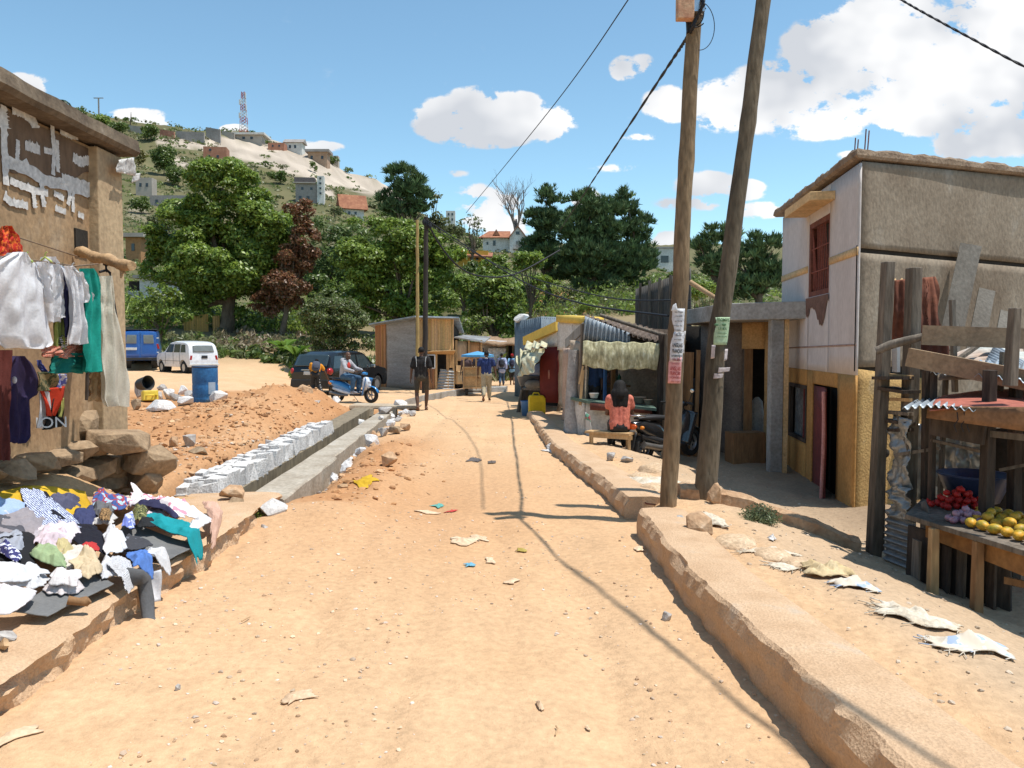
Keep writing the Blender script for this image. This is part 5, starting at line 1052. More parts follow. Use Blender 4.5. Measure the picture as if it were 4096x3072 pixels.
 # cross rails on the left face
 for (x0,y0,x1,y1,w,mt) in ((887,375,912,377,.04,WOODL),(886,388,912,392,.2,WOODD),(887,399,911,400,.03,WOODL),(887,412,911,414,.07,WOODG),(886,420,911,424,.1,WOODD),(885,430,912,430,.05,WOODD),(885,378,900,378,.25,WOODD)):
  m = MB(); m.beam(S(x0,y0,7.5),S(x1,y1,7.2),w,.03,0); m.v = m.v; m.build('cross_rail',mt,b)
 m = MB(); m.beam(S(896,372,7.6),S(896,345,7.6),.1,.03); m.build('white_slat',flat('white_slat',(.6,.6,.6)),b)
 # lower boards and crates under the counter
 m = MB(); m.patch(S(905,590,6.6),S(1010,640,5.9),S(1010,555,5.9),S(908,525,6.6),4,4,None,.03); m.build('lower_boards',WOODD,b)
 for k in range(6):
  m = MB(); m.beam(S(915 + k*15,588 + k*5,6.45 - .1*k),S(917 + k*15,540 + k*3,6.45 - .1*k),.11,.02); m.build('slat',WOODG if k % 3 == 0 else WOODD,b)
 m = MB(); m.patch(S(921,540,6.6),S(940,548,6.3),S(925,500,6.5),S(921,502,6.6),4,6,None,.01); m.build('grey_board',TINDK,b)
 for (x0,y0,x1,y1,d0,d1,w) in ((940,372,1000,330,7.6,7.9,.05),(955,392,952,300,7.8,7.8,.06),(895,455,940,448,7.3,7.0,.05),(932,440,984,452,6.9,6.5,.04),(1000,395,1003,352,7.0,7.0,.05),(940,500,946,372,7.4,7.4,.05),(1000,470,1040,462,6.4,6.2,.04)):
  m = MB(); m.beam(S(x0,y0,d0),S(x1,y1,d1),w,w*.6); m.build('thin_pole',WOODG,b)
 # counter
 z = S(950,520,6).z; cz = .38
 A,B_,C_,D_ = G(905,514,cz),G(1078,567,cz),G(1078,520,cz),G(925,496,cz)
 m = MB(); bx(m,[A.xy,B_.xy,C_.xy,D_.xy],cz - .04,cz); m.build('counter',WOODG,b,bevel=.004)
 m = MB(); m.beam(V3(A,cz - .11) + Vector((.18,-.01,0)),V3(B_,cz - .11) + Vector((0,-.01,0)),.03,.15); m.build('counter_apron',M('orange_board',(.30,.15,.05),(.22,.10,.035),3,.8,.2,20,stretch=(.3,1,1)),b)
 q = A.lerp(B_,.21); post('leg',g(q),V3(q,cz - .04),.075,WOODL); q = A.lerp(B_,.50) + Vector((.02,.05,0)); post('leg',g(q),V3(q,cz - .04),.075,WOODB)
 m = MB(); m.beam(S(1005,580,5.7),S(1060,592,5.4),.03,.05); m.build('stretcher',WOODB,b)
 # dark back of the stall
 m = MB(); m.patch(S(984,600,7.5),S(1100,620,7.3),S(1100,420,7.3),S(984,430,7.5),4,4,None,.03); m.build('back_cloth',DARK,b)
 m = MB(); m.patch(S(1010,470,6.6),S(1080,480,6.4),S(1080,436,6.4),S(1010,440,6.6),10,10,lambda u,v: .05*float(fbm(u*6,v*7,4,16)),.01); m.build('side_shelf',WOODD,b)
 return cz,A,B_,C_,D_
cz,cA,cB,cC,cD = fruit_stall()
m = MB(); q = G(985,506,cz + .0); m.lathe((q.x + .05,q.y + .25,cz),[(.20,0),(.29,.22),(.31,.24),(.28,.24),(.19,.02)],24,cap=False); m.lathe((q.x + .05,q.y + .25,cz + .01),[(.001,0),(.2,0)],24,cap=False)
tag(m.build('basin',flat('navy_plastic',(.03,.05,.12),.4),solid=.006),'large navy basin standing at the back of the fruit counter','basin')
rr = random.Random(12)
def fruitmesh(nm,r,col_,elong=1.0,col2=None):
 m = MB(); m.ell((0,0,0),(r,r*.93,r*elong),None,14,10,lambda p: p*(1 + .04*p.x + .03*math.sin(p.z*3 + p.y))); m.lathe((0,0,r*elong*.96),[(.006,0),(.005,.012),(.001,.013)],6)
 return m.build(nm,M(nm + '_skin',col_,col2 or tuple(v*.7 for v in col_),9,.5,.1,60,spec=.35))
def pile(proto,cx,cy,base,n,r,spread,labels,cat,group,rows):
 k = 0
 for (cnt,zz,sp) in rows:
  for i in range(cnt):
   if k >= n: return
   a = 2.4*k; rad = sp*math.sqrt((i + .4)/cnt); x = cx + rad*spread[0]*math.cos(a); y = cy + rad*spread[1]*math.sin(a)
   o = proto if k == 0 else proto.copy()
   if k: col.objects.link(o)
   o.location = (x,y,base + zz); o.rotation_euler = (rr.uniform(-1.6,1.6),rr.uniform(-.6,.6),rr.uniform(0,6)); tag(o,labels,cat,group); k += 1
tm = fruitmesh('tomato',.029,(.50,.02,.015),.85)
q = G(943,507,cz); pile(tm,q.x + .12,q.y - .03,cz,46,.034,(1,.62),'red tomato in the heap on the left of the fruit counter','tomato','tomatoes heaped on the counter',[(24,.03,.27),(14,.075,.19),(6,.12,.11),(2,.155,.04)])
on = fruitmesh('onion',.030,(.30,.13,.20),.9,(.42,.28,.32))
q = G(966,524,cz); pile(on,q.x + .03,q.y + .05,cz,20,.03,(1,.6),'purple onion in the small heap between tomatoes and mangoes','onion','onions between tomatoes and mangoes',[(13,.028,.15),(6,.07,.09),(1,.1,.02)])
mg = fruitmesh('mango',.041,(.70,.36,.03),1.32,(.22,.24,.03))
n = 0
for row in range(4):
 for i in range(9):
  f = .43 + i*.068 + row*.01; p = cA.lerp(cB,f); pb = cD.lerp(cC,f); q = p.lerp(pb,.16 + row*.17)
  if n and f > 1.0: continue
  o = mg if n == 0 else mg.copy()
  if n: col.objects.link(o)
  o.location = (q.x + rr.uniform(-.01,.01),q.y + rr.uniform(-.01,.01),cz + .042 + (.03 if row in (1,2) and i % 2 else 0)); o.rotation_euler = (R(90) + rr.uniform(-.25,.25),0,rr.uniform(0,6.2)); tag(o,('yellow green mango in the front row along the counter edge','yellow green mango in the second row of the counter spread','yellow green mango in the third row of the counter spread','yellow green mango in the back row near the green peppers')[row],'mango','mangoes on the counter'); n += 1
gp = fruitmesh('green_pepper',.036,(.10,.30,.03),1.2)
for i in range(7):
 f = .74 + i*.04; q = cA.lerp(cB,f).lerp(cD.lerp(cC,f),.9); o = gp if i == 0 else gp.copy()
 if i: col.objects.link(o)
 o.location = (q.x,q.y,cz + .036); o.rotation_euler = (rr.uniform(0,3),rr.uniform(0,3),0); tag(o,'green pepper behind the mangoes on the fruit counter','pepper','green peppers behind the mangoes')
m = MB(); q = G(917,563,-.2); m.rock((q.x + .2,q.y + .25,-.05),(.16,.1,.14),sd=4); tag(m.build('bag',flat('lime',(.45,.65,.04))),'crumpled lime green bag at the foot of the fruit stall','bag')
# ------------------------------------------------------------------ houses and walls on the hill
def hbox(name,label,px0,px1,py0,py1,mat,cat='house',depth=None,group=None,yaw=0,wins=(),roof=None,flatroof=True,sink=4,winmat=None,storeys=None):
 """a house whose front fills px0..px1, py0..py1 and stands on the terrain"""
 base = onterr((px0 + px1)/2,py1); Y = base.y; k = Y/800; w = (px1 - px0)*k; h = (py1 - py0)*k; dp = depth or w*.7
 t = thing(name,label,cat,(base.x,base.y + .0,base.z),yaw,group)
 m = MB(); m.box((0,dp/2,h/2 - sink/2),(w,dp,h + sink)); m.build('wall',mat,t)
 for (fx,fy,fw,fh) in wins:
  m = MB(); m.box(((fx - .5)*w,-.02,fy*h),(fw*w,.12,fh*h)); wo_ = m.build('window',winmat or DARKGLASS,t)
 if roof:
  kind,rh,mt,ov = roof; m = MB(); a,c = -w/2 - ov,w/2 + ov; z = h + .02; y0,y1 = -ov,dp + ov
  if kind == 'gable': m._add([(a,y0,z),(c,y0,z),(c,y1,z),(a,y1,z),(a,dp/2,z + rh),(c,dp/2,z + rh)],[(3,2,1,0),(0,1,5,4),(2,3,4,5),(1,2,5),(3,0,4)])
  elif kind == 'end': m._add([(a,y0,z),(c,y0,z),(c,y1,z),(a,y1,z),(0,y0,z + rh),(0,y1,z + rh)],[(3,2,1,0),(0,3,5,4),(1,4,5,2),(0,4,1),(2,5,3)])
  else: m.box((0,dp/2,z + rh/2),(w + 2*ov,dp + 2*ov,rh))
  m.build('roof',mt,t)
 return t,w,h,dp
BRICK = M('red_brick',(.40,.19,.125),(.32,.14,.09),.8,.95,.3,5,c3=(.46,.26,.19)); BLOCK = M('grey_block',(.33,.30,.28),(.26,.23,.21),.3,.95,.3,3)
TILE = M('clay_tile',(.36,.16,.09),(.25,.10,.06),.8,.95,.5,6,c3=(.42,.22,.13)); HW = M('house_white',(.66,.64,.60),(.52,.49,.45),.5,.9,.1,4); HB = M('house_beige',(.42,.37,.32),(.34,.29,.25),.4)
hbox('brick_house','small square unfinished red brick house on the pale rock of the hill',204,226,147.5,160,BRICK,wins=((.62,.25,.1,.2),(.25,.25,.09,.18),(.3,.75,.1,.16)),yaw=.15)
t,w,h,dp = hbox('tower_block','grey multi storey building below the rock face with a white stair tower',296,318,184,202,BLOCK,wins=((.2,.2,.12,.22),(.55,.2,.12,.22),(.3,.72,.1,.14),(.7,.72,.1,.14)),yaw=.1)
m = MB(); m.box((w*.62,.5,h*.62),(w*.30,dp*.6,h*1.55)); m.build('stair_tower',HW,t)
for k in range(4): m = MB(); m.box((w*.62,-dp*.3 + .5 - .1,h*(.45 + k*.27)),(w*.08,.3,h*.1)); m.build('window',DARKGLASS,t)
m = MB(); m.box((-w*.1,-.2,h*1.02),(w*1.0,.8,h*.05)); m.build('balcony',HB,t); m = MB(); m.box((-w*.1,1.0,h*1.18),(w*.9,dp*.6,h*.28)); m.build('top_storey',M('dark_storey',(.14,.12,.12)),t)
for i,(a,b_,c,d_,mt,lab) in enumerate(((160,176,129,138,BRICK,'reddish wall piece at the left end of the ridge wall'),(176,206,131,141,BLOCK,'long grey block wall along the ridge'),(206,222,127,140,BLOCK,'taller grey wall step in the middle of the ridge wall'),(222,236,130.5,138,HB,'tan wall piece right of the tall ridge wall'),(128,152,125,134,HB,'low brown wall on the left of the ridge'))):
 base = onterr((a + b_)/2,d_); k = base.y/800; m = MB(); z0 = P(a,d_,base.y).z - 5; z1 = P(a,c,base.y).z; z2 = z1 - (1.5 if i != 1 else 1.0)
 pts = [(P(a,d_,base.y).x,base.y),(P(b_,d_,base.y).x,base.y - 2),(P(b_,d_,base.y).x,base.y - 1),(P(a,d_,base.y).x,base.y + 1)]
 vs = [(x,y,z0) for x,y in pts] + [(pts[0][0],pts[0][1],z1),(pts[1][0],pts[1][1],z2),(pts[2][0],pts[2][1],z2),(pts[3][0],pts[3][1],z1)]
 m._add(vs,[(3,2,1,0),(4,5,6,7),(0,1,5,4),(1,2,6,5),(2,3,7,6),(3,0,4,7)]); tag(m.build('ridge_wall',mt),lab,'wall','walls along the ridge')
hbox('hill_house','long low shed with a pale tin roof at the right of the ridge wall',236,262,136,142,HB,roof=('flat',.8,HW,1.2),wins=((.3,.5,.1,.4),(.6,.5,.1,.4)))
hbox('hill_house','white house with a dark roof on the skyline of the hill',285,302,143,153,HW,roof=('gable',2,BLOCK,.8),wins=((.3,.6,.12,.3),(.6,.6,.12,.3)))
hbox('hill_house','tan and orange brick house stepping down the ridge',308,327,152.5,163,M('tan_brick',(.42,.28,.19),(.33,.20,.13),.5),roof=('flat',1,BLOCK,1.0),wins=((.2,.5,.12,.3),(.75,.5,.12,.3)))
hbox('hill_house','small brown house beside the tan one on the ridge',328,338,155.5,163,HB,wins=((.4,.5,.2,.3),))
hbox('hill_house','low orange shed between the white and tan houses on the ridge',268,284,143,149,BRICK,wins=((.3,.5,.1,.3),(.7,.5,.1,.3)))
hbox('hill_house','red roofed cottage in the scrub right of the grey tower block',343,364,210,217,HW,roof=('gable',4.2,TILE,1),wins=((.3,.5,.1,.4),(.6,.5,.1,.4)),yaw=.4)
hbox('distant_tower','pale narrow tower building on the far skyline left of the bare tree',446,455,205,222,HW,wins=((.3,.8,.18,.14),(.7,.8,.18,.14),(.3,.5,.18,.14),(.7,.5,.18,.14)),sink=20)
hbox('hill_house','grey box house hidden in trees below the left ridge',136,152,178,196,HB,wins=((.3,.6,.14,.2),(.7,.6,.14,.2)))
hbox('hill_house','grey walled compound among the trees on the lower left slope',150,185,196,208,BLOCK,wins=((.2,.5,.07,.3),(.5,.5,.07,.3)))
# white gabled house with a tiled roof
t,w,h,dp = hbox('gabled_house','white gabled house with a long clay tiled roof and small balcony',483,521,238,252,HW,roof=None,wins=((.30,.62,.07,.36),(.12,.6,.05,.2)),sink=8,depth=7)
m = MB(); a,c = -w*.62,w*.22; z = h*.98
m._add([(a,-1,z),(c,-1,z),(c,8,z),(a + 2,8,z),(a + 2.6,3.5,z + h*.62),(c,3.5,z + h*.62)],[(3,2,1,0),(0,1,5,4),(2,3,4,5),(1,2,5),(3,0,4)]); m.build('roof',TILE,t)
m = MB(); m.prism([(w*.2,-2),(w*.62,-2),(w*.62,z),(w*.41,z + h*.72),(w*.2,z)],'y',-1.8,7); m.build('gable',HW,t)
m = MB(); m._add([(w*.16,-2.2,z - .2),(w*.41,-2.2,z + h*.80),(w*.66,-2.2,z - .2),(w*.66,7.2,z - .2),(w*.41,7.2,z + h*.80),(w*.16,7.2,z - .2)],[(0,1,4,5),(1,2,3,4)]); m.build('gable_roof',TILE,t,solid=.25)
m = MB(); m.box((w*.41,-1.85,h*.42),(w*.10,.15,h*.55)); d_ = m.build('door',M('grey_shutter',(.30,.29,.27)),t); m = MB(); m.box((w*.41,-1.85,h*1.25),(w*.09,.15,h*.22)); m.build('window',DARKGLASS,t)
m = MB(); m.box((w*.41,-2.6,h*.12),(w*.24,1.4,.25));
for k in range(7): m.beam((w*.30 + k*w*.036,-3.2,h*.13),(w*.30 + k*w*.036,-3.2,h*.36),.12)
m.beam((w*.29,-3.2,h*.37),(w*.53,-3.2,h*.37),.15); m.build('balcony',HB,t); m = MB(); m.prism([(-.9,0),(.9,0),(0,1.5)],'y',-.8,2); o = m.build('dormer',TILE,t); o.location = (-w*.15,.8,z + h*.2)
hbox('tiled_annex','small reddish tiled annex at the right side of the white gabled house',519,530,247,252,HW,roof=('gable',2.5,TILE,.5))
t,w,h,dp = hbox('yellow_house','yellow walled house with a sagging brown tiled roof below the white gabled one',452,488,251,268,M('house_yellow',(.62,.38,.07),(.50,.28,.05),.6),roof=None,wins=((.15,.45,.1,.2),(.55,.55,.08,.2),(.7,.55,.08,.2)),depth=7,sink=6)
m = MB(); a = -w*.60; c = w*.62; z = h*.9; m._add([(a,-1,z),(-w*.15,-1,z*.8),(-w*.15,7,z*.8),(a,7,z),(-w*.36,-1,z*1.3),(-w*.36,7,z*1.3)],[(0,1,4),(2,3,5),(0,4,5,3),(1,2,5,4)]); m.build('gable_roof',TILE,t,solid=.3)
m = MB(); m._add([(-w*.3,-1.4,z*.78),(c,-1.4,z*.68),(c,4,z*1.15),(-w*.3,4,z*1.25)],[(0,1,2,3)]); m.build('lean_roof',TILE,t,solid=.3)
hbox('arched_house','pale grey house with an arched opening at the skyline by the poles',658,680,249,272,HW,depth=8,wins=((.3,.55,.35,.3),),roof=('flat',.5,BLOCK,.3))
hbox('pink_house','pink walled building glimpsed beneath the right hand pines',548,562,275,284,M('pinkish',(.52,.36,.27)),depth=6,wins=((.6,.5,.1,.3),))
hbox('orange_house','orange walled house hidden behind the left tree',126,141,238,262,M('orange_house',(.42,.22,.10)),roof=('flat',.5,HB,.6),wins=((.5,.6,.2,.3),),depth=6)
# white house with a balcony at the left edge of the building
t,w,h,dp = hbox('white_house','small white house with a dark balcony beside the ochre building',140,162,279,305,HW,depth=5,roof=('flat',.25,BLOCK,.4),sink=3)
m = MB(); m.box((-w*.75,1.5,h*.45),(w*.45,3,h*.9)); m.build('recess',DARK,t)
m = MB()
for k in range(9): m.beam((-w*.95 + k*w*.055,-.2,h*.2),(-w*.95 + k*w*.055,-.2,h*.5),.06)
m.beam((-w*.97,-.2,h*.5),(-w*.5,-.2,h*.5),.1); m.build('balcony_rail',HW,t)
# lattice mast
q = onterr(244,136); k = q.y/800; t = thing('radio_mast','tall red and white lattice radio mast on the hill top','mast',tuple(q)); Hh = (136 - 93.5)*k; m = MB()
MR = flat('mast_red',(.42,.10,.09)); MW = flat('mast_white',(.6,.6,.6))
for s in range(7):
 m = MB(); z0,z1 = Hh*s/7,Hh*(s + 1)/7; w0 = 1.5 - .9*s/7; w1 = 1.5 - .9*(s + 1)/7
 for (a,b_) in ((-1,-1),(1,-1),(1,1),(-1,1)): m.beam((a*w0,b_*w0,z0),(a*w1,b_*w1,z1),.22)
 for e in range(2):
  za = z0 + (z1 - z0)*e/2; zb_ = z0 + (z1 - z0)*(e + 1)/2; wa = w0 + (w1 - w0)*e/2
  for y in (-1,1): m.beam((-wa,y*wa,za),(wa,y*wa,zb_),.14); m.beam((wa,y*wa,za),(-wa,y*wa,zb_),.14)
 m.build('mast_section',(MR,MW)[s % 2],t)
for (x,z) in ((-1.5,.45),(1.4,.62),(-1.3,.75),(1.2,.9)): m = MB(); m.beam((x,-1,Hh*z - 1),(x,-1,Hh*z + 1.2),.5); m.build('antenna',MW,t)
q = onterr(99,119); t = thing('thin_mast','thin aerial on the left shoulder of the hill','mast',tuple(q)); k = q.y/800; m = MB(); m.beam((0,0,0),(0,0,20*k),.45); m.build('shaft',BLOCK,t); m = MB(); m.beam((-2,0,20*k),(2,0,20*k),.3); m.build('crossarm',BLOCK,t)
# brown palisade behind the cars
b = thing('cane_palisade','yellow cane palisade behind the parked cars at the big tree','fence',(0,0,0),absolute=True); m = MB(); rr = random.Random(8)
a,c = onterr(184,331),onterr(208,332); c.y = a.y
strips_wall(m,a,c,Vector((c.x,c.y,P(208,314,c.y).z)),Vector((a.x,a.y,P(184,317,a.y).z)),40,rr,1,(.50,.31,.10)); m.build('canes',BAMBOO,b)
m = MB(); a,c = onterr(213,333),onterr(220,333); c.y = a.y; strips_wall(m,a,c,Vector((c.x,c.y,P(208,316,c.y).z)),Vector((a.x,a.y,P(184,316,a.y).z)),12,rr,1,(.46,.27,.10)); m.build('canes',BAMBOO,b)
# ------------------------------------------------------------------ vegetation
LEAF = attrmat('leaf',rough=.42,trans=.38,spec=.45,fine=.12,fscale=2,bump=0)
NEEDLE = attrmat('needle',rough=.7,trans=.12,spec=.15,fine=.12,fscale=2,bump=0)
BARK = M('bark',(.16,.12,.085),(.09,.065,.045),3,.95,.6,12,stretch=(1,1,.3)); BARKP = M('grey_bark',(.23,.19,.165),(.16,.13,.115),3,.95,.3,12)
def unit(v): return v/(np.linalg.norm(v,axis=-1,keepdims=True) + 1e-9)
def leaves(cen,nrm,size,aspect,tint,up=None):
 """one pointed leaf (4 corners) for every centre"""
 n = len(cen); a = unit(rng.normal(size=(n,3))) if up is None else unit(up); a = unit(a - nrm*(a*nrm).sum(1,keepdims=True)); b = np.cross(nrm,a)
 s = np.asarray(size).reshape(-1,1)*np.ones((n,1)); v = np.stack([cen - a*s,cen + b*s*aspect - a*s*.1,cen + a*s,cen - b*s*aspect - a*s*.1],1).reshape(-1,3)
 q = np.arange(n*4).reshape(n,4); t = np.repeat(tint,4,0); return v,q,t
def pick(cols,n,j=.25,lum=None):
 c = np.array(cols); k = rng.integers(0,len(c),n); t = c[k]*rng.uniform(1 - j,1 + j,(n,1)); return t
def blobs_from(envs,D,n,rfrac,seed=0,shell=.75):
 """sub-crowns spread over the envelope; envs = px ellipses"""
 out = []; k = D/800; tot = sum(rx*ry for _,_,rx,ry in envs)
 for (cx,cy,rx,ry) in envs:
  c = np.array(P(cx,cy,D)); m = max(3,int(n*rx*ry/tot)); R3 = np.array([rx*k,min(rx,ry*1.2)*k*.9,ry*k])
  for i in range(m):
   d = unit(rng.normal(size=3)); d[2] = d[2]*.9 + .1; r = rng.uniform(shell,.92); rb = rfrac*min(R3[0],R3[2])*rng.uniform(.7,1.3)
   out.append((c + d*(R3*r - rb*.45),rb))
 return out
def crown(name,blobs,per,size,cols,parent,aspect=.5,squash=.75,mat=None,upb=.5,jit=.25):
 V_,Q_,T_ = [],[],[]; b = 0
 for (c,rb) in blobs:
  n = max(6,int(per*rb*rb/(size*size)*.35)); d = unit(rng.normal(size=(n,3))); d[:,2] = np.where(rng.random(n) < .65,np.abs(d[:,2]),d[:,2])
  r = rb*rng.uniform(.55,1.08,(n,1))**.7; cen = c + d*r*np.array([1,1,squash]) + rng.normal(size=(n,3))*size*.3
  nr = unit(d*.8 + rng.normal(size=(n,3))*.6 + np.array([0,0,upb])); tn = pick(cols,n,jit)*rng.uniform(.85,1.15)
  v,q,t = leaves(cen,nr,size*rng.uniform(.6,1.25,n),aspect,tn); V_.append(v); Q_.append(q + b); T_.append(t); b += len(v)
 return fast_mesh(name,np.concatenate(V_),np.concatenate(Q_),np.concatenate(T_),mat or LEAF,parent)
def tufts(name,blobs,per,size,cols,parent,mat=None):
 """pine shoots: upward brushes of long needles"""
 V_,Q_,T_ = [],[],[]; b = 0
 for (c,rb) in blobs:
  n = max(6,int(per*rb*rb/(size*size)*.09)); d = unit(rng.normal(size=(n,3))); d[:,2] = np.abs(d[:,2])*.9; cen = c + d*rb*rng.uniform(.4,1.05,(n,1))*np.array([1,1,.65])
  axis = unit(d*.6 + np.array([0,0,1.0]) + rng.normal(size=(n,3))*.25)
  k = 9; cc = np.repeat(cen,k,0); ax = unit(np.repeat(axis,k,0) + rng.normal(size=(n*k,3))*.42); sz = np.repeat(size*rng.uniform(.7,1.3,n),k)
  nr = unit(np.cross(ax,rng.normal(size=(n*k,3)))); tn = np.repeat(pick(cols,n,.3),k,0)*rng.uniform(.8,1.2,(n*k,1))
  v,q,t = leaves(cc + ax*sz[:,None]*.8,nr,sz,.16,tn,ax); V_.append(v); Q_.append(q + b); T_.append(t); b += len(v)
 return fast_mesh(name,np.concatenate(V_),np.concatenate(Q_),np.concatenate(T_),mat or NEEDLE,parent)
def limbs(parent,base,blobs,r0,n,mat,topz=None,crook=.06):
 base = Vector(base); zc = np.mean([b[0][2] for b in blobs]); cx = np.mean([b[0][0] for b in blobs]); cy = np.mean([b[0][1] for b in blobs]); m = MB()
 fork = base.lerp(Vector((cx,cy,zc)),.45); fork.x += r0; m.tube([base + Vector((0,0,-.4)),base.lerp(fork,.25) + Vector((r0*.3,0,0)),base.lerp(fork,.7),fork],[r0*1.35,r0,r0*.85,r0*.7],10)
 for i in range(n):
  bl = blobs[int(len(blobs)*i/n)]; e = Vector(bl[0]); s = base.lerp(fork,random.uniform(.6,1)); mid = s.lerp(e,.5) + Vector((random.uniform(-1,1),random.uniform(-1,1),random.uniform(0,.8)))*(e - s).length*crook*2
  m.tube([s,s.lerp(mid,.6),mid,mid.lerp(e,.6),e],[r0*.5,r0*.38,r0*.28,r0*.18,r0*.08],6)
 return m.build('trunk',mat,parent)
def tree(name,label,cat,envs,D,basepx,nb,rf,per,size,cols,r0=.25,kind='leaf',group=None,aspect=.5,nl=14,bark=None,shell=.75,squash=.75,fill=None):
 x = P(basepx,345,D).x; z = hz(x,D); t = thing(name,label,cat,(x,D,z),absolute=True,group=group)
 bl = blobs_from(envs,D,nb*(2 if kind != 'leaf' else 1),rf,shell=shell)
 if kind == 'leaf': crown('crown',bl + (fill or []),per,size,cols,t,aspect,squash)
 else: tufts('crown',bl,per,size,cols,t)
 limbs(t,(x,D,z),bl,r0,nl,bark or BARK); return t
GRN = [(.16,.23,.036),(.21,.29,.042),(.27,.35,.06),(.12,.18,.03)]
GRNY = [(.19,.26,.04),(.24,.32,.06),(.14,.21,.032)]
GRND = [(.085,.13,.03),(.115,.17,.035),(.15,.20,.045)]
PINE = [(.085,.14,.06),(.11,.17,.07),(.07,.11,.05),(.13,.18,.08)]
RED = [(.24,.10,.05),(.18,.08,.04),(.28,.14,.07),(.15,.10,.04)]
OLIVE = [(.14,.16,.06),(.18,.20,.08),(.22,.22,.11),(.12,.14,.05)]
tree('mango_tree','huge dense green mango tree standing behind the parked white car','tree',[(220,188,46,34),(240,176,26,18),(222,216,52,28),(250,205,26,24),(184,240,38,42),(262,232,42,44),(166,272,26,34),(225,262,66,52),(232,300,56,26),(285,255,26,32),(205,215,32,26),(172,300,22,18)],55,224,215,.32,46,.145,GRN + [(.13,.21,.04)],.5)
tree('copper_leaved_tree','rust red leaved tree showing at the right edge of the huge mango tree','tree',[(299,212,15,18),(306,244,16,26),(296,262,20,22),(288,290,24,24),(266,306,18,18)],53,280,100,.36,40,.12,RED,.2)
tree('broadleaf_tree','bright green broadleaf tree behind the bamboo kiosk','tree',[(395,234,34,18),(362,268,38,34),(420,262,40,38),(450,252,18,20),(385,302,46,28),(430,305,34,26)],57,400,110,.36,40,.16,GRNY + GRN,.28)
tree('round_tree','rounded dark green tree above the plastic sheeted kiosk','tree',[(494,296,28,30),(488,272,18,14),(505,318,22,22),(478,318,16,20)],50,492,60,.36,38,.14,GRND + GRN,.2)
tree('pine_tree','lone dark pine rising on the skyline left of the wires','pine',[(405,186,20,22),(392,204,16,14),(420,202,14,16),(404,212,26,12)],115,405,56,.36,30,.55,PINE,.4,'pine','pines')
for i,(envs,D,bx_,lab,nb) in enumerate((([(548,200,17,14),(534,222,14,14),(552,226,20,20),(540,255,22,24),(560,270,26,22)],78,545,'flat topped pine at the left of the big pine group',36),([(590,208,22,20),(578,232,24,24),(606,228,22,30),(590,262,34,28),(600,286,28,14)],74,590,'tallest pine in the middle of the big pine group',52),([(622,206,16,18),(636,232,18,24),(644,262,12,24),(625,268,30,28),(632,292,28,12)],76,628,'broad pine at the right of the big pine group',44),([(722,236,22,12),(706,248,16,12),(718,268,24,18)],62,716,'pine seen between the two wooden poles',22),([(762,248,22,14),(750,262,22,14),(768,280,22,20),(742,292,26,16)],60,756,'pine rising behind the canopy beside the white house front',30))):
 tree('pine_tree',lab,'pine',envs,D,bx_,int(nb*1.6),.46,26,.33,PINE,.32,'pine','pines',nl=10,bark=BARK)
tree('feathery_tree','pale feathery tree on the skyline right of the lone pine','tree',[(436,204,9,12),(440,222,13,12)],120,437,14,.5,20,.35,OLIVE,.2)
tree('feathery_tree','small airy grey-green tree left of the white gabled house','tree',[(470,222,16,9),(476,232,12,7)],120,471,18,.35,10,.3,OLIVE,.2)
tree('bamboo_clump','soft yellow-green bamboo clump left of the bright broadleaf tree','bamboo',[(322,232,20,16),(350,240,24,20),(335,266,36,22),(372,250,20,20),(352,288,30,16),(310,285,14,14)],85,335,110,.34,44,.24,[(.13,.18,.045),(.17,.22,.07),(.10,.15,.04)],.15,aspect=.3)
tree('bush','tall olive bush behind the black car','bush',[(335,322,36,30),(355,345,24,18),(318,345,26,16),(330,302,24,12)],43,335,90,.32,24,.085,OLIVE + GRND,.08,shell=.6)
tree('young_tree','small leafy tree between the blue van and the ochre building','tree',[(164,297,20,14),(148,312,18,14),(172,318,20,14),(152,330,22,10)],47,160,50,.36,26,.11,GRN + GRND,.08)
tree('bush','light green bush below the pines left of the food stall roof','bush',[(588,306,18,7),(575,312,10,6)],48,585,26,.45,20,.11,GRNY,.05)
tree('bush','yellowish bush on the bank behind the iron fence','bush',[(645,308,12,8),(652,320,10,8)],40,648,20,.45,16,.10,OLIVE + GRNY,.05)
tree('bush','bright bush between the wooden poles above the canopy','bush',[(703,292,16,12),(690,284,10,8)],40,702,26,.42,18,.10,GRNY,.05)
tree('broadleaf_tree','yellow-green tree on the slope between the bright tree and the yellow house','tree',[(462,288,22,16),(448,275,14,12),(478,300,16,12)],72,462,40,.38,34,.17,GRNY,.15)
tree('broadleaf_tree','green tree low on the slope beneath the white gabled house','tree',[(508,272,14,10),(500,284,18,12),(532,296,16,12)],80,508,36,.40,34,.18,GRNY + GRN,.15)
tree('bush','low bush behind the board kiosk','bush',[(465,328,18,12),(480,322,14,10)],46,466,26,.42,20,.10,OLIVE + GRN,.05)
tree('round_tree','dense green tree filling the gap beneath the tall pines','tree',[(528,262,16,14),(540,285,14,12)],66,528,30,.42,30,.16,GRN,.15)
tree('round_tree','dark bushy tree between the copper tree and the bright broadleaf tree','tree',[(322,290,18,18),(345,300,20,18),(305,310,18,14)],62,320,34,.40,28,.16,GRND,.15)
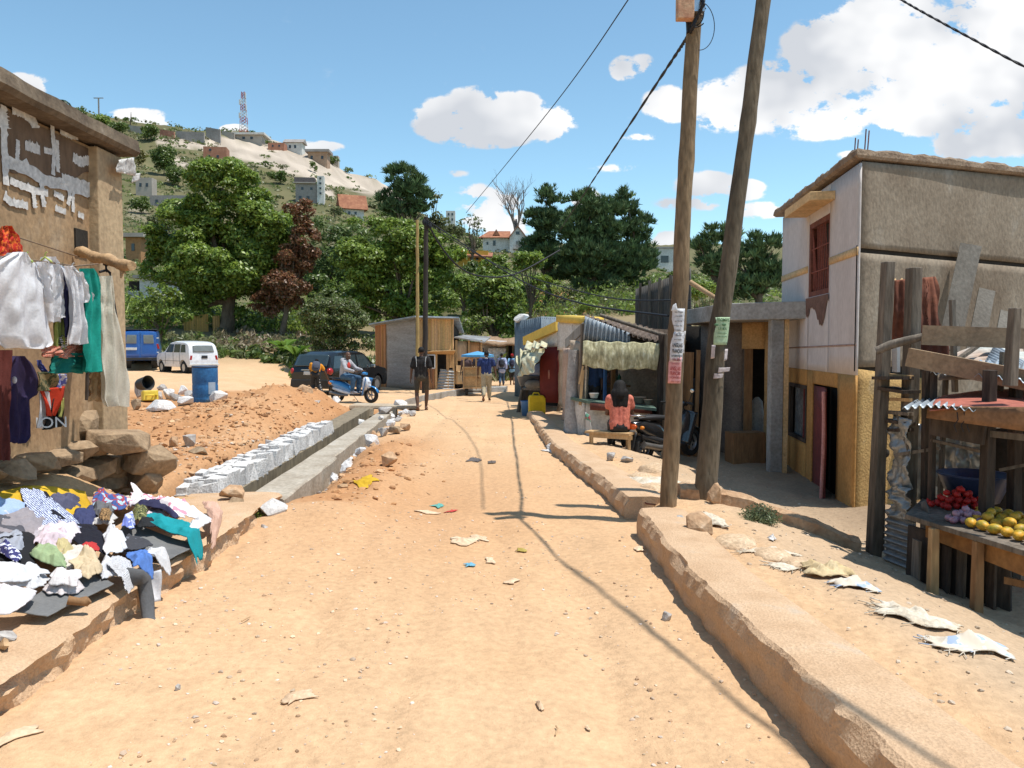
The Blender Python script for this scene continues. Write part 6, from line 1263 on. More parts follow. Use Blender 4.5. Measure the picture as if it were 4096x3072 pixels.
# small trees and shrubs on the hill, each of its own
HS = [(164,160,13,17,GRND,'dark tree on the left slope above the walled compound'),(176,176,10,12,GRND,'dark shrub lower right of the left slope tree'),(140,158,7,10,[(.20,.17,.04),(.15,.15,.04)],'yellowing bush at the left edge of the slope'),(150,132,10,9,GRND,'bush beside the low brown ridge wall'),
 (80,113,8,6,GRND,'dark round bush on the left skyline'),(100,122,14,8,GRN,'wide green thicket on the left skyline'),(118,130,13,9,GRND,'green thicket above the ochre building corner'),(278,177,13,8,GRND,'dark bush sloping across the pale rock'),(266,163,3,3,GRND,'tiny bush left of the sloping dark one'),(284,167,5,3,OLIVE,'small bush above the sloping dark one'),
 (314,167,5,7,GRND,'upright shrub at the foot of the pale rock'),(322,157,7,5,GRND,'dark bush at the end of the ridge houses'),(333,160,8,5,GRND,'dark bush falling away along the skyline'),(252,134,5,4,GRND,'round tree right of the radio mast'),(269,143,5,3,GRND,'round bush between the ridge houses'),(347,170,6,4,GRND,'last bush on the ridge before the bare rock'),
 (196,172,7,5,OLIVE,'olive bush below the brick house'),(140,205,12,10,GRND,'shrub mass at the lower left slope'),(160,225,14,12,OLIVE,'olive tree above the mango tree at left'),(175,205,10,8,GRN,'green bush by the walled compound'),(355,225,12,8,GRN,'green bush below the red roofed cottage'),(335,212,9,6,OLIVE,'olive bush left of the red roofed cottage'),
 (372,222,10,7,GRN,'green bush right of the red roofed cottage'),(425,232,12,8,GRND,'dark bush under the lone pine'),(372,205,7,4,OLIVE,'small olive bush on the grassy slope'),(385,214,6,4,GRND,'small dark bush on the grassy slope'),(318,196,6,5,GRN,'green bush right of the grey tower block'),(455,232,14,8,OLIVE,'olive thicket left of the yellow house'),
 (500,262,16,8,GRN,'green thicket between the yellow and white houses'),(474,244,12,6,GRND,'dark thicket at the white gabled house corner'),(470,268,14,8,GRND,'dark shrub below the yellow house'),(675,278,14,8,GRND,'dark bush below the arched house')]
for (cx,cy,rx,ry,cols,lab) in HS:
 q = onterr(cx,cy + ry*.9); D = q.y; k = D/800; t = thing('hill_tree' if ry > 6 else 'hill_bush',lab,'tree' if ry > 6 else 'bush',tuple(q),absolute=True,group='trees and bushes on the hill')
 bl = blobs_from([(cx,cy,rx,ry)],D,10 + int(rx*ry/9),.42,shell=.55); crown('crown',bl,16,max(.11,1.0*k),cols,t,.6,.8); m = MB(); m.tube([q + Vector((0,0,-1)),Vector(bl[0][0])],[.5*k,.3*k],6); m.build('trunk',BARK,t)
# scrub that covers the slopes (one mass)
def scrub():
 V_,Q_,T_ = [],[],[]; b = 0
 for band_,n,(r0,r1),sz,cols in (('far',5200,(150,400),1.05,GRND + OLIVE + [(.16,.15,.07)]),('mid',2600,(62,150),.42,GRN + OLIVE + GRND)):
  u = rng.uniform(-.55,.75,n); y = np.exp(rng.uniform(math.log(r0),math.log(r1),n)); x = u*y; z = H(x,y,False); px = 512 + 800*u; py = 345 - (z - CAMZ)/y*800
  den = fbm(x*.03,y*.03,4,131) + (.34 if band_ == 'mid' else .14) + .42*(px < 215)
  rocky = ((px > 225) & (px < 400) & (py < 205) & (py > 138) & (np.abs(py - (150 + np.maximum(px - 285,0)*.42)) < 16)); keep = (den > 0) & ~(rocky & (rng.random(n) < .93))
  for X,Y,Z in zip(x[keep],y[keep],z[keep]):
   k = Y/800; rb = rng.uniform(1.5,5.0)*k*(1 if band_ == 'far' else 1.4); m_ = 16 if band_ == 'far' else 34; d = unit(rng.normal(size=(m_,3))); d[:,2] = np.abs(d[:,2]); cen = np.array([X,Y,Z]) + d*rb*rng.uniform(.6,1.1,(m_,1))*np.array([1.3,1.3,.8])
   v,q,t = leaves(cen,unit(d + rng.normal(size=(m_,3))*.5),1.3*k*rng.uniform(.7,1.3,m_),.6,pick([cols[rng.integers(len(cols))]],m_,.25)); V_.append(v); Q_.append(q + b); T_.append(t); b += len(v)
 stuff(fast_mesh('scrub',np.concatenate(V_),np.concatenate(Q_),np.concatenate(T_),LEAF))
scrub()
# undergrowth and tall grass along the edge of the cleared ground
def undergrowth():
 V_,Q_,T_ = [],[],[]; b = 0
 zones = [(120,330,44,52,150,.55,OLIVE + GRND),(215,330,47,54,60,.6,[(.24,.18,.11),(.30,.24,.15),(.13,.12,.06)]),(300,388,40,46,130,.9,OLIVE + GRN),(385,470,44,56,150,1.1,GRN + OLIVE),(455,560,42,58,220,1.3,GRND + GRN + OLIVE),(540,690,58,80,130,1.8,GRNY + OLIVE),(300,560,70,105,260,3.0,GRNY + GRN),(530,600,40,60,60,.6,OLIVE + [(.26,.18,.10)]),(640,800,32,50,120,.9,OLIVE + GRND),(240,330,55,64,90,1.6,GRND + GRN),(130,230,56,66,90,2.2,GRN + GRND)]
 for (p0,p1,y0,y1,n,hh,cols) in zones:
  for _ in range(n):
   Y = rng.uniform(y0,y1); X = (rng.uniform(p0,p1) - 512)/800*Y; Z = hz(X,Y); m_ = 70; rb = rng.uniform(.5,1.1)*hh; c = np.array([X,Y,Z]); d = unit(rng.normal(size=(m_,3))); d[:,2] = np.abs(d[:,2]); cen = c + d*rb*rng.uniform(.3,1.1,(m_,1))*np.array([1,1,1.0])
   base = cols[rng.integers(len(cols))]; blade = rng.random() < .4
   v,q,t = leaves(cen,unit(d + rng.normal(size=(m_,3))*.6),(.16 if not blade else .26)*rng.uniform(.7,1.3,m_),.5 if not blade else .13,pick([base],m_,.3),None if not blade else np.tile([0,0,1.],(m_,1)) + rng.normal(size=(m_,3))*.35); V_.append(v); Q_.append(q + b); T_.append(t); b += len(v)
 stuff(fast_mesh('undergrowth',np.concatenate(V_),np.concatenate(Q_),np.concatenate(T_),LEAF))
undergrowth()
# bare tree
def bare(px,D,topy,lab):
 x = P(px,345,D).x; z = hz(x,D); t = thing('bare_tree',lab,'tree',(x,D,z),absolute=True); m = MB(); m2 = MB(); top = P(px,topy,D).z; rr = random.Random(6)
 def br(p,d,L,r,dep,mm):
  pts = [p]; q = p.copy()
  for i in range(4): d = (d + Vector((rr.uniform(-.13,.13),rr.uniform(-.13,.13),.05))).normalized(); q = q + d*L/4; pts.append(q.copy())
  mm.tube(pts,[r,r*.85,r*.7,r*.6,r*.5],5 if dep else 7)
  if dep < 5:
   for k in range(3 if dep < 3 else 2):
    a = rr.uniform(0,6.28); s = rr.uniform(.3,.62); e = (d + Vector((math.cos(a),math.sin(a),.1))*s).normalized(); br(pts[rr.choice((2,3,4))],e,L*rr.uniform(.62,.8),r*.55,dep + 1,m2)
 hgt = top - z; br(Vector((x,D,z)),Vector((0,0,1)),hgt*.48,.5,0,m); br(Vector((x,D,z + hgt*.25)),Vector((-.3,0,1)),hgt*.3,.36,1,m); br(Vector((x,D,z + hgt*.3)),Vector((.3,0,1)),hgt*.3,.36,1,m)
 m.build('trunk',BARKP,t); m2.build('branches',BARKP,t)
bare(516,215,181,'leafless grey tree on the skyline left of the flat topped pine')
# banana plants and fronds
def fronds(px,D,n,L,lab,nm,cols,droop=.5,w=.16,h0=.3,dead=False,cat='plant',up=.9):
 x = P(px,345,D).x; z = hz(x,D); t = thing(nm,lab,cat,(x,D,z)); rr = random.Random(px); m = MB()
 m.tube([(0,0,-.2),(0,0,h0)],[w*.8,w*.5],8); m.build('stem',BARK,t); m = MB()
 for i in range(n):
  a = 6.28*i/n + rr.uniform(-.3,.3); d = Vector((math.cos(a),math.sin(a),0)); pts = []; LL = L*rr.uniform(.8,1.15); k = rr.uniform(.8,1.2)
  for j in range(9): s = j/8; pts.append(Vector((0,0,h0)) + d*LL*(s*.75) + Vector((0,0,LL*up*(s - droop*1.3*s*s))))
  side = d.cross(Vector((0,0,1))); vs = []
  for j,p in enumerate(pts): ww = w*LL*.55*math.sin(math.pi*min(1,(j + .4)/8.6))**.7; vs += [p - side*ww + Vector((0,0,.25*ww)),p,p + side*ww + Vector((0,0,.25*ww))]
  c = cols[rr.randrange(len(cols))]; m.cur = tuple(v*k for v in c); m._add(vs,[(j*3 + e,j*3 + e + 1,j*3 + e + 4,j*3 + e + 3) for j in range(8) for e in (0,1)],True)
 m.build('fronds',LEAF,t,fix=False)
BAN = [(.13,.24,.03),(.09,.18,.025),(.17,.27,.05)]
fronds(283,46,11,2.0,'banana plant with broad arching leaves under the copper leaved tree','banana_plant',BAN); fronds(296,45,10,1.8,'banana plant nearest the olive bush behind the car','banana_plant',BAN); fronds(482,44,10,2.2,'banana plant behind the board kiosk','banana_plant',BAN); fronds(503,45,10,1.7,'banana plant behind the thatched kiosk roof','banana_plant',BAN); fronds(150,52,12,1.9,'banana plant glimpsed between the ochre building and the mango tree','banana_plant',BAN,up=1.3); fronds(640,38,9,1.1,'agave like plant on the bank beside the iron fence','agave_plant',OLIVE,.3,.1)
# ridge palm and flat topped tree
q = onterr(63,116); k = q.y/800; t = thing('palm_tree','single palm on the skyline over the ochre building','palm',tuple(q)); m = MB(); m.tube([(0,0,0),(0,0,14*k)],[.8*k,.6*k],7); m.build('trunk',BARK,t); m = MB()
for i in range(16):
 a = i*.8; d = Vector((math.cos(a),math.sin(a),0)); s = d.cross(Vector((0,0,1))); L = 9*k; pts = [Vector((0,0,14*k)) + d*L*f + Vector((0,0,L*(.7*f - 1.3*f*f))) for f in (0,.35,.7,1)]; vs = []
 for j,p in enumerate(pts): w_ = (.5,1.3,1.1,.2)[j]*k; vs += [p - s*w_,p + s*w_]
 m.cur = (.04,.07,.03); m._add(vs,[(2*j,2*j + 1,2*j + 3,2*j + 2) for j in range(3)])
m.build('fronds',LEAF,t,fix=False)
q = onterr(130,126); D = q.y; k = D/800; t = thing('flat_topped_tree','flat spreading tree standing out against the cloud on the left ridge','tree',tuple(q),absolute=True); bl = blobs_from([(130,119,9,2.2)],D,12,.7,shell=.4); crown('crown',bl,14,1.0*k,GRND,t,.6); m = MB(); m.tube([q,P(131,118,D),P(131,112,D)],[.7*k,.5*k,.2*k],6); m.build('trunk',BARK,t)
# little bush by the earthen wall and weed at the slab end
def tuft(p,r,n,cols,lab,nm='bush',sz=.02,cat='bush'):
 t = thing(nm,lab,cat,tuple(p)); d = unit(rng.normal(size=(n,3))); d[:,2] = np.abs(d[:,2]); cen = d*r*rng.uniform(.2,1.05,(n,1))*np.array([1,1,.8]); v,q,tt = leaves(cen,unit(d + rng.normal(size=(n,3))),sz*rng.uniform(.6,1.3,n),.3,pick(cols,n,.3)); fast_mesh('foliage',v,q,tt,LEAF,t)
 m = MB()
 for k in range(12): e = Vector(d[k]*r*.8); m.tube([(0,0,-.02),e*.5 + Vector((0,0,.02)),e],.003,4)
 m.build('stems',BARK,t)
q = P(760,531,7.45); tuft(Vector((q.x,q.y,hz(q.x,q.y))),.2,1500,[(.13,.16,.08),(.17,.20,.10),(.10,.13,.06)],'small grey-green bush in front of the earthen wall')
q = G(257,524,.02); tuft(Vector((q.x,q.y,hz(q.x,q.y))),.10,200,GRNY,'small green weed at the end of the broken slab','weed',.016,'weed')
# ------------------------------------------------------------------ people
BAKE = []
def remesh(o,vox,smooth=3,disp=0,fold=0):
 r = o.modifiers.new('r','REMESH'); r.mode = 'VOXEL'; r.voxel_size = vox; r.use_smooth_shade = True
 s = o.modifiers.new('s','SMOOTH'); s.iterations = smooth; s.factor = .5
 BAKE.append((o,fold)); return o
SKIN = M('dark_skin',(.13,.065,.04),(.10,.05,.03),6,.55,.1,60,spec=.35); HAIR = M('black_hair',(.012,.010,.009),(.006,.005,.005),20,.7,.5,120,spec=.25)
def person(label,loc,rz,pose=None,look=None,vox=.010,h=1.72,group=None):
 J = dict(pelvis=(0,0,.95),waist=(0,0,1.10),chest=(0,.0,1.30),neck=(0,-.01,1.47),head=(0,.01,1.60),lsh=(-.18,0,1.42),rsh=(.18,0,1.42),lel=(-.235,-.02,1.14),rel=(.235,-.02,1.14),lwr=(-.25,.05,.89),rwr=(.25,.05,.89),
    lhip=(-.09,0,.92),rhip=(.09,0,.92),lkn=(-.10,.02,.50),rkn=(.10,.02,.50),lan=(-.10,-.02,.09),ran=(.10,-.02,.09),ltoe=(-.11,.14,.035),rtoe=(.11,.14,.035),face=(0,1,0))
 J.update(pose or {}); J = {k: Vector(v) for k,v in J.items()}; k = h/1.72; look = look or {}
 t = thing('person',label,'person',loc,rz,group); t.scale = (k,k,k)
 m = MB(); cap = m.cap; up = (J['chest'] - J['pelvis']).normalized(); fc = J['face'].normalized(); hd = J['head']; sd = fc.cross(Vector((0,0,1))).normalized()
 def spread(mm,a,b,w0,w1,r0,r1,side):
  for s in (-1,0,1): mm.cap(a + side*w0*s,r0,b + side*w1*s,r1)
 sh = (J['rsh'] - J['lsh']).normalized(); hp = (J['rhip'] - J['lhip']).normalized()
 spread(m,J['pelvis'],J['waist'],.055,.05,.095,.085,hp); spread(m,J['waist'],J['chest'],.05,.075,.085,.095,sh); m.cap(J['chest'],.1,J['neck'] - up*.05,.075); m.cap(J['lsh'],.055,J['rsh'],.055); m.cap(J['neck'] - up*.05,.055,hd - fc*.01 - Vector((0,0,.03)),.05)
 # head
 R_ = Matrix((sd,fc,Vector((0,0,1)))).transposed()
 m.ell(hd + fc*.0 + Vector((0,0,.03)),(.075,.095,.105),R_,16,12); m.ell(hd + fc*.025 - Vector((0,0,.05)),(.055,.065,.065),R_,12,8)
 m.cap(hd + fc*.088 + Vector((0,0,.02)),.010,hd + fc*.103 - Vector((0,0,.018)),.014,8)
 m.cap(hd + fc*.082 - sd*.02 - Vector((0,0,.052)),.009,hd + fc*.082 + sd*.02 - Vector((0,0,.052)),.009,8)
 for s in (-1,1): m.ell(hd + sd*.078*s - Vector((0,0,.0)),(.012,.022,.032),R_,8,6)
 for s in ('l','r'):
  a,e,w = J[s + 'sh'],J[s + 'el'],J[s + 'wr']; cap(a,.052,e,.038); cap(e,.040,w,.026)
  # hand: palm, four fingers and a thumb
  d = (w - e).normalized(); hdv = Vector(J.get(s + 'hand',d)).normalized(); q = Vector((0,0,1)).cross(hdv) if abs(hdv.z) < .9 else Vector((1,0,0)).cross(hdv); q.normalize(); nrm_ = hdv.cross(q)
  if s + 'palm' in J: q = J[s + 'palm'].normalized(); nrm_ = hdv.cross(q).normalized()
  pc = w + hdv*.05
  for f in (-1.5,-.5,.5,1.5): cap(w + hdv*.01 + q*f*.010,.017,w + hdv*.085 + q*f*.019,.013,8)
  for i,f in enumerate((-1.5,-.5,.5,1.5)):
   L = (.058,.072,.078,.068)[i]; b0 = w + hdv*.085 + q*f*.021; b1 = b0 + (hdv*.9 + nrm_*.25).normalized()*L*.5; b2 = b1 + (hdv*.6 + nrm_*.75).normalized()*L*.5; cap(b0,.0105,b1,.0095,8); cap(b1,.0095,b2,.008,8)
  b0 = w + hdv*.03 + q*.028; b1 = b0 + (q*.75 + hdv*.65).normalized()*.035; b2 = b1 + (hdv*.9 + q*.15 + nrm_*.35).normalized()*.032; cap(b0,.013,b1,.0115,8); cap(b1,.0115,b2,.0095,8)
  hj,kn,an,to = J[s + 'hip'],J[s + 'kn'],J[s + 'an'],J[s + 'toe']; cap(hj,.088,kn,.055); cap(kn,.055,an.lerp(kn,.55),.056); cap(an.lerp(kn,.55),.054,an,.036)
  heel = an - (to - an).normalized()*.035 - Vector((0,0,.045)); ft = (to - heel); cap(an,.036,heel,.034); cap(heel,.032,heel + ft*.6,.034,8)
  fs_ = ft.cross(Vector((0,0,1))).normalized() if abs(ft.normalized().z) < .95 else Vector((1,0,0))
  for i in range(5): cap(heel + ft*.55 + fs_*(i - 2)*.014,.018,to + fs_*(i - 2)*.016 - ft.normalized()*abs(i - 1.5)*.008,.012,8)
 remesh(m.build('body',look.get('skin',SKIN),t),vox,2)
 for s in (-1,1):
  e = MB(); e.ell(hd + fc*.086 + sd*.030*s + Vector((0,0,.018)),.011,None,8,6); e.build('eye',flat('eye_white',(.5,.48,.45),.3),t)
 # hair or cap
 hr = look.get('hair','short'); m = MB()
 if hr != 'none':
  z_ = hd - fc*.012 + Vector((0,0,.05)); m.ell(z_,(.084,.098,.092),R_,18,12,lambda p: p*(1 + .05*math.sin(p.x*17)*math.sin(p.y*19)))
  if hr == 'long':
   m.cap(hd - fc*.03 + Vector((0,0,.03)),.115,hd - fc*.08 - Vector((0,0,.12)),.13)
   for sx in (-.06,0,.06): m.cap(hd - fc*.08 + sd*sx - Vector((0,0,.10)),.10,hd - fc*.13 + sd*sx*1.3 - Vector((0,0,.32)),.07)
   for i in range(9): m.cap(hd - fc*.09 + sd*(i - 4)*.03 - Vector((0,0,.25)),.035,hd - fc*.15 + sd*(i - 4)*.036 - Vector((0,0,.40 + .03*(i % 3))),.012,8)
  o = m.build('hair',HAIR,t); remesh(o,.012,1)
 if look.get('cap'):
  m = MB(); m.ell(hd + Vector((0,0,.065)) - fc*.005,(.092,.108,.085),R_,18,10); m.ell(hd + fc*(.115 if look.get('brim',1) > 0 else -.11) + Vector((0,0,.06)),(.06,.06,.010),R_,12,6); m.build('cap',flat('cap_cloth',look['cap'],.8),t)
 # garments
 def wr(mm,a,b,f): return a.lerp(b,f)
 if 'shirt' in look:
  m = MB(); g = .016; hem = look.get('hem',J['pelvis'] + up*-.02); spread(m,Vector(hem),J['waist'],.075,.07,.11 + g*.3,.095 + g,hp); spread(m,J['waist'],J['chest'] + up*.03,.07,.085,.093 + g,.098 + g,sh); m.cap(J['lsh'] - Vector((0,0,.01)),.058 + g,J['rsh'] - Vector((0,0,.01)),.058 + g); m.cap(J['chest'],.1 + g,J['neck'] - up*.05,.066 + g)
  sl = look.get('sleeve',.6)
  for s in ('l','r'):
   a,e,w = J[s + 'sh'],J[s + 'el'],J[s + 'wr']
   if sl <= 1: m.cap(a,.060 + g,a.lerp(e,sl),.056 + g)
   else: m.cap(a,.060 + g,e,.05 + g); m.cap(e,.05 + g,e.lerp(w,sl - 1),.036 + g)
  remesh(m.build('shirt',look['shirt'],t),vox*1.2,2,0,.012)
 if 'trousers' in look:
  m = MB(); g = .018; spread(m,J['pelvis'] + up*.07,J['pelvis'] - up*.03,.06,.065,.10 + g*.5,.10 + g,hp); cut = look.get('cut',1.0)
  for s in ('l','r'):
   hj,kn,an = J[s + 'hip'],J[s + 'kn'],J[s + 'an']
   if cut < .5: m.cap(hj,.072 + g,hj.lerp(kn,cut*2 - .12),.052 + g)
   else: m.cap(hj,.095 + g,kn,.066 + g); m.cap(kn,.066 + g,kn.lerp(an,(cut - .5)*2*.97),.05 + g*1.3)
  remesh(m.build('trousers',look['trousers'],t),vox*1.2,2,0,.012)
 for s in ('l','r'):
  if look.get('shoes'):
   an,to = J[s + 'an'],J[s + 'toe']; heel = an - (to - an).normalized()*.035 - Vector((0,0,.045)); m = MB(); d = (to - heel)
   if look['shoes'] == 'sandal':
    nn_ = d.cross(Vector((0,0,1))).normalized(); q = Matrix((nn_,d.normalized(),nn_.cross(d.normalized()))).transposed(); m.ell(heel.lerp(to,.5) - nn_.cross(d.normalized())*.035,(.05,d.length*.62,.012),q,14,6); m.tube([heel + d*.75 + nn_*.04,heel + d*.6 + Vector((0,0,.045)),heel + d*.75 - nn_*.04],.008,6); m.build('sandal',flat('sandal',(.20,.10,.06)),t)
   else: m.cap(heel,.045,heel + d*.5 + Vector((0,0,.012)),.047); m.cap(heel + d*.5,.047,to,.035); remesh(m.build('shoe',flat('shoe',look.get('shoecol',(.08,.05,.04))),t),.012,1)
 return t,J,R_
def backpack(t,J,c,w=.30,hgt=.42,label=None,accent=None):
 up = (J['chest'] - J['pelvis']).normalized(); sh = (J['rsh'] - J['lsh']).normalized(); bk = sh.cross(up).normalized()*-1
 if bk.dot(J['face']) > 0: bk = -bk
 q = Matrix((sh,bk,up)).transposed(); cen = J['chest'] - up*.09 + bk*.19; b = bpy.data.objects.new('backpack',None);
 m = MB(); m.ell(cen,(w/2,.10,hgt/2),q,20,12,lambda p: Vector([math.copysign(abs(v)**.7,v) for v in p])); o = m.build('backpack',flat('pack',c,.8,bump=.2),t)
 m = MB(); m.ell(cen + bk*.085 - up*.07,(w*.36,.04,hgt*.22),q,16,8,lambda p: Vector([math.copysign(abs(v)**.7,v) for v in p])); m.build('pocket',flat('pack_pocket',tuple(v*.7 for v in c),.8),o)
 for s in (-1,1):
  m = MB(); a = J['chest'] + sh*s*.10 + bk*.12 + up*.10; m.tube([a,a - bk*.10 + up*.06,a - bk*.27 + up*.01,a - bk*.27 - up*.14,a - bk*.10 - up*.26],.013,6); m.build('strap',flat('strap',accent or (.03,.03,.03)),o)
def walk(s=1,a=.22,arm=.16):
 """mid stride: s=+1 has the right foot forward"""
 f,b = ('r','l') if s > 0 else ('l','r'); x = {'r': .085,'l': -.085}; ax = {'r': 1,'l': -1}
 return {f + 'kn': (x[f],a*.62,.51),f + 'an': (x[f],a*.95,.10),f + 'toe': (x[f]*1.1,a*.95 + .16,.05),b + 'kn': (x[b],a*.10,.51),b + 'an': (x[b],-a*1.45,.18),b + 'toe': (x[b]*1.1,-a*1.25 + .08,.045),
   f + 'el': (ax[f]*.235,-arm*.9,1.15),f + 'wr': (ax[f]*.25,-arm*.9,.90),b + 'el': (ax[b]*.235,arm*.25,1.14),b + 'wr': (ax[b]*.235,arm*1.2,.92)}
BLK = M('black_shirt',(.022,.020,.020),(.015,.013,.013),6,.85); OLV = M('dark_shorts',(.075,.065,.05),(.05,.045,.035),6,.85)
# man in black walking away
p = G(421.5,408.6,0); z = hz(p.x,p.y)
t,J,R_ = person('person in black shirt and dark shorts walking away barelegged',(p.x,p.y,z),.02,{**walk(1,.17,.10),'lhip': (-.11,0,.92),'rhip': (.11,0,.92),'lkn': (-.13,.02,.50),'lan': (-.09,-.12,.13),'ltoe': (-.09,.0,.03),'rkn': (.14,.12,.51),'ran': (.11,.16,.10),'rtoe': (.12,.32,.05),'lel': (-.26,.0,1.14),'lwr': (-.29,.05,.88),'rel': (.26,-.05,1.14),'rwr': (.27,-.02,.88)},dict(shirt=BLK,sleeve=.75,trousers=OLV,cut=.44,shoes='sandal'),h=1.74)
for s in (-1,1):
 m = MB(); m.tube([Vector((s*.115,-.115,1.20)),Vector((s*.12,-.12,1.34)),Vector((s*.135,-.09,1.45)),Vector((s*.14,0,1.485))],.006,5); m.build('white_stripe',flat('stripe_white',(.6,.6,.6)),t)
# man in blue shirt
p = G(486.5,401.4,-.12); z = hz(p.x,p.y)
t,J,R_ = person('person in navy blue shirt and beige trousers striding away',(p.x,p.y,z),-.05,{**walk(1,.18,.12),'lsh': (-.2,0,1.42),'rsh': (.2,0,1.42),'lel': (-.29,-.02,1.15),'lwr': (-.30,.06,.92),'rel': (.28,.0,1.15),'rwr': (.33,-.02,.90)},dict(shirt=M('navy_shirt',(.022,.040,.14),(.015,.028,.10),5,.8),sleeve=.6,trousers=M('beige_trousers',(.42,.36,.25),(.32,.27,.18),5,.85),cut=.93,shoes='sandal'),h=1.66)
m = MB(); m.cap((.13,-.02,.98),.05,(.19,.03,1.22),.03); m.build('white_undershirt',flat('undershirt',(.6,.6,.6)),t); m = MB(); m.tube([(-.05,-.09,1.48),(0,-.10,1.495),(.05,-.09,1.48)],.012,6); m.build('collar',flat('collar_white',(.6,.6,.6)),t)
# two pupils with rucksacks
Yp = 37.0; x = P(501.7,386,Yp).x; pass
t,J,R_ = person('person in pale blue school smock with a dark rucksack, bare headed',(x,Yp,hz(x,Yp)),.0,walk(1,.16),dict(shirt=M('smock_lilac',(.38,.42,.60),(.30,.34,.50)),hem=Vector((0,0,.78)),sleeve=1.85,trousers=M('jeans',(.06,.10,.17),(.04,.07,.12)),cut=.95,shoes='shoe'),vox=.014,h=1.50); backpack(t,J,(.035,.04,.055))
x = P(512.2,386,37.8).x
t,J,R_ = person('person in light blue smock and red cap with a dark rucksack',(x,37.8,hz(x,37.8)),.0,walk(-1,.14),dict(shirt=M('smock_blue',(.22,.42,.62),(.17,.34,.52)),hem=Vector((0,0,.80)),sleeve=.95,trousers=flat('black_skirt',(.03,.03,.03)),cut=.6,shoes='sandal',cap=(.55,.03,.03),brim=-1,hair='none'),vox=.014,h=1.46); backpack(t,J,(.04,.04,.07),.26)
# person under the awning, legs in view
x = P(532,390,27).x
t,J,R_ = person('person in pale trousers standing half hidden behind the tarpaulin',(x,27,hz(x,27)),.4,{},dict(shirt=flat('olive_top',(.06,.09,.05)),sleeve=1.2,trousers=flat('pale_trousers',(.46,.40,.30)),cut=.96,shoes='shoe'),vox=.014,h=1.6)
# cart vendors
x = P(467.5,385,31.5).x
person('person leaning at the left side of the food cart',(x - .05,31.6,hz(x,31.6)),2.9,{},dict(shirt=flat('brown_top',(.10,.06,.06)),sleeve=.6,trousers=flat('dark_tr',(.05,.05,.06)),shoes='shoe'),vox=.016,h=1.5)
x = P(479,385,31.3).x
person('person in dark top behind the food cart under the parasol',(x,31.3,hz(x,31.3)),3.3,{},dict(shirt=flat('dark_top',(.05,.045,.06)),sleeve=.6,trousers=flat('dark_tr2',(.05,.05,.06)),shoes='shoe'),vox=.016,h=1.58)
x = P(461,385,35.0).x
person('person inside the hatch of the board kiosk',(x,35.4,-.2),3.1,{},dict(shirt=flat('grey_blue_top',(.25,.27,.32)),sleeve=.6,trousers=flat('dark_tr3',(.04,.04,.05))),vox=.016,h=1.5)
# woman on the bench, seen from behind
b_ = P(619,421,13.25); ben = Vector((P(620,418,13.15).x,13.15,.325))
SEAT = lambda: {'pelvis': (0,0,.10),'waist': (0,.02,.25),'chest': (0,.06,.45),'neck': (0,.08,.62),'head': (0,.13,.75),'lsh': (-.17,.07,.57),'rsh': (.17,.07,.57),'lel': (-.22,.10,.31),'rel': (.22,.10,.31),'lwr': (-.17,.33,.27),'rwr': (.17,.33,.27),
 'lhip': (-.09,.02,.08),'rhip': (.09,.02,.08),'lkn': (-.12,.42,.10),'rkn': (.12,.42,.10),'lan': (-.12,.36,-.30),'ran': (.12,.36,-.30),'ltoe': (-.12,.52,-.36),'rtoe': (.12,.52,-.36),'face': (0,1,-.25)}
t,J,R_ = person('person with long black hair and coral top sitting on the stall bench',tuple(ben),-.05,{**SEAT(),'lhand': (.3,1,0),'rhand': (-.3,1,0)},dict(hair='long',shirt=M('coral_top',(.62,.19,.13),(.50,.14,.10),4,.8),sleeve=.5,trousers=flat('black_skirt2',(.02,.02,.022)),cut=.95,shoes='sandal'),vox=.009,h=1.62)
m = MB(); m.tube([Vector((-.13,-.06,.18)),Vector((0,-.055,.27)),Vector((.1,-.03,.36))],.007,5); m.build('bag_string',flat('cord_beige',(.55,.45,.3)),t)
# vendor inside the stall
q = P(593,400,16.2); person('person in blue shirt working inside the food stall',(q.x,16.3,hz(q.x,16.3)),2.6,{},dict(shirt=M('stall_blue',(.05,.10,.22)),sleeve=.8,trousers=flat('dk',(.04,.04,.04))),vox=.014,h=1.55)
q = P(682,400,15.8); person('person standing in the dark at the corner shop plank door',(P(698,400,14.0).x,15.0,hz(4,15.0)),2.8,{},dict(shirt=flat('shade_top',(.07,.07,.08)),sleeve=1.5,trousers=flat('dk2',(.04,.04,.05))),vox=.016,h=1.6)
# stooping man in orange with rucksack by the car
q = G(318,389.5,-.02); Yq = 29.0; x = P(315.5,380,Yq).x; zq = P(315,389,Yq).z
t,J,R_ = person('person in orange shirt and rucksack bending forward behind the black car',(x,Yq,hz(x,Yq)),.25,{'pelvis': (0,0,.90),'waist': (.0,.07,1.02),'chest': (.03,.20,1.16),'neck': (.05,.33,1.27),'head': (.06,.42,1.33),'lsh': (-.14,.26,1.27),'rsh': (.22,.24,1.22),'rel': (.36,.30,.98),'rwr': (.46,.38,.75),'lel': (-.20,.36,1.02),'lwr': (-.12,.52,.86),
 'lkn': (-.10,.10,.48),'rkn': (.14,.02,.48),'lan': (-.08,-.05,.09),'ran': (.24,-.22,.10),'ltoe': (-.08,.12,.04),'rtoe': (.28,-.08,.04),'face': (0,1,-.6)},dict(shirt=M('orange_shirt',(.70,.28,.02),(.55,.22,.02)),sleeve=.6,trousers=flat('black_joggers',(.02,.02,.022)),cut=.96,shoes='shoe',shoecol=(.5,.5,.5)),h=1.6); backpack(t,J,(.06,.07,.10),.32,.46,accent=(.03,.03,.03))
m = MB();
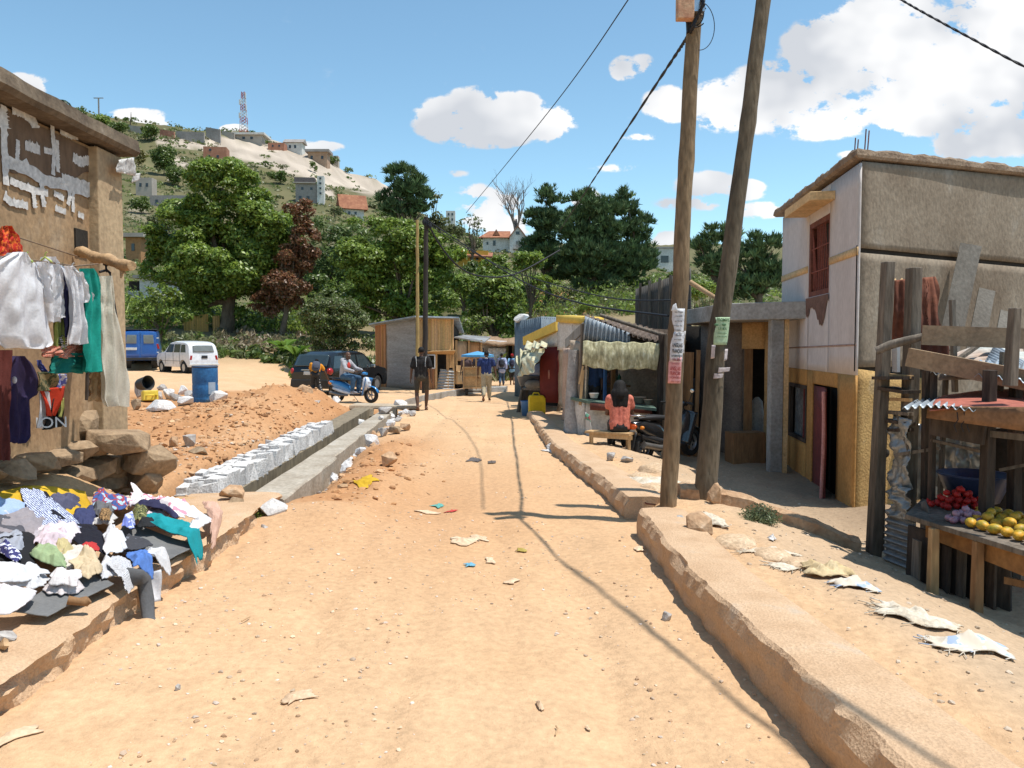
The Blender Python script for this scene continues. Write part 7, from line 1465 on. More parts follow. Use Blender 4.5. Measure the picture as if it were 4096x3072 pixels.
for i in range(7): f = .15 + i*.12; q = J['rhip'].lerp(J['rkn'],f*2) if f < .5 else J['rkn'].lerp(J['ran'],f*2 - 1); m.ell(q + Vector((.03,-.085,0)),(.02,.012,.022),None,8,6)
m.build('white_trim',flat('trim_white',(.6,.6,.6)),t)
# ------------------------------------------------------------------ vehicles
def carbody(name,label,loc,rz,L,W,zb,zt,belt,paint,wheels,wr,glass,xr,ww=.2,tumble=.13,plan=None,ground=.2,group=None):
 """x forward along the car; zt(x) roof/bonnet line, wheels=[x..]"""
 t = thing(name,label,'car' if 'van' not in name else 'van',loc,rz); n = 90; xs = np.linspace(-L/2,L/2,n)
 plan = plan or (lambda x: W/2*(1 - .10*abs(2*x/L)**5))
 def hw(x,z):
  w = plan(x); zz = zt(x)
  if z > belt: return w - tumble*(z - belt)/.5
  if z < zb + .2: return w - .05*(zb + .2 - z)/.2
  return w
 secs = []
 for x in xs:
  z0 = zb
  for wx in wheels:
   d = abs(x - wx)
   if d < wr + .06: z0 = max(z0,wr + math.sqrt((wr + .06)**2 - d*d) - .0)
  zz = zt(x); z0 = min(z0,zz - .05); zl = [z0,z0 + (min(belt,zz - .03) - z0)*.33,z0 + (min(belt,zz - .03) - z0)*.66,min(belt,zz - .03)]
  top = [zl[3] + (zz - .05 - zl[3])*f for f in (.33,.66,1)] if zz - .05 > belt else [zl[3] + .001*i for i in (1,2,3)]
  ring = [(hw(x,z),z) for z in zl + top] + [(hw(x,top[-1]) - .07,zz - .01),(hw(x,top[-1])*.5,zz + .01)]
  ring = ring + [(-y,z) for y,z in reversed(ring)]; secs.append([(x,y,z) for y,z in ring])
 k = len(secs[0]); vs = [p for s in secs for p in s]; m = MB(); m._add(vs,[(i*k + j,i*k + (j + 1) % k,i*k + k + (j + 1) % k,i*k + k + j) for i in range(n - 1) for j in range(k)],True)
 m._add(secs[0],[tuple(range(k - 1,-1,-1))]); m._add(secs[-1],[tuple(range(k))]); body = m.build('body',paint,t)
 mo = body.modifiers.new('e','EDGE_SPLIT'); mo.split_angle = R(40)
 for wx in wheels:
  for s in (-1,1):
   y = s*(W/2 - ww*.55 - .03); m = MB(); m.lathe((wx,y,wr),[(wr*.6,-ww/2),(wr*.92,-ww/2),(wr,-ww*.36),(wr,ww*.36),(wr*.92,ww/2),(wr*.6,ww/2)],26,(R(90),0,0),cap=False); w = m.build('wheel',BLACKRUB,t)
   m = MB(); m.lathe((wx,y,wr),[(.02,-ww*.47*1),(wr*.2,-ww*.48),(wr*.5,-ww*.40),(wr*.62,-ww*.46),(wr*.62,ww*.46),(wr*.5,ww*.40),(wr*.2,ww*.48),(.02,ww*.47)],20,(R(90),0,0)); m.build('rim',flat('rim' + name,(.30,.30,.30) if 'white' not in name else (.55,.53,.5),.4,.5),w)
   m = MB(); m.lathe((wx,s*(W/2 - .28),wr),[(wr + .05,-.12),(wr + .05,.12)],20,(R(90),0,0)); m.build('wheel_arch',BLACKP,t)
 m = MB(); m.box((0,0,zb + .05),(L*.86,W*.8,.12)); m.build('underbody',BLACKP,t)
 # glass: (x0,x1,z0,z1, slant) side windows both sides
 for (x0,x1,x2,x3,z0,z1) in glass:
  for s in (-1,1):
   m = MB(); vs = []; N = 8
   for j in range(N + 1):
    f = j/N; z = z0 + (z1 - z0)*f; a = x0 + (x3 - x0)*f; c = x1 + (x2 - x1)*f
    for i in range(N + 1): x = a + (c - a)*i/N; vs.append((x,s*(hw(x,z) + .008),z))
   m._add(vs,[(j*(N + 1) + i,j*(N + 1) + i + 1,(j + 1)*(N + 1) + i + 1,(j + 1)*(N + 1) + i) for j in range(N) for i in range(N)],True); m.build('side_window',CARGLASS,t,fix=False)
 return t,hw
CARGLASS = flat('car_glass',(.03,.045,.05),.08,0,.8); CARGLASS2 = flat('car_glass_pale',(.16,.17,.16),.1,0,.7)
LAMP = flat('red_lamp',(.35,.01,.01),.2,0,.6); PLATE = flat('plate',(.6,.6,.58),.5); DPLATE = flat('dark_plate',(.03,.03,.035),.5)
def facepanel(t,nm,mat,x,y0,y1,z0,z1,dx_top=0,thick=.01,rd=0,side=-1,bow=.0):
 """panel on the rear (side=-1) or nose: leans by dx_top from bottom to top"""
 m = MB(); a,c = ((x,y1,z0),(x,y0,z0)) if side < 0 else ((x,y0,z0),(x,y1,z0)); e,g = ((x + dx_top,y0*.94,z1),(x + dx_top,y1*.94,z1)) if side < 0 else ((x + dx_top,y1*.94,z1),(x + dx_top,y0*.94,z1))
 m.patch(a,c,e,g,12,8,lambda u,v: bow*math.sin(u*3.14) + .0,thick); return m.build(nm,mat,t,bevel=rd)
# black estate car seen from its rear right corner
def interp(xs,zs): return lambda x: float(np.interp(x,xs,zs))
L = 4.45; zt = interp([-2.22,-2.16,-1.95,-1.55,-.9,0,.45,1.05,1.5,2.05,2.2,2.225],[.9,1.12,1.52,1.66,1.70,1.69,1.62,1.16,1.08,.98,.86,.6])
BKP = flat('black_paint',(.006,.006,.007),.22,0,.4,.35)
q = P(342,388,32.2); t,hw = carbody('parked_car','black estate car parked with its rear towards the drain',(q.x,q.y,hz(q.x,q.y) - .03),R(70),L,1.82,.28,zt,.98,BKP,(-1.38,1.33),.345,[(-1.95,-1.30,-1.22,-1.72,1.04,1.50),(-1.20,-.32,-.28,-1.10,1.02,1.54),(-.22,.88,.40,-.18,1.02,1.54)],0)
facepanel(t,'rear_window',CARGLASS,-2.19,-.72,.72,1.12,1.56,.27,.01,bow=.02); facepanel(t,'bumper',BLACKP,-2.27,-.86,.86,.34,.62,-.02,.10,.02)
for s in (-1,1):
 m = MB(); m.ell((-2.10,s*.80,.93),(.16,.11,.14),None,14,10); m.build('tail_lamp',LAMP,t); m = MB(); m.ell((2.08,s*.66,.78),(.14,.2,.09),None,12,8); m.build('headlamp',CHROME,t)
 m = MB(); m.box((.78,s*.99,1.08),(.12,.2,.13)); m.build('wing_mirror',BKP if s > 0 else CHROME,t,bevel=.03)
 for x in (-.85,.1): m = MB(); m.box((x,s*.925,.93),(.2,.03,.03)); m.build('door_handle',BKP,t,bevel=.01)
 m = MB(); m.box((0,s*.63,1.73),(1.9,.03,.03)); m.build('roof_rail',BKP,t)
 m = MB(); m.box((0,s*.925,.55),(2.2,.02,.04)); m.build('side_trim',CHROME,t)
facepanel(t,'number_plate',PLATE,-2.26,-.26,.26,.80,.92,.0,.01); facepanel(t,'chrome_strip',CHROME,-2.24,-.4,.4,.97,1.0,0,.01)
q = lambda x,y,z: (x,y,z)
m = MB(); m._add([q(1.02,-.68,1.14),q(1.02,.68,1.14),q(.50,.60,1.575),q(.50,-.60,1.575)],[(0,1,2,3)]); m.v = [(x + .02,y,z + .02) for x,y,z in m.v]; m.build('windscreen',CARGLASS,t)
# white hatchback seen from behind left
L = 3.65; zt = interp([-1.82,-1.78,-1.66,-1.5,-1.2,-.3,.25,.72,1.0,1.6,1.78,1.825],[.62,1.0,1.34,1.44,1.50,1.53,1.47,1.08,1.02,.94,.82,.5])
WHP = flat('white_paint',(.70,.71,.74),.3,0,.5,.4)
q = P(187,371,38.2); t,hw = carbody('white_parked_car','small old white hatchback parked beside the blue van',(q.x,q.y,hz(q.x,q.y) - .02),R(136),L,1.5,.33,zt,.96,WHP,(-1.22,1.22),.30,[(-1.50,-1.02,-.98,-1.36,1.0,1.36),(-.95,-.30,-.27,-.90,1.0,1.38),(-.22,.58,.28,-.20,1.0,1.38)],0,ww=.16,tumble=.10)
t.name = 'parked_car'
facepanel(t,'rear_window',CARGLASS2,-1.80,-.50,.50,1.02,1.32,.12,.01,bow=.015); facepanel(t,'number_plate',DPLATE,-1.84,-.17,.12,.72,.86,0,.012); facepanel(t,'rear_bumper',PLATE,-1.87,-.72,.72,.40,.48,0,.05,.01)
for s in (-1,1): facepanel(t,'tail_lamp',LAMP,-1.83,s*.62 - .05,s*.62 + .05,.66,.86,.01,.02,.01)
for s in (-1,1): m = MB(); m.box((0,s*.765,.60),(2.0,.01,.012)); m.build('door_crease',DPLATE,t); m = MB(); m.ell((1.72,s*.5,.72),(.1,.12,.12)); m.build('headlamp',CHROME,t)
for x in (-.93,-.25,.62):
 m = MB(); m.beam((x,.757,.45),(x,.757,.98),.012,.006); m.build('door_gap',DPLATE,t)
# blue van, mostly rear
L = 4.2; zt = interp([-2.1,-2.08,-2.0,-1.2,.3,.75,1.25,1.5,2.0,2.09],[1.0,1.72,1.80,1.84,1.84,1.74,1.22,1.12,1.0,.6]); BLP = flat('blue_paint',(.015,.10,.36),.3,0,.5,.4)
q = P(143,369,41.0); t,hw = carbody('delivery_van','bright blue van with twin rear doors next to the white hatchback',(q.x,q.y,hz(q.x,q.y)),R(112),L,1.72,.36,zt,1.02,BLP,(-1.35,1.35),.32,[(.15,1.05,.72,.15,1.1,1.6)],0,tumble=.06)
m = MB(); m.box((-.5,0,1.86),(3.1,1.55,.04)); m.build('roof_skin',BLACKP,t,bevel=.02)
for s in (-1,1):
 d = facepanel(t,'rear_door',BLP,-2.115,*( (.03,.78) if s > 0 else (-.78,-.03)),.55,1.74,.01,.02,.01); facepanel(t,'door_window',CARGLASS2,-2.13,*( (.16,.62) if s > 0 else (-.62,-.16)),1.18,1.60,.01,.012,.01)
 facepanel(t,'tail_lamp',LAMP,-2.12,s*.82 - .05,s*.82 + .05,.92,1.16,0,.03)
 for z in (1.45,.75): m = MB(); m.box((-2.14,s*.79,z),(.02,.10,.05)); m.build('hinge',PLATE,t)
facepanel(t,'number_plate',PLATE,-2.15,.15,.70,.86,.98,0,.012); facepanel(t,'rear_bumper',BLACKP,-2.18,-.84,.84,.38,.50,0,.08,.02)
# ------------------------------------------------------------------ scooters
def scooter(label,loc,rz,c1,c2,lamp=(.55,.10,.02),lean=0,name='scooter'):
 t = thing(name,label,'scooter',loc,rot=(0,lean,rz)); P1 = flat('sc1' + label[:6],c1,.2,0,.5,.7); P2 = flat('sc2' + label[:6],c2,.25,0,.5,.5)
 for y,nm in ((-.62,'wheel'),(.64,'wheel')):
  m = MB(); m.lathe((0,y,.25),[(.15,-.05),(.20,-.06),(.245,-.035),(.25,0),(.245,.035),(.20,.06),(.15,.05)],28,(0,R(90),0),cap=False); w = m.build(nm,BLACKRUB,t)
  m = MB(); m.lathe((0,y,.25),[(.16,-.03),(.155,.03),(.14,.03),(.14,-.03),(.16,-.03)],24,(0,R(90),0),cap=False)
  for k in range(5): a = k*1.257; m.beam((0,y,.25),(0,y + .15*math.cos(a),.25 + .15*math.sin(a)),.03,.03)
  m.lathe((0,y,.25),[(.04,-.05),(.04,.05)],12,(0,R(90),0)); m.build('rim',flat('rimgrey',(.35,.35,.36),.35,.6),w)
 def loft(secs,mt,nm,k=14):
  m = MB(); vs = []
  for (y,z,w,h) in secs:
   for i in range(k): a = 6.283*i/k; cx,cz_ = math.cos(a),math.sin(a); vs.append((w*math.copysign(abs(cx)**.7,cx),y,z + h*math.copysign(abs(cz_)**.7,cz_)))
  m._add(vs,[(j*k + i,j*k + (i + 1) % k,(j + 1)*k + (i + 1) % k,(j + 1)*k + i) for j in range(len(secs) - 1) for i in range(k)],True); m._add(vs[:k],[tuple(range(k))]); m._add(vs[-k:],[tuple(range(k))]); return m.build(nm,mt,t)
 loft([(-.92,.66,.03,.03),(-.85,.64,.09,.06),(-.65,.58,.14,.13),(-.35,.50,.15,.16),(-.15,.42,.13,.13),(-.02,.34,.08,.05)],P1,'rear_body')
 loft([(-.75,.45,.10,.05),(-.45,.38,.15,.08),(-.2,.32,.15,.07),(.02,.28,.10,.04)],P2,'side_panel')
 loft([(-.80,.745,.06,.02),(-.6,.745,.13,.045),(-.3,.735,.14,.05),(-.08,.72,.09,.04)],BLACKP,'seat')
 m = MB(); m.box((0,.13,.25),(.30,.42,.06)); m.build('floorboard',BLACKP,t,bevel=.02)
 # leg shield, front fairing, fender
 m = MB(); m.patch((-.17,.30,.26),(.17,.30,.26),(.20,.47,.82),(-.20,.47,.82),12,12,lambda u,v: -.10*(2*u - 1)**2*-1*-1,.03); m.build('leg_shield',P1,t)
 loft([(.34,.52,.05,.16),(.42,.60,.14,.24),(.52,.62,.12,.20),(.60,.56,.06,.10),(.64,.50,.02,.03)],P2,'front_fairing'); m = MB(); m.ell((0,.575,.66),(.075,.045,.06),(.3,0,0)); m.build('headlamp',flat('lamp_glass',(.5,.52,.55),.1),t)
 m = MB()
 vs = [];
 for i in range(12): a = R(20 + i*11);
 for i in range(12):
  a = R(15 + i*13); vs += [(-.07,.64 + .285*math.cos(a),.25 + .285*math.sin(a)),(0,.64 + .30*math.cos(a),.25 + .30*math.sin(a)),(.07,.64 + .285*math.cos(a),.25 + .285*math.sin(a))]
 m._add(vs,[(i*3 + e,i*3 + e + 1,i*3 + 4 + e,i*3 + 3 + e) for i in range(11) for e in (0,1)],True); m.build('front_fender',P1,t,solid=.012)
 for s in (-1,1): m = MB(); m.tube([(s*.075,.64,.25),(s*.06,.50,.60)],.018,8); m.build('fork',BLACKP,t)
 m = MB(); m.tube([(0,.46,.7),(0,.40,.93)],.03,8); m.tube([(-.33,.28,.95),(-.2,.36,.96),(0,.41,.94),(.2,.36,.96),(.33,.28,.95)],.014,8); hb = m.build('handlebar',BLACKP,t); loft([(.32,.93,.08,.03),(.40,.94,.13,.05),(.48,.93,.07,.04)],P1,'handlebar_cover')
 for s in (-1,1):
  m = MB(); m.tube([(s*.24,.28,.955),(s*.35,.25,.95)],.02,8); m.build('grip',BLACKRUB,hb); m = MB(); m.tube([(s*.17,.36,.97),(s*.22,.38,1.12)],.006,6); m.ell((s*.24,.37,1.17),(.055,.012,.042),None,14,8); m.build('mirror',BLACKP,t); m = MB(); m.ell((s*.24,.357,1.17),(.045,.004,.034),None,14,8); m.build('mirror_glass',CHROME,t)
  m = MB(); m.ell((s*.13,-.80,.60),(.04,.04,.03)); m.build('indicator',flat('amber',(.6,.2,.02),.2),t)
 m = MB(); m.ell((0,-.90,.62),(.10,.045,.055)); m.build('tail_lamp',flat('tail' + label[:5],lamp,.15,0,.6),t)
 m = MB(); m.tube([(-.11,-.70,.78),(-.12,-.86,.80),(0,-.93,.80),(.12,-.86,.80),(.11,-.70,.78)],.013,8); m.build('grab_rail',CHROME if sum(c1) < .2 else BLACKP,t)
 m = MB(); m.tube([(.12,-.15,.24),(.15,-.4,.24),(.16,-.8,.32)],[.03,.05,.055],12); m.build('exhaust',flat('exhaust_grey',(.20,.19,.18),.4,.6),t); m = MB(); m.ell((-.12,-.5,.28),(.06,.2,.1)); m.build('engine',flat('engine_grey',(.12,.12,.12),.5,.5),t)
 m = MB(); m.patch((-.06,-.95,.22),(.06,-.95,.22),(.08,-.88,.52),(-.08,-.88,.52),4,4,None,.01); m.build('mudguard',BLACKP,t); m = MB(); m.tube([(-.05,-.05,.22),(-.16,.06,.02)],.01,6); m.build('side_stand',CHROME,t)
 return t
q = P(354,396.5,25.6); zs = hz(q.x,q.y); SB = R(-112)
scooter('blue and white scooter with its rider stopped in front of the black car',(q.x,q.y,zs),SB,(.03,.20,.48),(.62,.66,.72),name='scooter')
ride = {'pelvis': (0,-.36,.86),'waist': (0,-.35,1.0),'chest': (0,-.30,1.20),'neck': (0,-.26,1.37),'head': (.0,-.21,1.49),'lsh': (-.18,-.28,1.31),'rsh': (.18,-.28,1.31),'lel': (-.27,-.10,1.09),'rel': (.27,-.12,1.08),'lwr': (-.22,.16,1.03),'rwr': (.20,.12,1.01),'lhip': (-.09,-.34,.84),'rhip': (.09,-.34,.84),'lkn': (-.17,.10,.78),'rkn': (.17,.10,.80),'lan': (-.17,.06,.36),'ran': (.20,.06,.38),'ltoe': (-.17,.24,.31),'rtoe': (.22,.24,.33),'face': (.35,.9,-.1)}
t,J,R_ = person('person with shaved head in grey hooded top and jeans sitting on the blue scooter',(q.x,q.y,zs),SB,ride,dict(hair='none',shirt=M('grey_hoodie',(.40,.40,.42),(.30,.30,.32)),sleeve=1.95,trousers=M('rider_jeans',(.05,.11,.19),(.03,.07,.13)),cut=.96,shoes='shoe',shoecol=(.3,.3,.32)),h=1.72)
m = MB(); m.ell((0,-.185,1.19),(.09,.03,.11)); m.build('red_print',flat('red_print',(.6,.06,.04)),t); m = MB(); m.ell((0,-.40,1.36),(.12,.08,.07)); m.build('hood',M('hood_grey',(.36,.36,.38)),t)
q = P(667,453,13.7); scooter('black scooter with orange tail lamp parked behind the wooden poles',(q.x,q.y,hz(q.x,q.y)),R(-50),(.02,.021,.023),(.035,.035,.037),(.62,.10,.01))
# ------------------------------------------------------------------ clothes hung on the wall
def cm(name,c,c2=None,sc=4,**k): return M('cloth_' + name,c,c2 or tuple(v*.82 for v in c),sc,.85,.15,60,fine=.08,trans=k.pop('trans',.15),**k)
def DL(px): return 3.52*800/(512 - px)
def hang(label,mat,rows,folds=5,amp=.035,thick=.05,sd=1,name='garment',extra=(),D=None,cat='clothing',group='clothes hung on the wall line'):
 Df = D or DL; py = [r[0] for r in rows]; NU,NV = 26,36; m = MB()
 def sheet(rows,nu,nv,sd):
  py = [r[0] for r in rows]; vs = []
  for j in range(nv + 1):
   y = py[0] + (py[-1] - py[0])*j/nv; a = float(np.interp(y,py,[r[1] for r in rows])); b = float(np.interp(y,py,[r[2] for r in rows])); v = j/nv
   for i in range(nu + 1):
    u = i/nu; px = a + (b - a)*u; w = P(b,300,Df(b)).x - P(a,300,Df(a)).x
    wr_ = (float(fbm(u*3 + sd,v*1.6 + sd,3,sd))*.08 + (abs(float(fbm(u*7 + sd + v*3,v*2.5,2,sd + 3))) - .1)*.09) + amp*math.sin(u*folds*3.0 + sd + v*1.3 + 1.5*float(fbm(u*2,v*2,2,sd)))*(.25 + .75*v)
    q = P(px + .5*math.sin(v*17 + sd)*(i in (0,nu)),y + (.8*math.sin(u*9 + sd) if j == nv else 0),Df(px)); bulge = thick*math.sin(math.pi*min(max(u,.02),.98))**.5
    vs.append((q,Vector((.9,-.45,0))*(wr_ + bulge*.5),Vector((-.9,.45,0))*(bulge*.5)))
  F_ = [p + o for p,o,_ in vs]; B_ = [p + o for p,_,o in vs]; W = nu + 1; fs = [(j*W + i,j*W + i + 1,(j + 1)*W + i + 1,(j + 1)*W + i) for j in range(nv) for i in range(nu)]; N = len(F_)
  m._add(F_ + B_,fs + [tuple(N + k for k in reversed(f)) for f in fs],True)
 sheet(rows,NU,NV,sd)
 for k,r in enumerate(extra): sheet(r,12,26,sd + 5 + k)
 return tag(m.build(name,mat,fix=False),label,cat,group)
def WD(off): return lambda px: (4.2 - off)*800/(512 - px)
WH = cm('white',(.80,.80,.83),trans=.3); WH2 = cm('white2',(.76,.76,.79),trans=.3);
hang('large white embroidered blouse at the left end of the line',WH,[(252.5,9,25),(256,5,28),(259,-2,32),(264,-8,38),(276,-10,42),(302,-10,45),(338,-6,52),(344,0,53),(348,6,46)],5,.035,.12,2,'blouse',[[(262,33,41),(276,38,46),(292,40,49),(303,42,50)]])
hang('second white blouse with puffed sleeve behind the embroidered one',WH2,[(257,42,53),(262,40,57),(270,41,60),(300,42,60),(322,44,61)],4,.02,.06,4,'blouse',[[(264,52,60),(285,53,63),(306,53,63.5),(318,53,62)]],D=lambda px: DL(px) + .12)
hang('olive green garment showing between white blouse and navy dress',cm('olive',(.25,.30,.08)),[(263,56,59.5),(290,57,61.5),(319,54,62),(350,54,63)],3,.02,.04,5,D=lambda px: DL(px) + .2)
hang('navy dress hanging left of the short sleeved white shirt',cm('navy',(.035,.035,.10)),[(269,60,67),(276,61,70),(293,61,72.5),(310,62,70.5),(337,62,68)],3,.02,.04,6,'dress',D=lambda px: DL(px) + .16)
hang('black and white striped hem below the navy dress',stripes('stripe_bw',(.02,.02,.02),(.7,.7,.7),22,'Z'),[(335,60,68),(348,59,68)],3,.015,.03,7,D=lambda px: DL(px) + .18)
hang('short sleeved white shirt right of the navy dress',WH,[(266,61,71),(269,63,75),(276,66,79),(290,69,80),(304,70,80),(325,70,82),(344,68,84)],4,.02,.07,8,'shirt',[[(272,73,80),(284,76,86),(296,79,91.5),(303,79,91)]])
hang('coral patterned blouse peeping behind the white shirt',spots('floral',(.42,.14,.10),(.60,.33,.26),60,.5,c3=(.25,.10,.08)),[(303,79,85),(312,80,87),(320,79,85),(345,70,84),(358,43,85)],3,.02,.03,9,D=lambda px: DL(px) + .22)
hang('reddish patterned cloth under the white blouses',spots('floral2',(.38,.12,.08),(.52,.28,.2),70,.52,c3=(.2,.08,.06)),[(346,42,84),(357,42,85)],8,.025,.03,10,D=lambda px: DL(px) + .18)
TEAL = cm('teal',(.01,.32,.25),(.008,.24,.20)); hang('bright teal dress hanging in front of the wooden pole',TEAL,[(268.5,80,92),(272,81,95),(280,81,98),(293,84,100),(315,85,100.5),(340,84,100.5),(372,83,100.5)],4,.035,.08,11,'dress')
hang('dark teal skirt behind the bright teal dress',cm('dteal',(.008,.17,.14)),[(353,53,84),(373,48.6,84)],5,.03,.04,12,'skirt',D=lambda px: DL(px) + .2)
CR = cm('cream',(.70,.66,.56),(.62,.58,.48),trans=.3); hang('long cream dress hanging from the wooden wall pole',CR,[(276,100,109.5),(285,100,111),(296,100,112.5),(303,102,112.5),(312,100,114.5),(346,100.5,122.5),(372,101,126.5),(400,102.5,129),(406,106,128)],5,.03,.08,13,'dress',D=WD(.68))
hang('tan underskirt showing behind the long cream dress',cm('tan',(.52,.36,.20)),[(370,90,102),(401,89,103)],4,.02,.04,14,D=lambda px: DL(px) + .3)
hang('red and orange printed garment at the top left end of the line',spots('redprint',(.50,.03,.015),(.62,.14,.02),30,.5,c3=(.35,.02,.02)),[(226,2,9),(232,0,13),(242,-6,17),(258,-8,21)],4,.03,.05,15,D=WD(.3))
hang('dark navy shirt with a small white badge low on the wall',cm('ink',(.03,.02,.07)),[(356,10,22),(362,2,29),(378,1,37),(394,2,38.5),(399,6,30),(413,7,30),(436,9,30),(443,10,24)],4,.03,.06,16,'shirt',D=WD(.25))
hang('dark maroon garment hanging at the lower left edge',cm('maroon',(.11,.025,.02)),[(350,-6,12),(400,-8,9),(452,-8,11),(460,-4,10)],4,.03,.05,17,D=WD(.3))
hang('small blue cloth tied above the printed bag',cm('blue',(.08,.11,.40)),[(360,37,40),(366,38,44),(373,42,49)],3,.01,.02,18,D=WD(.2))
# printed white, red and black vest with letters
def vest():
 t = thing('printed_vest','white red and black printed vest with pale letters low on the wall','clothing',(0,0,0),absolute=True,group='clothes hung on the wall line'); D = WD(.25)
 def pn(nm,c,pts,o=0):
  m = MB(); a,b,c_,d = [P(x,y,D(x) - o) for x,y in pts]; m.patch(a,b,c_,d,12,16,lambda u,v: .02*math.sin(u*6 + v*3),.01); return m.build(nm,c,t)
 pn('white_panel',WH,[(37,428),(50,430),(48,392),(40,390)]); pn('red_panel',cm('red',(.60,.05,.02)),[(47,416),(56,416),(64,386),(40,390)],.03); pn('black_panel',cm('blk',(.012,.012,.012)),[(43,429),(62,425),(62,398),(54,398)],.015)
 pn('dark_print',spots('vprint',(.05,.06,.03),(.20,.16,.08),30),[(38,391),(60,391),(56,372),(38,372)],.035); pn('blue_print',spots('vprint2',(.12,.15,.45),(.6,.6,.65),30,.55),[(57,388),(65,388),(65,374),(58,374)],.04)
 pn('yellow_trim',cm('ytrim',(.5,.5,.15)),[(59,417),(62,417),(62,398),(61,398)],.045); pn('foot_panel',cm('blk2',(.012,.012,.012)),[(43,430),(62,427),(62,417),(45,418)],.03)
 q = P(51.5,423,D(52.5) - .16); text_obj('lettering','ION',.13,tuple(q),(R(90),R(3),R(70)),flat('letter_white',(.7,.7,.7)),t,.002); bpy.data.objects['lettering'].location
vest()
for o in bpy.data.objects:
 if o.type == 'FONT' and o.data.body == 'ION': o.rotation_euler = (R(90),0,R(28))
m = MB(); q = P(14.5,380,WD(.25)(14) - .1); m.ell(q,(.02,.01,.028)); tag(m.build('badge',flat('badge_white',(.6,.6,.65))),'tiny white badge pinned on the dark navy shirt','badge')
# rope, hangers, projecting pole
def rope(pts,r,lab,nm='clothesline',mt=None): m = MB(); m.tube(pts,r,6); return tag(m.build(nm,mt or M('twine',(.22,.15,.10))),lab,'rope')
rope([P(-5,232,WD(.1)(0)),P(17,237,WD(.1)(17)),P(48,247,WD(.08)(48)),P(79,257,WD(.06)(79))],.006,'thin dark clothesline running along the ochre wall')
rope([P(-5,256,DL(0)),P(40,261,DL(40) + .05),P(75,266,DL(75) + .05),P(98,264,DL(95) + .1)],.006,'line the blouses and dresses hang from')
t = thing('wall_pole','peeled wooden pole sticking out of the ochre wall with a twig stub','pole',(0,0,0),absolute=True); a,b = P(79,252,7.72),P(132,267,7.15); m = MB(); n = 14
m.tube([a.lerp(b,i/n) + Vector((0,0,.01*math.sin(i))) for i in range(n + 1)],[.05 + .008*math.sin(i*1.7) for i in range(n + 1)],12); m.build('shaft',BRANCH,t)
m = MB(); m.tube([P(121,266,7.25),P(122,272,7.22),P(121,278,7.2)],[.022,.018,.008],7); m.tube([P(122,270,7.23),P(126,274,7.2)],[.012,.005],6); m.build('twig',BRANCH,t); m = MB(); q = P(107,260,7.42); m.lathe(q,[(.056,-.02),(.06,0),(.056,.02)],12,(0,R(105),R(35))); m.build('binding',WIRE,t)
m = MB(); m.tube([P(106,263,7.38),P(106,268,7.37),P(107,272,7.36)],.01,6); m.tube([P(99.5,272,7.3),P(107,270,7.36),P(110,273,7.3)],.012,6); m.tube([P(110,273,7.3),P(114,300,7.35),P(117,318,7.35)],.008,5); tag(m.build('hanger',WIRE),'dark hook and hanger carrying the long cream dress','hanger')
for i,(px,py,c,lab) in enumerate(((26,257,(.3,.4,.1),'green wire hanger of the embroidered blouse'),(45,257,(.45,.50,.15),'yellow green hanger of the second white blouse'),(72,268,(.5,.5,.5),'pale hanger of the short sleeved white shirt'))):
 m = MB(); d = DL(px); m.tube([P(px - 6,py + 5,d),P(px,py,d),P(px + 7,py + 5,d)],.008,6); m.tube([P(px,py,d),P(px + .5,py - 4,d),P(px + 2,py - 5,d)],.005,5); tag(m.build('hanger',flat('hang%d' % i,c)),lab,'hanger')
rope([P(87,400,7.55),P(87.5,375,7.6),P(88,372,7.6)],.02,'dark stick leaning by the tan underskirt','stick',WOODD)
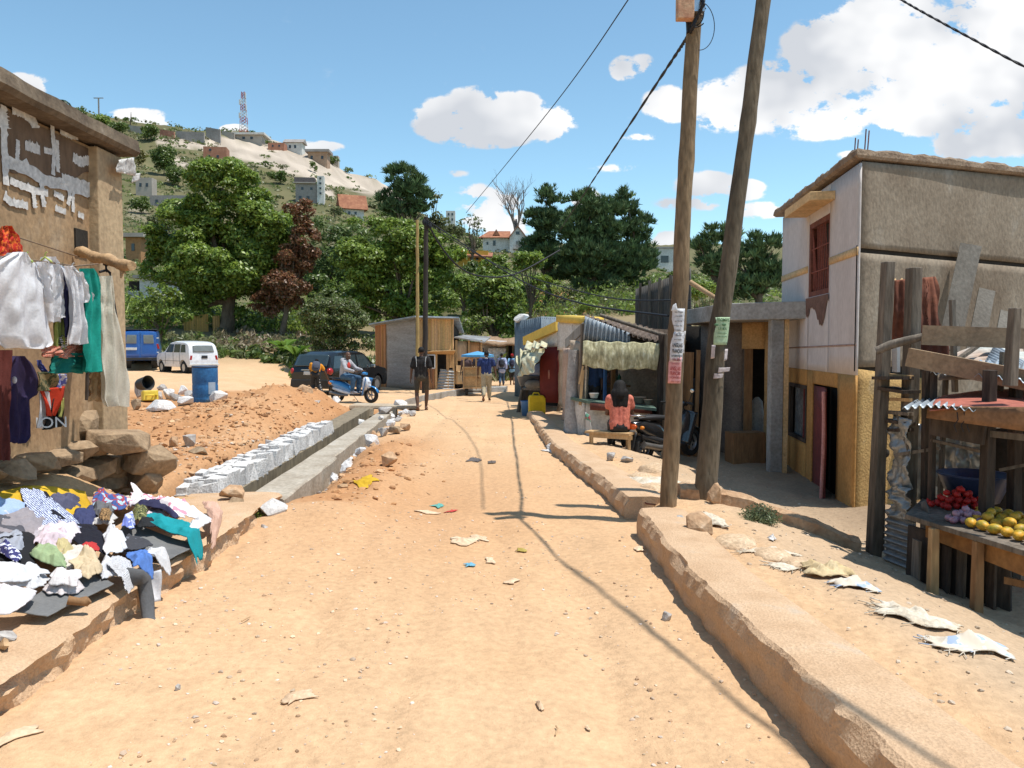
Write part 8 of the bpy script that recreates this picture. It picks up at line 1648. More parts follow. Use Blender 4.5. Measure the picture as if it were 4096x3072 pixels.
# ------------------------------------------------------------------ heap of clothes on the pavement
def slabz(x,y): return (.245 if x > -3.35 else .215) + .42*float(sst(-3.3,-4.2,x))
def heapz(x,y): return slabz(x,y) + float(gauss(x,y,-3.15,4.95,.23,.55,.8) + gauss(x,y,-2.95,6.4,.10,.4,.5))
LAY = [0]
def zq(px,py):
 """photo-zoom coordinates of the heap -> ground place"""
 X,Y = px/8.85,450 + py/8.85; q = G(X,Y,.26)
 for _ in range(10): q = q.lerp(G(X,Y,min(heapz(q.x,q.y) + .02,.62)),.5)
 return q
def cloth(label,mat,quad,name='garment',amp=.035,sd=None,edge=.16,fall=True,cat='clothing',grp='second-hand clothes spread on the pavement',thick=.006,rnd=.12):
 LAY[0] += 1; sd = sd or LAY[0]*3 + 1; a,b,c,d = [zq(*p) for p in quad]; lay = min(LAY[0],40)*.0022; N = 38; vs = []; m = MB()
 for j in range(N + 1):
  for i in range(N + 1):
   u,v = i/N,j/N; us,vs_ = 2*u - 1,2*v - 1; u,v = (us*(1 - rnd*vs_*vs_) + 1)/2,(vs_*(1 - rnd*us*us) + 1)/2; du = edge*(float(fbm(v*4.5 + sd,1.7,4,sd))*2*(u - .5)*2 if True else 0); dv = edge*(float(fbm(u*4.5 + sd,5.1,4,sd + 1))*2*(v - .5)*2); U,W = u + du,v + dv
   p = a*(1 - U)*(1 - W) + b*U*(1 - W) + c*U*W + d*(1 - U)*W; e = min(i,N - i,j,N - j)/N; k = min(1,e*5)
   ridge = 1 - abs(float(fbm(p.x*6 + sd,p.y*6 + sd*.3,2,sd))*4); r2 = 1 - abs(float(fbm(p.x*14 + sd,p.y*14,2,sd + 2))*3.5)
   r3 = 1 - abs(float(fbm(p.x*17 + p.y*6 + sd,p.y*9 - p.x*4,3,sd + 5))*4.5); z = heapz(p.x,p.y) + lay + k*amp*(max(ridge,0)*.8 + max(r2,0)*.35 + max(r3,0)*.28) + .004 + (1 - k)*.004
   xe = -2.37
   if fall and p.x > xe: p.x = xe + (p.x - xe)*.45; z = z - min((p.x - xe)*2.2,.18)
   vs.append(Vector((p.x + float(fbm(p.y*8,sd,2,sd))*.02,p.y,z)))
 W_ = N + 1; fs = [(j*W_ + i,j*W_ + i + 1,(j + 1)*W_ + i + 1,(j + 1)*W_ + i) for j in range(N) for i in range(N)]; m._add(vs,fs,True)
 o = m.build(name,mat,solid=thick); return tag(o,label,cat,grp)
def rag(cx,cy,w,h,mat,label): cloth(label,mat,[(cx - w,cy + h),(cx + w,cy + h*.7),(cx + w*.9,cy - h),(cx - w*.8,cy - h*.9)],amp=.055,edge=.2)
GM = cm('greymat',(.20,.20,.20),(.15,.15,.15)); YS = cm('yellow',(.66,.42,.03),(.55,.33,.02))
cloth('yellow plastic sheet under the back of the clothes heap',YS,[(-260,430),(860,650),(790,350),(200,300)],'plastic_sheet',.03,edge=.04,cat='sheet'); cloth('grey mat at the front edge of the heap',GM,[(120,1420),(420,1465),(1010,1180),(760,1000)],'ground_mat',.004,edge=.01,fall=False,cat='mat',rnd=0); cloth('grey mat bare in the middle right of the heap',GM,[(980,850),(1510,955),(1750,825),(1100,640)],'ground_mat',.004,edge=.01,fall=False,cat='mat',rnd=0)
for a_ in ((130,620,170,90,cm('r1',(.62,.62,.68)),'dusty white shirt tucked behind the light blue one'),(560,470,150,70,cm('r2',(.10,.10,.16)),'charcoal top folded at the back of the heap'),(420,760,200,110,cm('r3',(.50,.46,.50)),'mauve grey blouse under the pale pink one'),(900,620,120,60,cm('r4',(.70,.68,.66)),'off white vest at the back of the heap'),(650,980,150,80,cm('r5',(.68,.62,.56)),'ecru blouse under the cream jacket'),
 (60,940,190,110,cm('r6',(.36,.38,.44)),'slate grey shirt at the left of the heap'),(560,1230,170,80,cm('r7',(.66,.60,.60)),'pinkish white blouse at the front of the heap'),(1180,880,110,60,cm('r8',(.16,.17,.20)),'dark slate skirt beside the sheer black cloth'),(1440,560,180,90,cm('r9',(.70,.58,.62)),'rosy white dress under the floral one'),(1010,1080,150,80,cm('ra',(.68,.68,.72)),'white vest under the striped T shirt'),(760,620,120,70,cm('rb',(.05,.06,.15)),'navy shirt under the zigzag cloth'),(210,1180,230,90,cm('rc',(.70,.70,.72)),'white skirt at the left front of the heap')): rag(*a_)
cloth('black cloth lying under the left of the heap',cm('black',(.015,.015,.018)),[(-250,1060),(330,1060),(330,800),(-250,800)])
cloth('dark grey top crumpled at the left edge',cm('dgrey',(.10,.10,.12)),[(-200,760),(240,860),(300,560),(-150,560)]); cloth('light blue shirt at the far left of the heap',cm('ltblue',(.38,.50,.72)),[(-220,640),(200,600),(260,500),(-150,420)])
cloth('long black and navy cloth trailing diagonally over the heap',cm('black2',(.012,.012,.022)),[(700,900),(1000,980),(870,690),(330,330)],amp=.03); cloth('blue and white zigzag patterned cloth on top of the heap',stripes('zigzag',(.06,.07,.17),(.55,.60,.72),26,'DIAGONAL',dist=4),[(160,450),(760,790),(740,680),(300,330)])
cloth('grey top draped left of the zigzag cloth',cm('grey2',(.32,.29,.31)),[(-60,700),(250,850),(440,600),(150,560)]); cloth('pale pink and white blouse bunched in the middle',cm('palepink',(.74,.66,.70)),[(270,760),(440,900),(780,830),(560,620)],amp=.06); cloth('pale lilac pink shirt below the pale blouse',cm('lilac',(.66,.55,.60)),[(290,880),(470,1010),(660,880),(470,770)],amp=.05)
cloth('small beige top beside the lilac pink shirt',cm('beige',(.60,.50,.26)),[(470,920),(580,1010),(660,930),(560,850)],amp=.05); cloth('sage green shirt twisted in the middle of the heap',cm('sage',(.36,.46,.25)),[(270,1000),(590,1120),(560,1000),(320,910)],amp=.05); cloth('small red top showing at the middle',cm('red2',(.50,.04,.04)),[(720,910),(880,960),(870,880),(760,870)])
cloth('cream jacket lying right of the sage shirt',cm('creamj',(.66,.52,.34)),[(580,1060),(760,1240),(930,1130),(830,930)],amp=.06); cloth('navy and white printed cloth at the left',spots('navyprint',(.04,.04,.14),(.6,.62,.7),40,.52),[(-60,960),(130,1080),(200,1040),(50,880)]); cloth('striped black and white T shirt hanging at the front',stripes('tee',(.72,.72,.74),(.06,.06,.08),30,'Y',thr=.62),[(920,1030),(1040,1215),(1290,1200),(1110,1000)],'shirt',.02)
cloth('large white sheet at the front left of the heap',cm('white4',(.74,.74,.76)),[(-300,1260),(250,1260),(450,1160),(-280,1070)],amp=.05); cloth('white trousers with a pink stripe at the bottom left',cm('white5',(.76,.72,.74)),[(-300,1560),(100,1560),(370,1340),(-300,1260)],'trousers',.05,edge=.06); cloth('white crumpled blouse beside the cream jacket',cm('white6',(.72,.68,.68)),[(410,1290),(700,1300),(720,1150),(480,1140)],amp=.06)
cloth('white top right of the long black cloth',cm('white7',(.74,.74,.77)),[(900,990),(1080,1000),(1150,880),(960,700)],amp=.05); cloth('sheer black cloth spread beside the bare grey mat',cm('sheer',(.06,.06,.07)),[(1090,930),(1200,970),(1390,915),(1130,800)],amp=.02); cloth('bright blue shirt spilling over the pavement edge',cm('blue2',(.10,.22,.58)),[(1110,1000),(1170,1120),(1460,1080),(1300,960)],'shirt',.05); cloth('white sleeve stretched over the pavement edge',cm('white8',(.74,.74,.76)),[(1270,980),(1370,1020),(1650,1010),(1430,940)],amp=.03)
cloth('mixed blue and red knitwear at the back',spots('knit',(.05,.09,.26),(.30,.05,.06),12,.5,c3=(.35,.5,.65)),[(820,590),(1090,600),(1170,490),(840,400)],amp=.06); cloth('rolled grey knit in front of the mixed knitwear',cm('grey3',(.16,.16,.17)),[(820,630),(1010,640),(1010,520),(840,520)],amp=.06); cloth('leopard print top beside the rolled knit',spots('leopard',(.30,.18,.08),(.03,.02,.01),70,.52),[(860,690),(980,720),(1000,630),(880,620)]); cloth('camouflage green top at the middle back',spots('camo',(.12,.12,.04),(.03,.04,.02),30,.5,c3=(.30,.28,.12)),[(1160,690),(1290,710),(1320,610),(1190,590)])
cloth('violet blue crumpled blouse above the bare mat',spots('violet',(.16,.20,.50),(.50,.52,.65),25,.52),[(1070,770),(1190,790),(1200,690),(1120,640)],amp=.05); cloth('small black garment at the head of the bare mat',cm('black3',(.02,.02,.022)),[(1210,780),(1400,760),(1350,690),(1240,700)]); cloth('navy cloth under the white floral sheet',cm('navy3',(.03,.03,.08)),[(1170,590),(1560,700),(1600,600),(1200,520)])
cloth('white and pink floral dress spread at the right back',spots('floral3',(.74,.70,.73),(.62,.25,.32),9,.60),[(1080,500),(1560,690),(1900,700),(1200,370)],'dress',.06); cloth('turquoise trousers trailing to the pavement edge',cm('turq',(.01,.30,.34)),[(1260,720),(1890,900),(1900,800),(1330,620)],'trousers',.04); cloth('white shirt over the turquoise trousers',cm('white9',(.74,.73,.75)),[(1620,780),(1760,790),(1900,700),(1790,660)],'shirt',.04); cloth('peach scarf at the right end of the heap',cm('peach',(.66,.42,.32)),[(1890,790),(2010,780),(1930,540),(1780,510)],'scarf',.04)
# things hanging over the edge
m = MB(); pts = [zq(1120,1150) + Vector((0,0,.03)),zq(1230,1170) + Vector((0,0,.03)),Vector((-2.33,G(142,590,.2).y,.26)),Vector((-2.29,G(142,590,.2).y - .05,.15)),Vector((-2.26,G(142,590,.2).y - .1,.05)),Vector((-2.17,G(142,590,.2).y - .16,.015))]
m.tube(pts,[.05,.05,.05,.045,.04,.02],10,flat=.6); tag(m.build('leggings',cm('leg',(.12,.12,.125))),'grey leggings hanging over the broken pavement edge','clothing','second-hand clothes spread on the pavement')
e = G(166,585,.2); m = MB(); m.patch((-2.36,e.y - .08,.10),(-2.28,e.y + .06,.08),(-2.33,e.y + .1,.27),(-2.38,e.y - .02,.27),10,12,lambda u,v: .03*math.sin(u*5 + v*3),.01); tag(m.build('cloth',WH),'white cuff dangling from the pavement edge below the blue shirt','clothing','second-hand clothes spread on the pavement')
m = MB(); a,b = zq(600,1375),zq(790,1370); m.tube([a + Vector((0,0,.03)),a.lerp(b,.5) + Vector((0,0,.02)),b.lerp(a,.12) + Vector((0,0,.02)),b + Vector((0,0,.03))],[.026,.022,.030,.022],10); tag(m.build('wooden_club',WOODB),'short knobbed piece of wood at the front of the grey mat','wood')
for i,(px,py,s,mt,lab) in enumerate(((3,636,(.14,.09,.06),STONEG,'grey stone at the lower left edge of the pavement'),(4,644,(.16,.05,.04),BRANCH,'pale stick beside the grey stone on the pavement'))):
 m = MB(); q = G(px,py,.26); m.rock((0,0,0),s,14,sd=i + 2); o = m.build('stone' if i == 0 else 'stick',mt); o.location = q; tag(o,lab,'stone' if i == 0 else 'stick')
# straw and litter at the foot of the stones
def fibre(px,py,z,L,n,r,col_,lab,nm='straw',cat='straw',w=.006,up=.2):
 q = G(px,py,z); q.z = max(hz(q.x,q.y),z - .05); rr = random.Random(int(px*7)); m = MB()
 for i in range(n):
  a = rr.uniform(0,6.28); s = Vector((rr.uniform(-r,r),rr.uniform(-r,r),rr.uniform(.0,.05))); d = Vector((math.cos(a),math.sin(a),rr.uniform(-.1,up)))*L*rr.uniform(.4,1); m.tube([s,s + d*.5 + Vector((0,0,.01)),s + d],[w,w*.8,w*.3],4)
 o = m.build(nm,col_); o.location = q; return tag(o,lab,cat)
fibre(124,578 - 96,.16,.22,60,.16,M('straw',(.62,.50,.33)),'tangle of dry straw at the foot of the corner stones'); fibre(110,490,.15,.2,40,.2,M('husk',(.55,.33,.12)),'orange husks and dry leaves behind the clothes heap','husks','litter',.012); fibre(66,478,.18,.16,20,.15,M('green_weed',(.18,.28,.08)),'few green weeds under the footing stones','weed','weed')
# ------------------------------------------------------------------ loose stones, barrel, sacks, scraps
def lab_stone(px0,px1,py0,py1,mt,lab,group='loose stones along the drain',z=None,sd=None,n=18,sink=.25,tall=1.0):
 cx = (px0 + px1)/2; q = G(cx,py1,0)
 for _ in range(6): q = G(cx,py1,hz(q.x,q.y)) if z is None else G(cx,py1,z)
 k = q.y/800; w = (px1 - px0)*k; h = (py1 - py0)*k; m = MB(); m.rock((0,0,0),(w,w*.9,h*1.15*tall),n,(0,0,(px0*7) % 3),sd=int(px0*13 + py0)); o = m.build('stone',mt,bevel=min(w*.03,.015)); o.location = q + Vector((0,w*.3,h*.42)); return tag(o,lab,'stone',group)
ST = [(254,287,499,515,STONEW,'big flat white stone at the near end of the concrete drain wall'),(212,243,486,500,STONEO,'tan slab stone across the near end of the drain'),(208,247,497,521,STONEB,'big brown stone beside the clothes at the drain mouth'),(236,250,505,518,STONEG,'small grey stone squeezed right of the big brown one'),
 (315,331,472,486,STONEO,'tan stone leaning against the outer drain wall'),(377,397,452,467,STONEO,'tan block on the crest of the right soil bank'),(337,355,451,463,STONEW,'white stone at the near end of the white row on the bank'),(346,363,445,455,STONEW,'white stone second from the near end of the row'),(346,365,435,448,STONEW,'tall white stone in the middle of the row'),(361,378,434,448,STONEW,'grey-white stone right of the tall white one'),
 (377,388,427,437,STONEG,'small speckled stone behind the grey-white one'),(360,378,424,433,STONEB,'brown stone behind the tall white one'),(388,404,426,434,STONEB,'flat brown stone tilted on the road side'),(399,411,423,431,STONEO,'tan shard farthest right of the row'),(350,365,418,427,STONEW,'white stone sitting on the concrete wall top'),(370,385,416,425,STONEW,'white stone near the far middle of the row'),(383,396,412,421,STONEW,'white stone left of the far end block'),(377,392,406,416,STONEG,'grey stone below the far end block'),(392,408,399,411,STONEW,'white block at the far end of the row'),(407,417,410,416,STONEG,'low grey stone lying in the road by the row'),
 (202,216,431,446,STONEW,'white cubic stone alone on the left spoil'),(180,194,434,447,STONEG,'grey angular stone left of the white cubic one'),(187,209,443,457,STONEB,'brown pyramid stone in front of the white cubic one'),(167,178,436,447,STONEO,'pale orange stone left of the grey angular one'),(157,167,441,448,STONEO,'small orange chunk at the left of the pale orange stone'),(318,333,404,413,STONEW,'white stone at the foot of the mound by the drain'),(331,340,396,404,STONEW,'small white stone below the stooping person'),(307,320,399,408,STONEG,'grey stone half buried in the mound'),(290,313,384,402,STONEO,'earthy block standing on the mound crest'),
 (285,296,478,486,STONEG,'grey chip beside the outer drain wall')]
for s in ST: lab_stone(*s)
BS = [(151,163,391,400,STONEW,'white stone beside the lying jerrycan'),(161,174,388,400,STONEW,'upright white stone second in the barrel pile'),(175,187,385,395,STONEW,'top white stone of the barrel pile'),(168,182,392,401,STONEG,'grey-white stone in the middle of the barrel pile'),(173,193,396,406,STONEW,'wide white stone at the front of the barrel pile'),(183,193,390,398,STONEG,'grey stone touching the barrel on its left'),(206,227,390,402,STONEW,'pointed white stone right of the barrel foot'),(142,171,400,412,STONEW,'flat white stone in front of the barrel pile'),(131,151,378,398,STONEG,'grey concrete lump at the ochre building corner'),(128,140,398,410,STONEB,'brown stone at the foot of the ochre building'),(156,166,384,390,STONEG,'grey stone behind the upright white one')]
for s in BS: lab_stone(*s,group='stones heaped around the blue barrel')
RS = [(708,723,482,504,STONEO,'squared stone resting against the dark pole'),(640,662,498,512,STONEO,'grey-tan stone in the gap between the kerbs'),(668,688,514,530,STONEG,'cracked grey stone beyond the near kerb end'),(686,713,512,541,STONEO,'large orange stone wrapped in sacking beside the near kerb'),(653,668,508,520,STONEB,'brown stone at the foot of the light pole'),(620,634,456,463,STONEG,'small blue-grey stone left of the black scooter'),(606,618,452,460,STONEG,'small grey stone by the bench')]
for i,(a,b,c,d,l) in enumerate(((268,279,362,369,'pale rounded stone at the left end of the heap by the black car'),(277,288,361,370,'grey rounded stone second in the heap by the black car'),(286,297,360,370,'large pale stone beside the rear of the black car'),(280,292,355,363,'rounded stone on top of the heap by the black car'),(262,270,364,369,'small stone trailing off the heap by the black car'))): lab_stone(a,b,c,d,(STONEG,STONEO)[i % 2],l,'rounded stones by the black car')
for s in RS: lab_stone(*s,group='stones by the right hand kerb')
lab_stone(662,672,612,621,STONEG,'fist sized grey stone on the road beside the near kerb',None or 'stones on the open road'); lab_stone(174,180,684,691,STONEG,'lone grey pebble in the near left of the road','stones on the open road'); lab_stone(546,557,443,451,STONEW,'small white stones against the far kerb','stones on the open road'); lab_stone(259,269,556 - 32,556 - 24,STONEG,'dark flat stone by the weed at the slab end','stones on the open road')
# clods on the mounds
def clods():
 V_ = []; F_ = []; T_ = []; b = 0; g_ = 1.618; base = unit(np.array([[-1,g_,0],[1,g_,0],[-1,-g_,0],[1,-g_,0],[0,-1,g_],[0,1,g_],[0,-1,-g_],[0,1,-g_],[g_,0,-1],[g_,0,1],[-g_,0,-1],[-g_,0,1]],float)); tri = np.array([[0,11,5],[0,5,1],[0,1,7],[0,7,10],[0,10,11],[1,5,9],[5,11,4],[11,10,2],[10,7,6],[7,1,8],[3,9,4],[3,4,2],[3,2,6],[3,6,8],[3,8,9],[4,9,5],[2,4,11],[6,2,10],[8,6,7],[9,8,1]])
 def put(n,xs,ys,s0,s1,cols,nm):
  nonlocal V_,F_,T_,b; V_,F_,T_,b = [],[],[],0; zs = H(xs,ys)
  for x,y,z in zip(xs,ys,zs):
   s = s0*(s1/s0)**(rng.random()**2.2); v = base*s*rng.uniform(.6,1.15,(12,1))*np.array([1,1,.6]); a = rng.uniform(0,6.28); c_,s_ = math.cos(a),math.sin(a); v = v @ np.array([[c_,s_,0],[-s_,c_,0],[0,0,1]]) + np.array([x,y,z + s*.15]); V_.append(v); F_.append(tri + b); T_.append(np.tile(np.array(cols[rng.integers(len(cols))])*rng.uniform(.75,1.2),(12,1))); b += 12
  stuff(fast_mesh(nm,np.concatenate(V_),np.concatenate(F_),np.concatenate(T_),PEB,nv=3))
 n = 3000; a = rng.normal(size=(n,2)); xs = np.concatenate([-6.2 + a[:1500,0]*1.2,-4.8 + a[1500:2600,0]*.8,-1.95 + a[2600:,0]*.4]); ys = np.concatenate([17.8 + a[:1500,1]*2.8,13 + a[1500:2600,1]*2.6,10.6 + a[2600:,1]*1.2]); k = (rng.random(n) < np.where(np.arange(n) > 2600,.6,1)) & (ys > 7.6) & ~((xs < -2.5) & (xs > -4.0) & (ys > 8.5)); put(n,xs[k],ys[k],.014,.075,[(.46,.25,.12),(.52,.33,.19),(.38,.20,.10)],'clods')
 # gravel over the road
 n = 5200; y = np.exp(rng.uniform(math.log(2.6),math.log(22),n)); x = rng.uniform(-2.3,1.3,n)*np.ones(n); den = fbm(x*.9,y*.7,3,201) + .12*(x < -.6) + .25*(np.abs(x + 1.3) < .5)*(y > 5)*(y < 9) + .2*(np.abs(x - kerbx(y) + .12) < .1); k = (den > .04) & (x < kerbx(y) - .03); put(0,x[k],y[k],.0035,.02,[(.56,.42,.28),(.62,.48,.34),(.45,.34,.25),(.60,.50,.42),(.40,.26,.16)],'gravel')
 n = 1500; y = np.exp(rng.uniform(math.log(2.6),math.log(14),n)); x = kerbx(y) + .5 + rng.uniform(0,2.6,n); put(0,x,y,.004,.022,[(.46,.36,.26),(.52,.42,.32),(.36,.27,.19)],'gravel')
 n = 1400; x = rng.uniform(-5,-3.4,n); y = rng.uniform(7.5,14,n); put(0,x,y,.006,.04,[(.50,.36,.24),(.58,.50,.42),(.42,.22,.11)],'gravel')
PEB = attrmat('pebble',rough=.95,spec=.1,fine=.2,fscale=60,bump=.2); clods()
# blue barrel
q = P(205.5,402.5,19.0); q.z = hz(q.x,q.y) - .05; t = thing('barrel','open blue plastic barrel with a pale patch among white stones','barrel',tuple(q),.3); m = MB()
m.lathe((0,0,0),[(.25,0),(.285,.03),(.29,.12),(.282,.15),(.29,.18),(.29,.42),(.282,.45),(.29,.48),(.29,.80),(.285,.88),(.275,.88),(.275,.05)],30,cap=False); m.build('drum',M('barrel_blue',(.035,.16,.36),(.025,.11,.28),2.5,.55,.1,20,c3=(.16,.25,.34),c3pos=.7),t); m = MB(); m.lathe((0,0,0),[(.292,.84),(.30,.86),(.292,.885),(.28,.885)],30,cap=False); m.build('rim',flat('barrel_rim',(.06,.08,.12)),t)
m = MB(); vs = []
for j in range(2):
 for i in range(7): a = R(-72 + i*6); vs.append((.294*math.cos(a),.294*math.sin(a),.22 + j*.28))
m._add(vs,[(i,i + 1,8 + i,7 + i) for i in range(6)],True); m.build('pale_patch',flat('patch',(.35,.42,.50)),t,fix=False); m = MB(); m.lathe((0,0,.60),[(.001,0),(.274,0)],24,cap=False); m.build('dark_water',DARK,t)
q = P(140,377,19.6); q.z = hz(q.x,q.y) + .40; t = thing('tub','dark tub lying on its side on the concrete lump','tub',tuple(q),rot=(R(80),0,R(60))); m = MB(); m.lathe((0,0,0),[(.14,0),(.17,.30),(.18,.32),(.16,.31),(.13,.02)],20,cap=False); m.lathe((0,0,.01),[(.001,0),(.14,0)],20,cap=False); m.build('shell',BLACKP,t); m = MB(); m.tube([(.17,0,.3),(.2,.0,.2),(.17,0,.1)],.01,6); m.build('handle',flat('tub_red',(.4,.1,.08)),t)
# sandbags and torn sacks on the right
SACK = M('sacking',(.60,.44,.29),(.48,.33,.20),5,.95,.5,40,c3=(.66,.54,.40)); SACKW = M('pale_sacking',(.64,.57,.46),(.52,.42,.30),7,.9,.5,40,c3=(.66,.62,.56)); SACKB = spots('blue_sacking',(.58,.50,.40),(.60,.56,.50),10,.5,c3=(.34,.42,.55))
for i,(px,py,w,h,lab) in enumerate(((655,470,38,16,'plump sandy sack behind the light pole'),(641,478,34,13,'long sandy sack beside the far kerb'),(652,488,30,12,'flattened sack at the foot of the light pole'),(690,486,26,14,'sack lying between the two poles'),(735,541,52,14,'half buried sack beyond the near kerb'),(772,553,44,9,'nearly buried sack in the soil by the earthen wall'),(800,562,40,8,'low grey sack on the right soil'))):
 q = G(px,py,.05)
 for _ in range(5): q = G(px,py,hz(q.x,q.y) + .02)
 k = q.y/800; m = MB(); m.ell((0,0,0),(w*k/2,w*k*.42,h*k*.75),(0,0,.3*i),28,16,lambda p,i=i: Vector((math.copysign(abs(p.x)**.8,p.x),math.copysign(abs(p.y)**.8,p.y),p.z))*(1 + .16*float(fbm(p.x*3 + i,p.y*3,4,i)) + .05*math.sin(p.x*9 + p.y*4))); o = m.build('sandbag',SACK); o.location = q - Vector((0,0,h*k*.35)); tag(o,lab,'sack','sandbags in the right verge')
def scrap(px,py,wpx,hpx,mt,lab,nm='torn_sack',cat='sack',amp=.03,fr=0,rot=0,grp=None,z0=None,sd=None):
 q = G(px,py,0)
 for _ in range(5): q = G(px,py,hz(q.x,q.y) + .01)
 k = q.y/800; w = wpx*k; d = hpx*k*q.y/1.75*.8; sd = sd or int(px); m = MB(); c,s = math.cos(rot),math.sin(rot); N = 16; vs = []
 for j in range(N + 1):
  for i in range(N + 1):
   u = i/N - .5; v = j/N - .5; e = 1 + .55*float(fbm(math.atan2(v,u)*1.6 + 5,sd,4,sd))*1.5; x = u*w*e; y = v*d*e + .18*d*math.sin(u*5 + sd); X,Y = x*c - y*s,x*s + y*c; rd = max(abs(u),abs(v))*2
   z = hz(q.x + X,q.y + Y) + .006 + amp*(1 - rd*.75)*(.7 + 1.4*abs(float(fbm(x*9 + sd,y*9,3,sd)))*2) + amp*.3*math.sin(u*22 + v*8)*(1 - rd); vs.append((q.x + X,q.y + Y,z))
 W_ = N + 1; m._add(vs,[(j*W_ + i,j*W_ + i + 1,(j + 1)*W_ + i + 1,(j + 1)*W_ + i) for j in range(N) for i in range(N)],True); rr = random.Random(sd)
 for _ in range(fr):
  e = Vector(vs[rr.choice([i for i in range(W_)] + [j*W_ for j in range(W_)])]); a = rr.uniform(2.2,4.4); m.tube([e,e + Vector((math.cos(a),math.sin(a),0))*rr.uniform(.03,.10) + Vector((0,0,.004))],.003,4)
 return tag(m.build(nm,mt,solid=.004),lab,cat,grp)
scrap(705,522,34,12,SACKW,'frayed pale sack draped over the large orange stone',fr=10,amp=.08); scrap(652,481,60,14,SACKW,'torn pale sacking strewn over the sandy sacks',fr=26,amp=.05); scrap(772,551,54,7,SACKW,'strip of torn sacking beyond the earthen wall end',fr=14); scrap(798,565,58,8,SACKW,'stringy flat sack on the right soil',fr=24,amp=.02); scrap(829,574,46,13,M('carton',(.58,.46,.28),(.50,.36,.18),4,c3=(.66,.60,.45)),'curled carton sheet with a yellow scrap',amp=.10,rot=-.3); scrap(856,587,46,14,SACKB,'crumpled sack with blue print on the right soil',fr=6,amp=.06,rot=-.2)
scrap(915,618,74,22,SACKW,'frayed white sack trailing towards the fruit stall',fr=24,amp=.05,rot=-.45); scrap(968,644,80,20,SACKB,'torn blue and white sack at the foot of the fruit stall leg',fr=22,amp=.06,rot=-.2); scrap(680,540,20,8,SACK,'small brown rag beside the large orange stone'); scrap(772,539,8,4,PAPER,'small white cup crushed in the soil by the bush','paper_scrap','litter')
RP = M('dry_paper',(.66,.50,.34),(.56,.38,.24),8)
for i,(px,py,w,h,mt,lab) in enumerate(((463,540,26,9,RP,'torn tan paper in the middle of the road'),(480,538,14,6,RP,'tan paper flap right of the torn tan paper'),(297,696,34,12,RP,'curled dry banana leaf lying in the near road'),(14,735,44,12,RP,'dry curled leaf at the bottom left corner'),(512,581,12,4,RP,'small curled bark piece on the road'),(490,560,18,3,RP,'thin cardboard strip on the road'),(470,565,8,3,flat('blue_scrap',(.15,.4,.55)),'scrap of turquoise plastic on the road'),(427,512,20,4,RP,'folded tan card beside the rut'),(452,511,6,3,flat('red_scrap',(.5,.05,.04)),'scrap of red plastic by the folded card'),(438,446 + 60,10,3,flat('green_scrap',(.12,.35,.3)),'scrap of green plastic above the folded card'),(475,460,12,3,flat('dark_scrap',(.12,.10,.09)),'dark twig bundle lying mid road'),(492,462,8,2,flat('dark_scrap2',(.14,.11,.09)),'small dark chip mid road'),(365,481,20,6,YS,'yellow straw string on the soil bank'),(552,450,10,4,PAPER,'white paper by the far kerb'),(522,550,9,3,flat('ochre_scrap',(.45,.34,.08)),'small ochre wrapper on the road'),(640,545 + 4,14,3,RP,'two pale wood chips by the kerb gap'),(540,595 + 110,16,3,RP,'pale chip in the near centre of the road'),(588,728,10,2,RP,'straw stem near the kerb shadow'))):
 scrap(px,py,w,h,mt,lab,'paper_scrap','litter',.02,0,rot=.3*i,grp='scraps of litter on the road')
def twig(px,py,L,lab):
 q = G(px,py,0.02); m = MB(); a = px*.37; d = Vector((math.cos(a),math.sin(a)*.6,0)); p0 = Vector((q.x,q.y,hz(q.x,q.y) + .012)); m.tube([p0,p0 + d*L*.5 + Vector((.01,.01,.004)),p0 + d*L],.004,5); tag(m.build('twig',BRANCH),lab,'twig')
twig(430,490,.3,'thin twig lying beside the rut'); twig(250,620,.14,'short twig in the near left road'); twig(556,720,.15,'short twig between the tyre marks'); twig(800,693,.2,'nail like stick on the near kerb top')
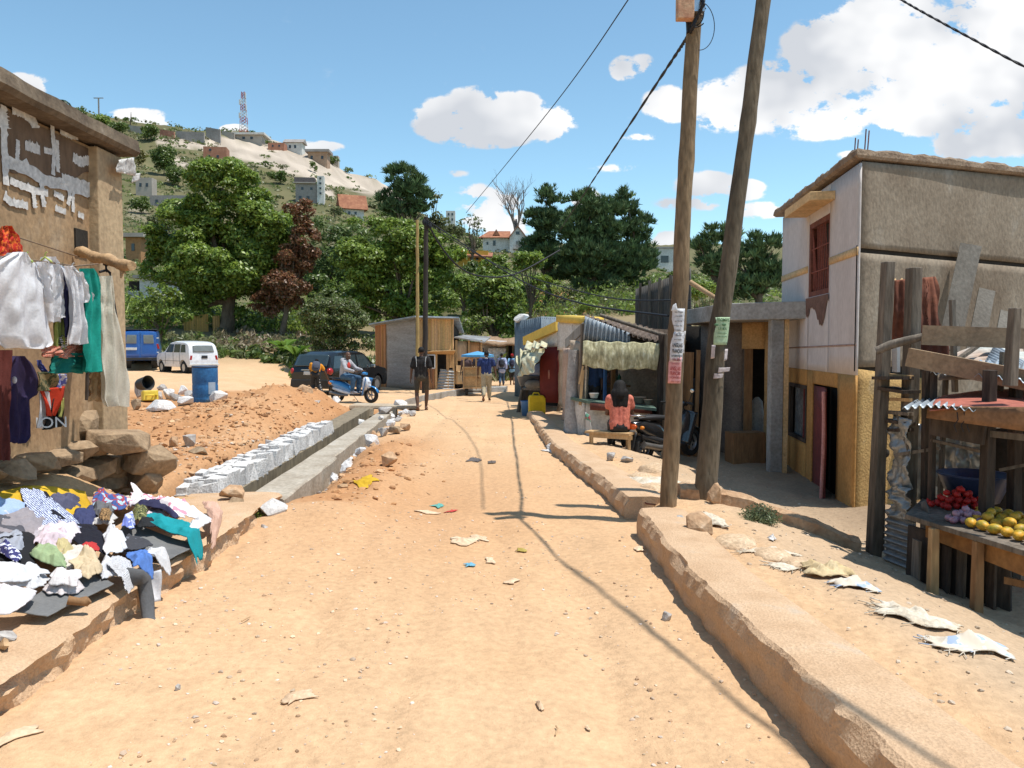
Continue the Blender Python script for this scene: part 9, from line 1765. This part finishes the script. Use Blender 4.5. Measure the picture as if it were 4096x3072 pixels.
# small rubble tipped along the outer edge of the drain
rr = random.Random(21); pr = []
for i,mt in enumerate((STONEW,STONEG,STONEO)): m = MB(); m.rock((0,0,0),(.16,.13,.10),14,sd=i + 70); o = m.build('rubble_stone',mt,bevel=.006); pr.append(o)
for i in range(57):
 o = pr[i] if i < 3 else pr[rr.choice((0,0,1,2))].copy()
 if i >= 3: col.objects.link(o)
 y = rr.uniform(10.2,21.5); x = np.interp(y,[9.25,12.7,21.6],[-2.62,-2.72,-3.15]) + rr.uniform(-.12,.42)*(1 if y > 13 else .8); s = rr.uniform(.5,1.5); zt_ = hz(x,y); zt_ = max(zt_,-.03) if x < np.interp(y,[9.25,21.6],[-2.7,-3.25]) else zt_
 o.scale = (s,s,s); o.location = (x,y,zt_ + .03*s); o.rotation_euler = (rr.uniform(-.5,.5),rr.uniform(-.5,.5),rr.uniform(0,6)); tag(o,'small rubble stone tipped along the outer edge of the drain','stone','small rubble along the drain edge')
# ------------------------------------------------------------------ turn lettering into meshes
bpy.context.view_layer.update(); dg = bpy.context.evaluated_depsgraph_get()
for o in [q for q in bpy.data.objects if q.type == 'FONT']:
 me = bpy.data.meshes.new_from_object(o.evaluated_get(dg)); n = bpy.data.objects.new(o.name.split('.')[0],me); col.objects.link(n); n.parent = o.parent; n.location = o.location; n.rotation_euler = o.rotation_euler; n.scale = o.scale
 me.materials.clear(); me.materials.append(o.data.materials[0]); bpy.data.objects.remove(o)
# ------------------------------------------------------------------ bake the figures into one skin each
for (o,fold) in BAKE:
 me = bpy.data.meshes.new_from_object(o.evaluated_get(dg)); o.modifiers.clear(); o.data = me
 me.polygons.foreach_set('use_smooth',[True]*len(me.polygons))
 if fold:
  n = len(me.vertices); co = np.empty(n*3,np.float32); me.vertices.foreach_get('co',co); co = co.reshape(-1,3); nr = np.empty(n*3,np.float32); me.vertices.foreach_get('normal',nr); nr = nr.reshape(-1,3)
  d = fbm(co[:,0]*9 + co[:,1]*7,co[:,2]*7,3,7)*fold*2; me.vertices.foreach_set('co',(co + nr*d[:,None]).astype(np.float32).ravel()); me.update()
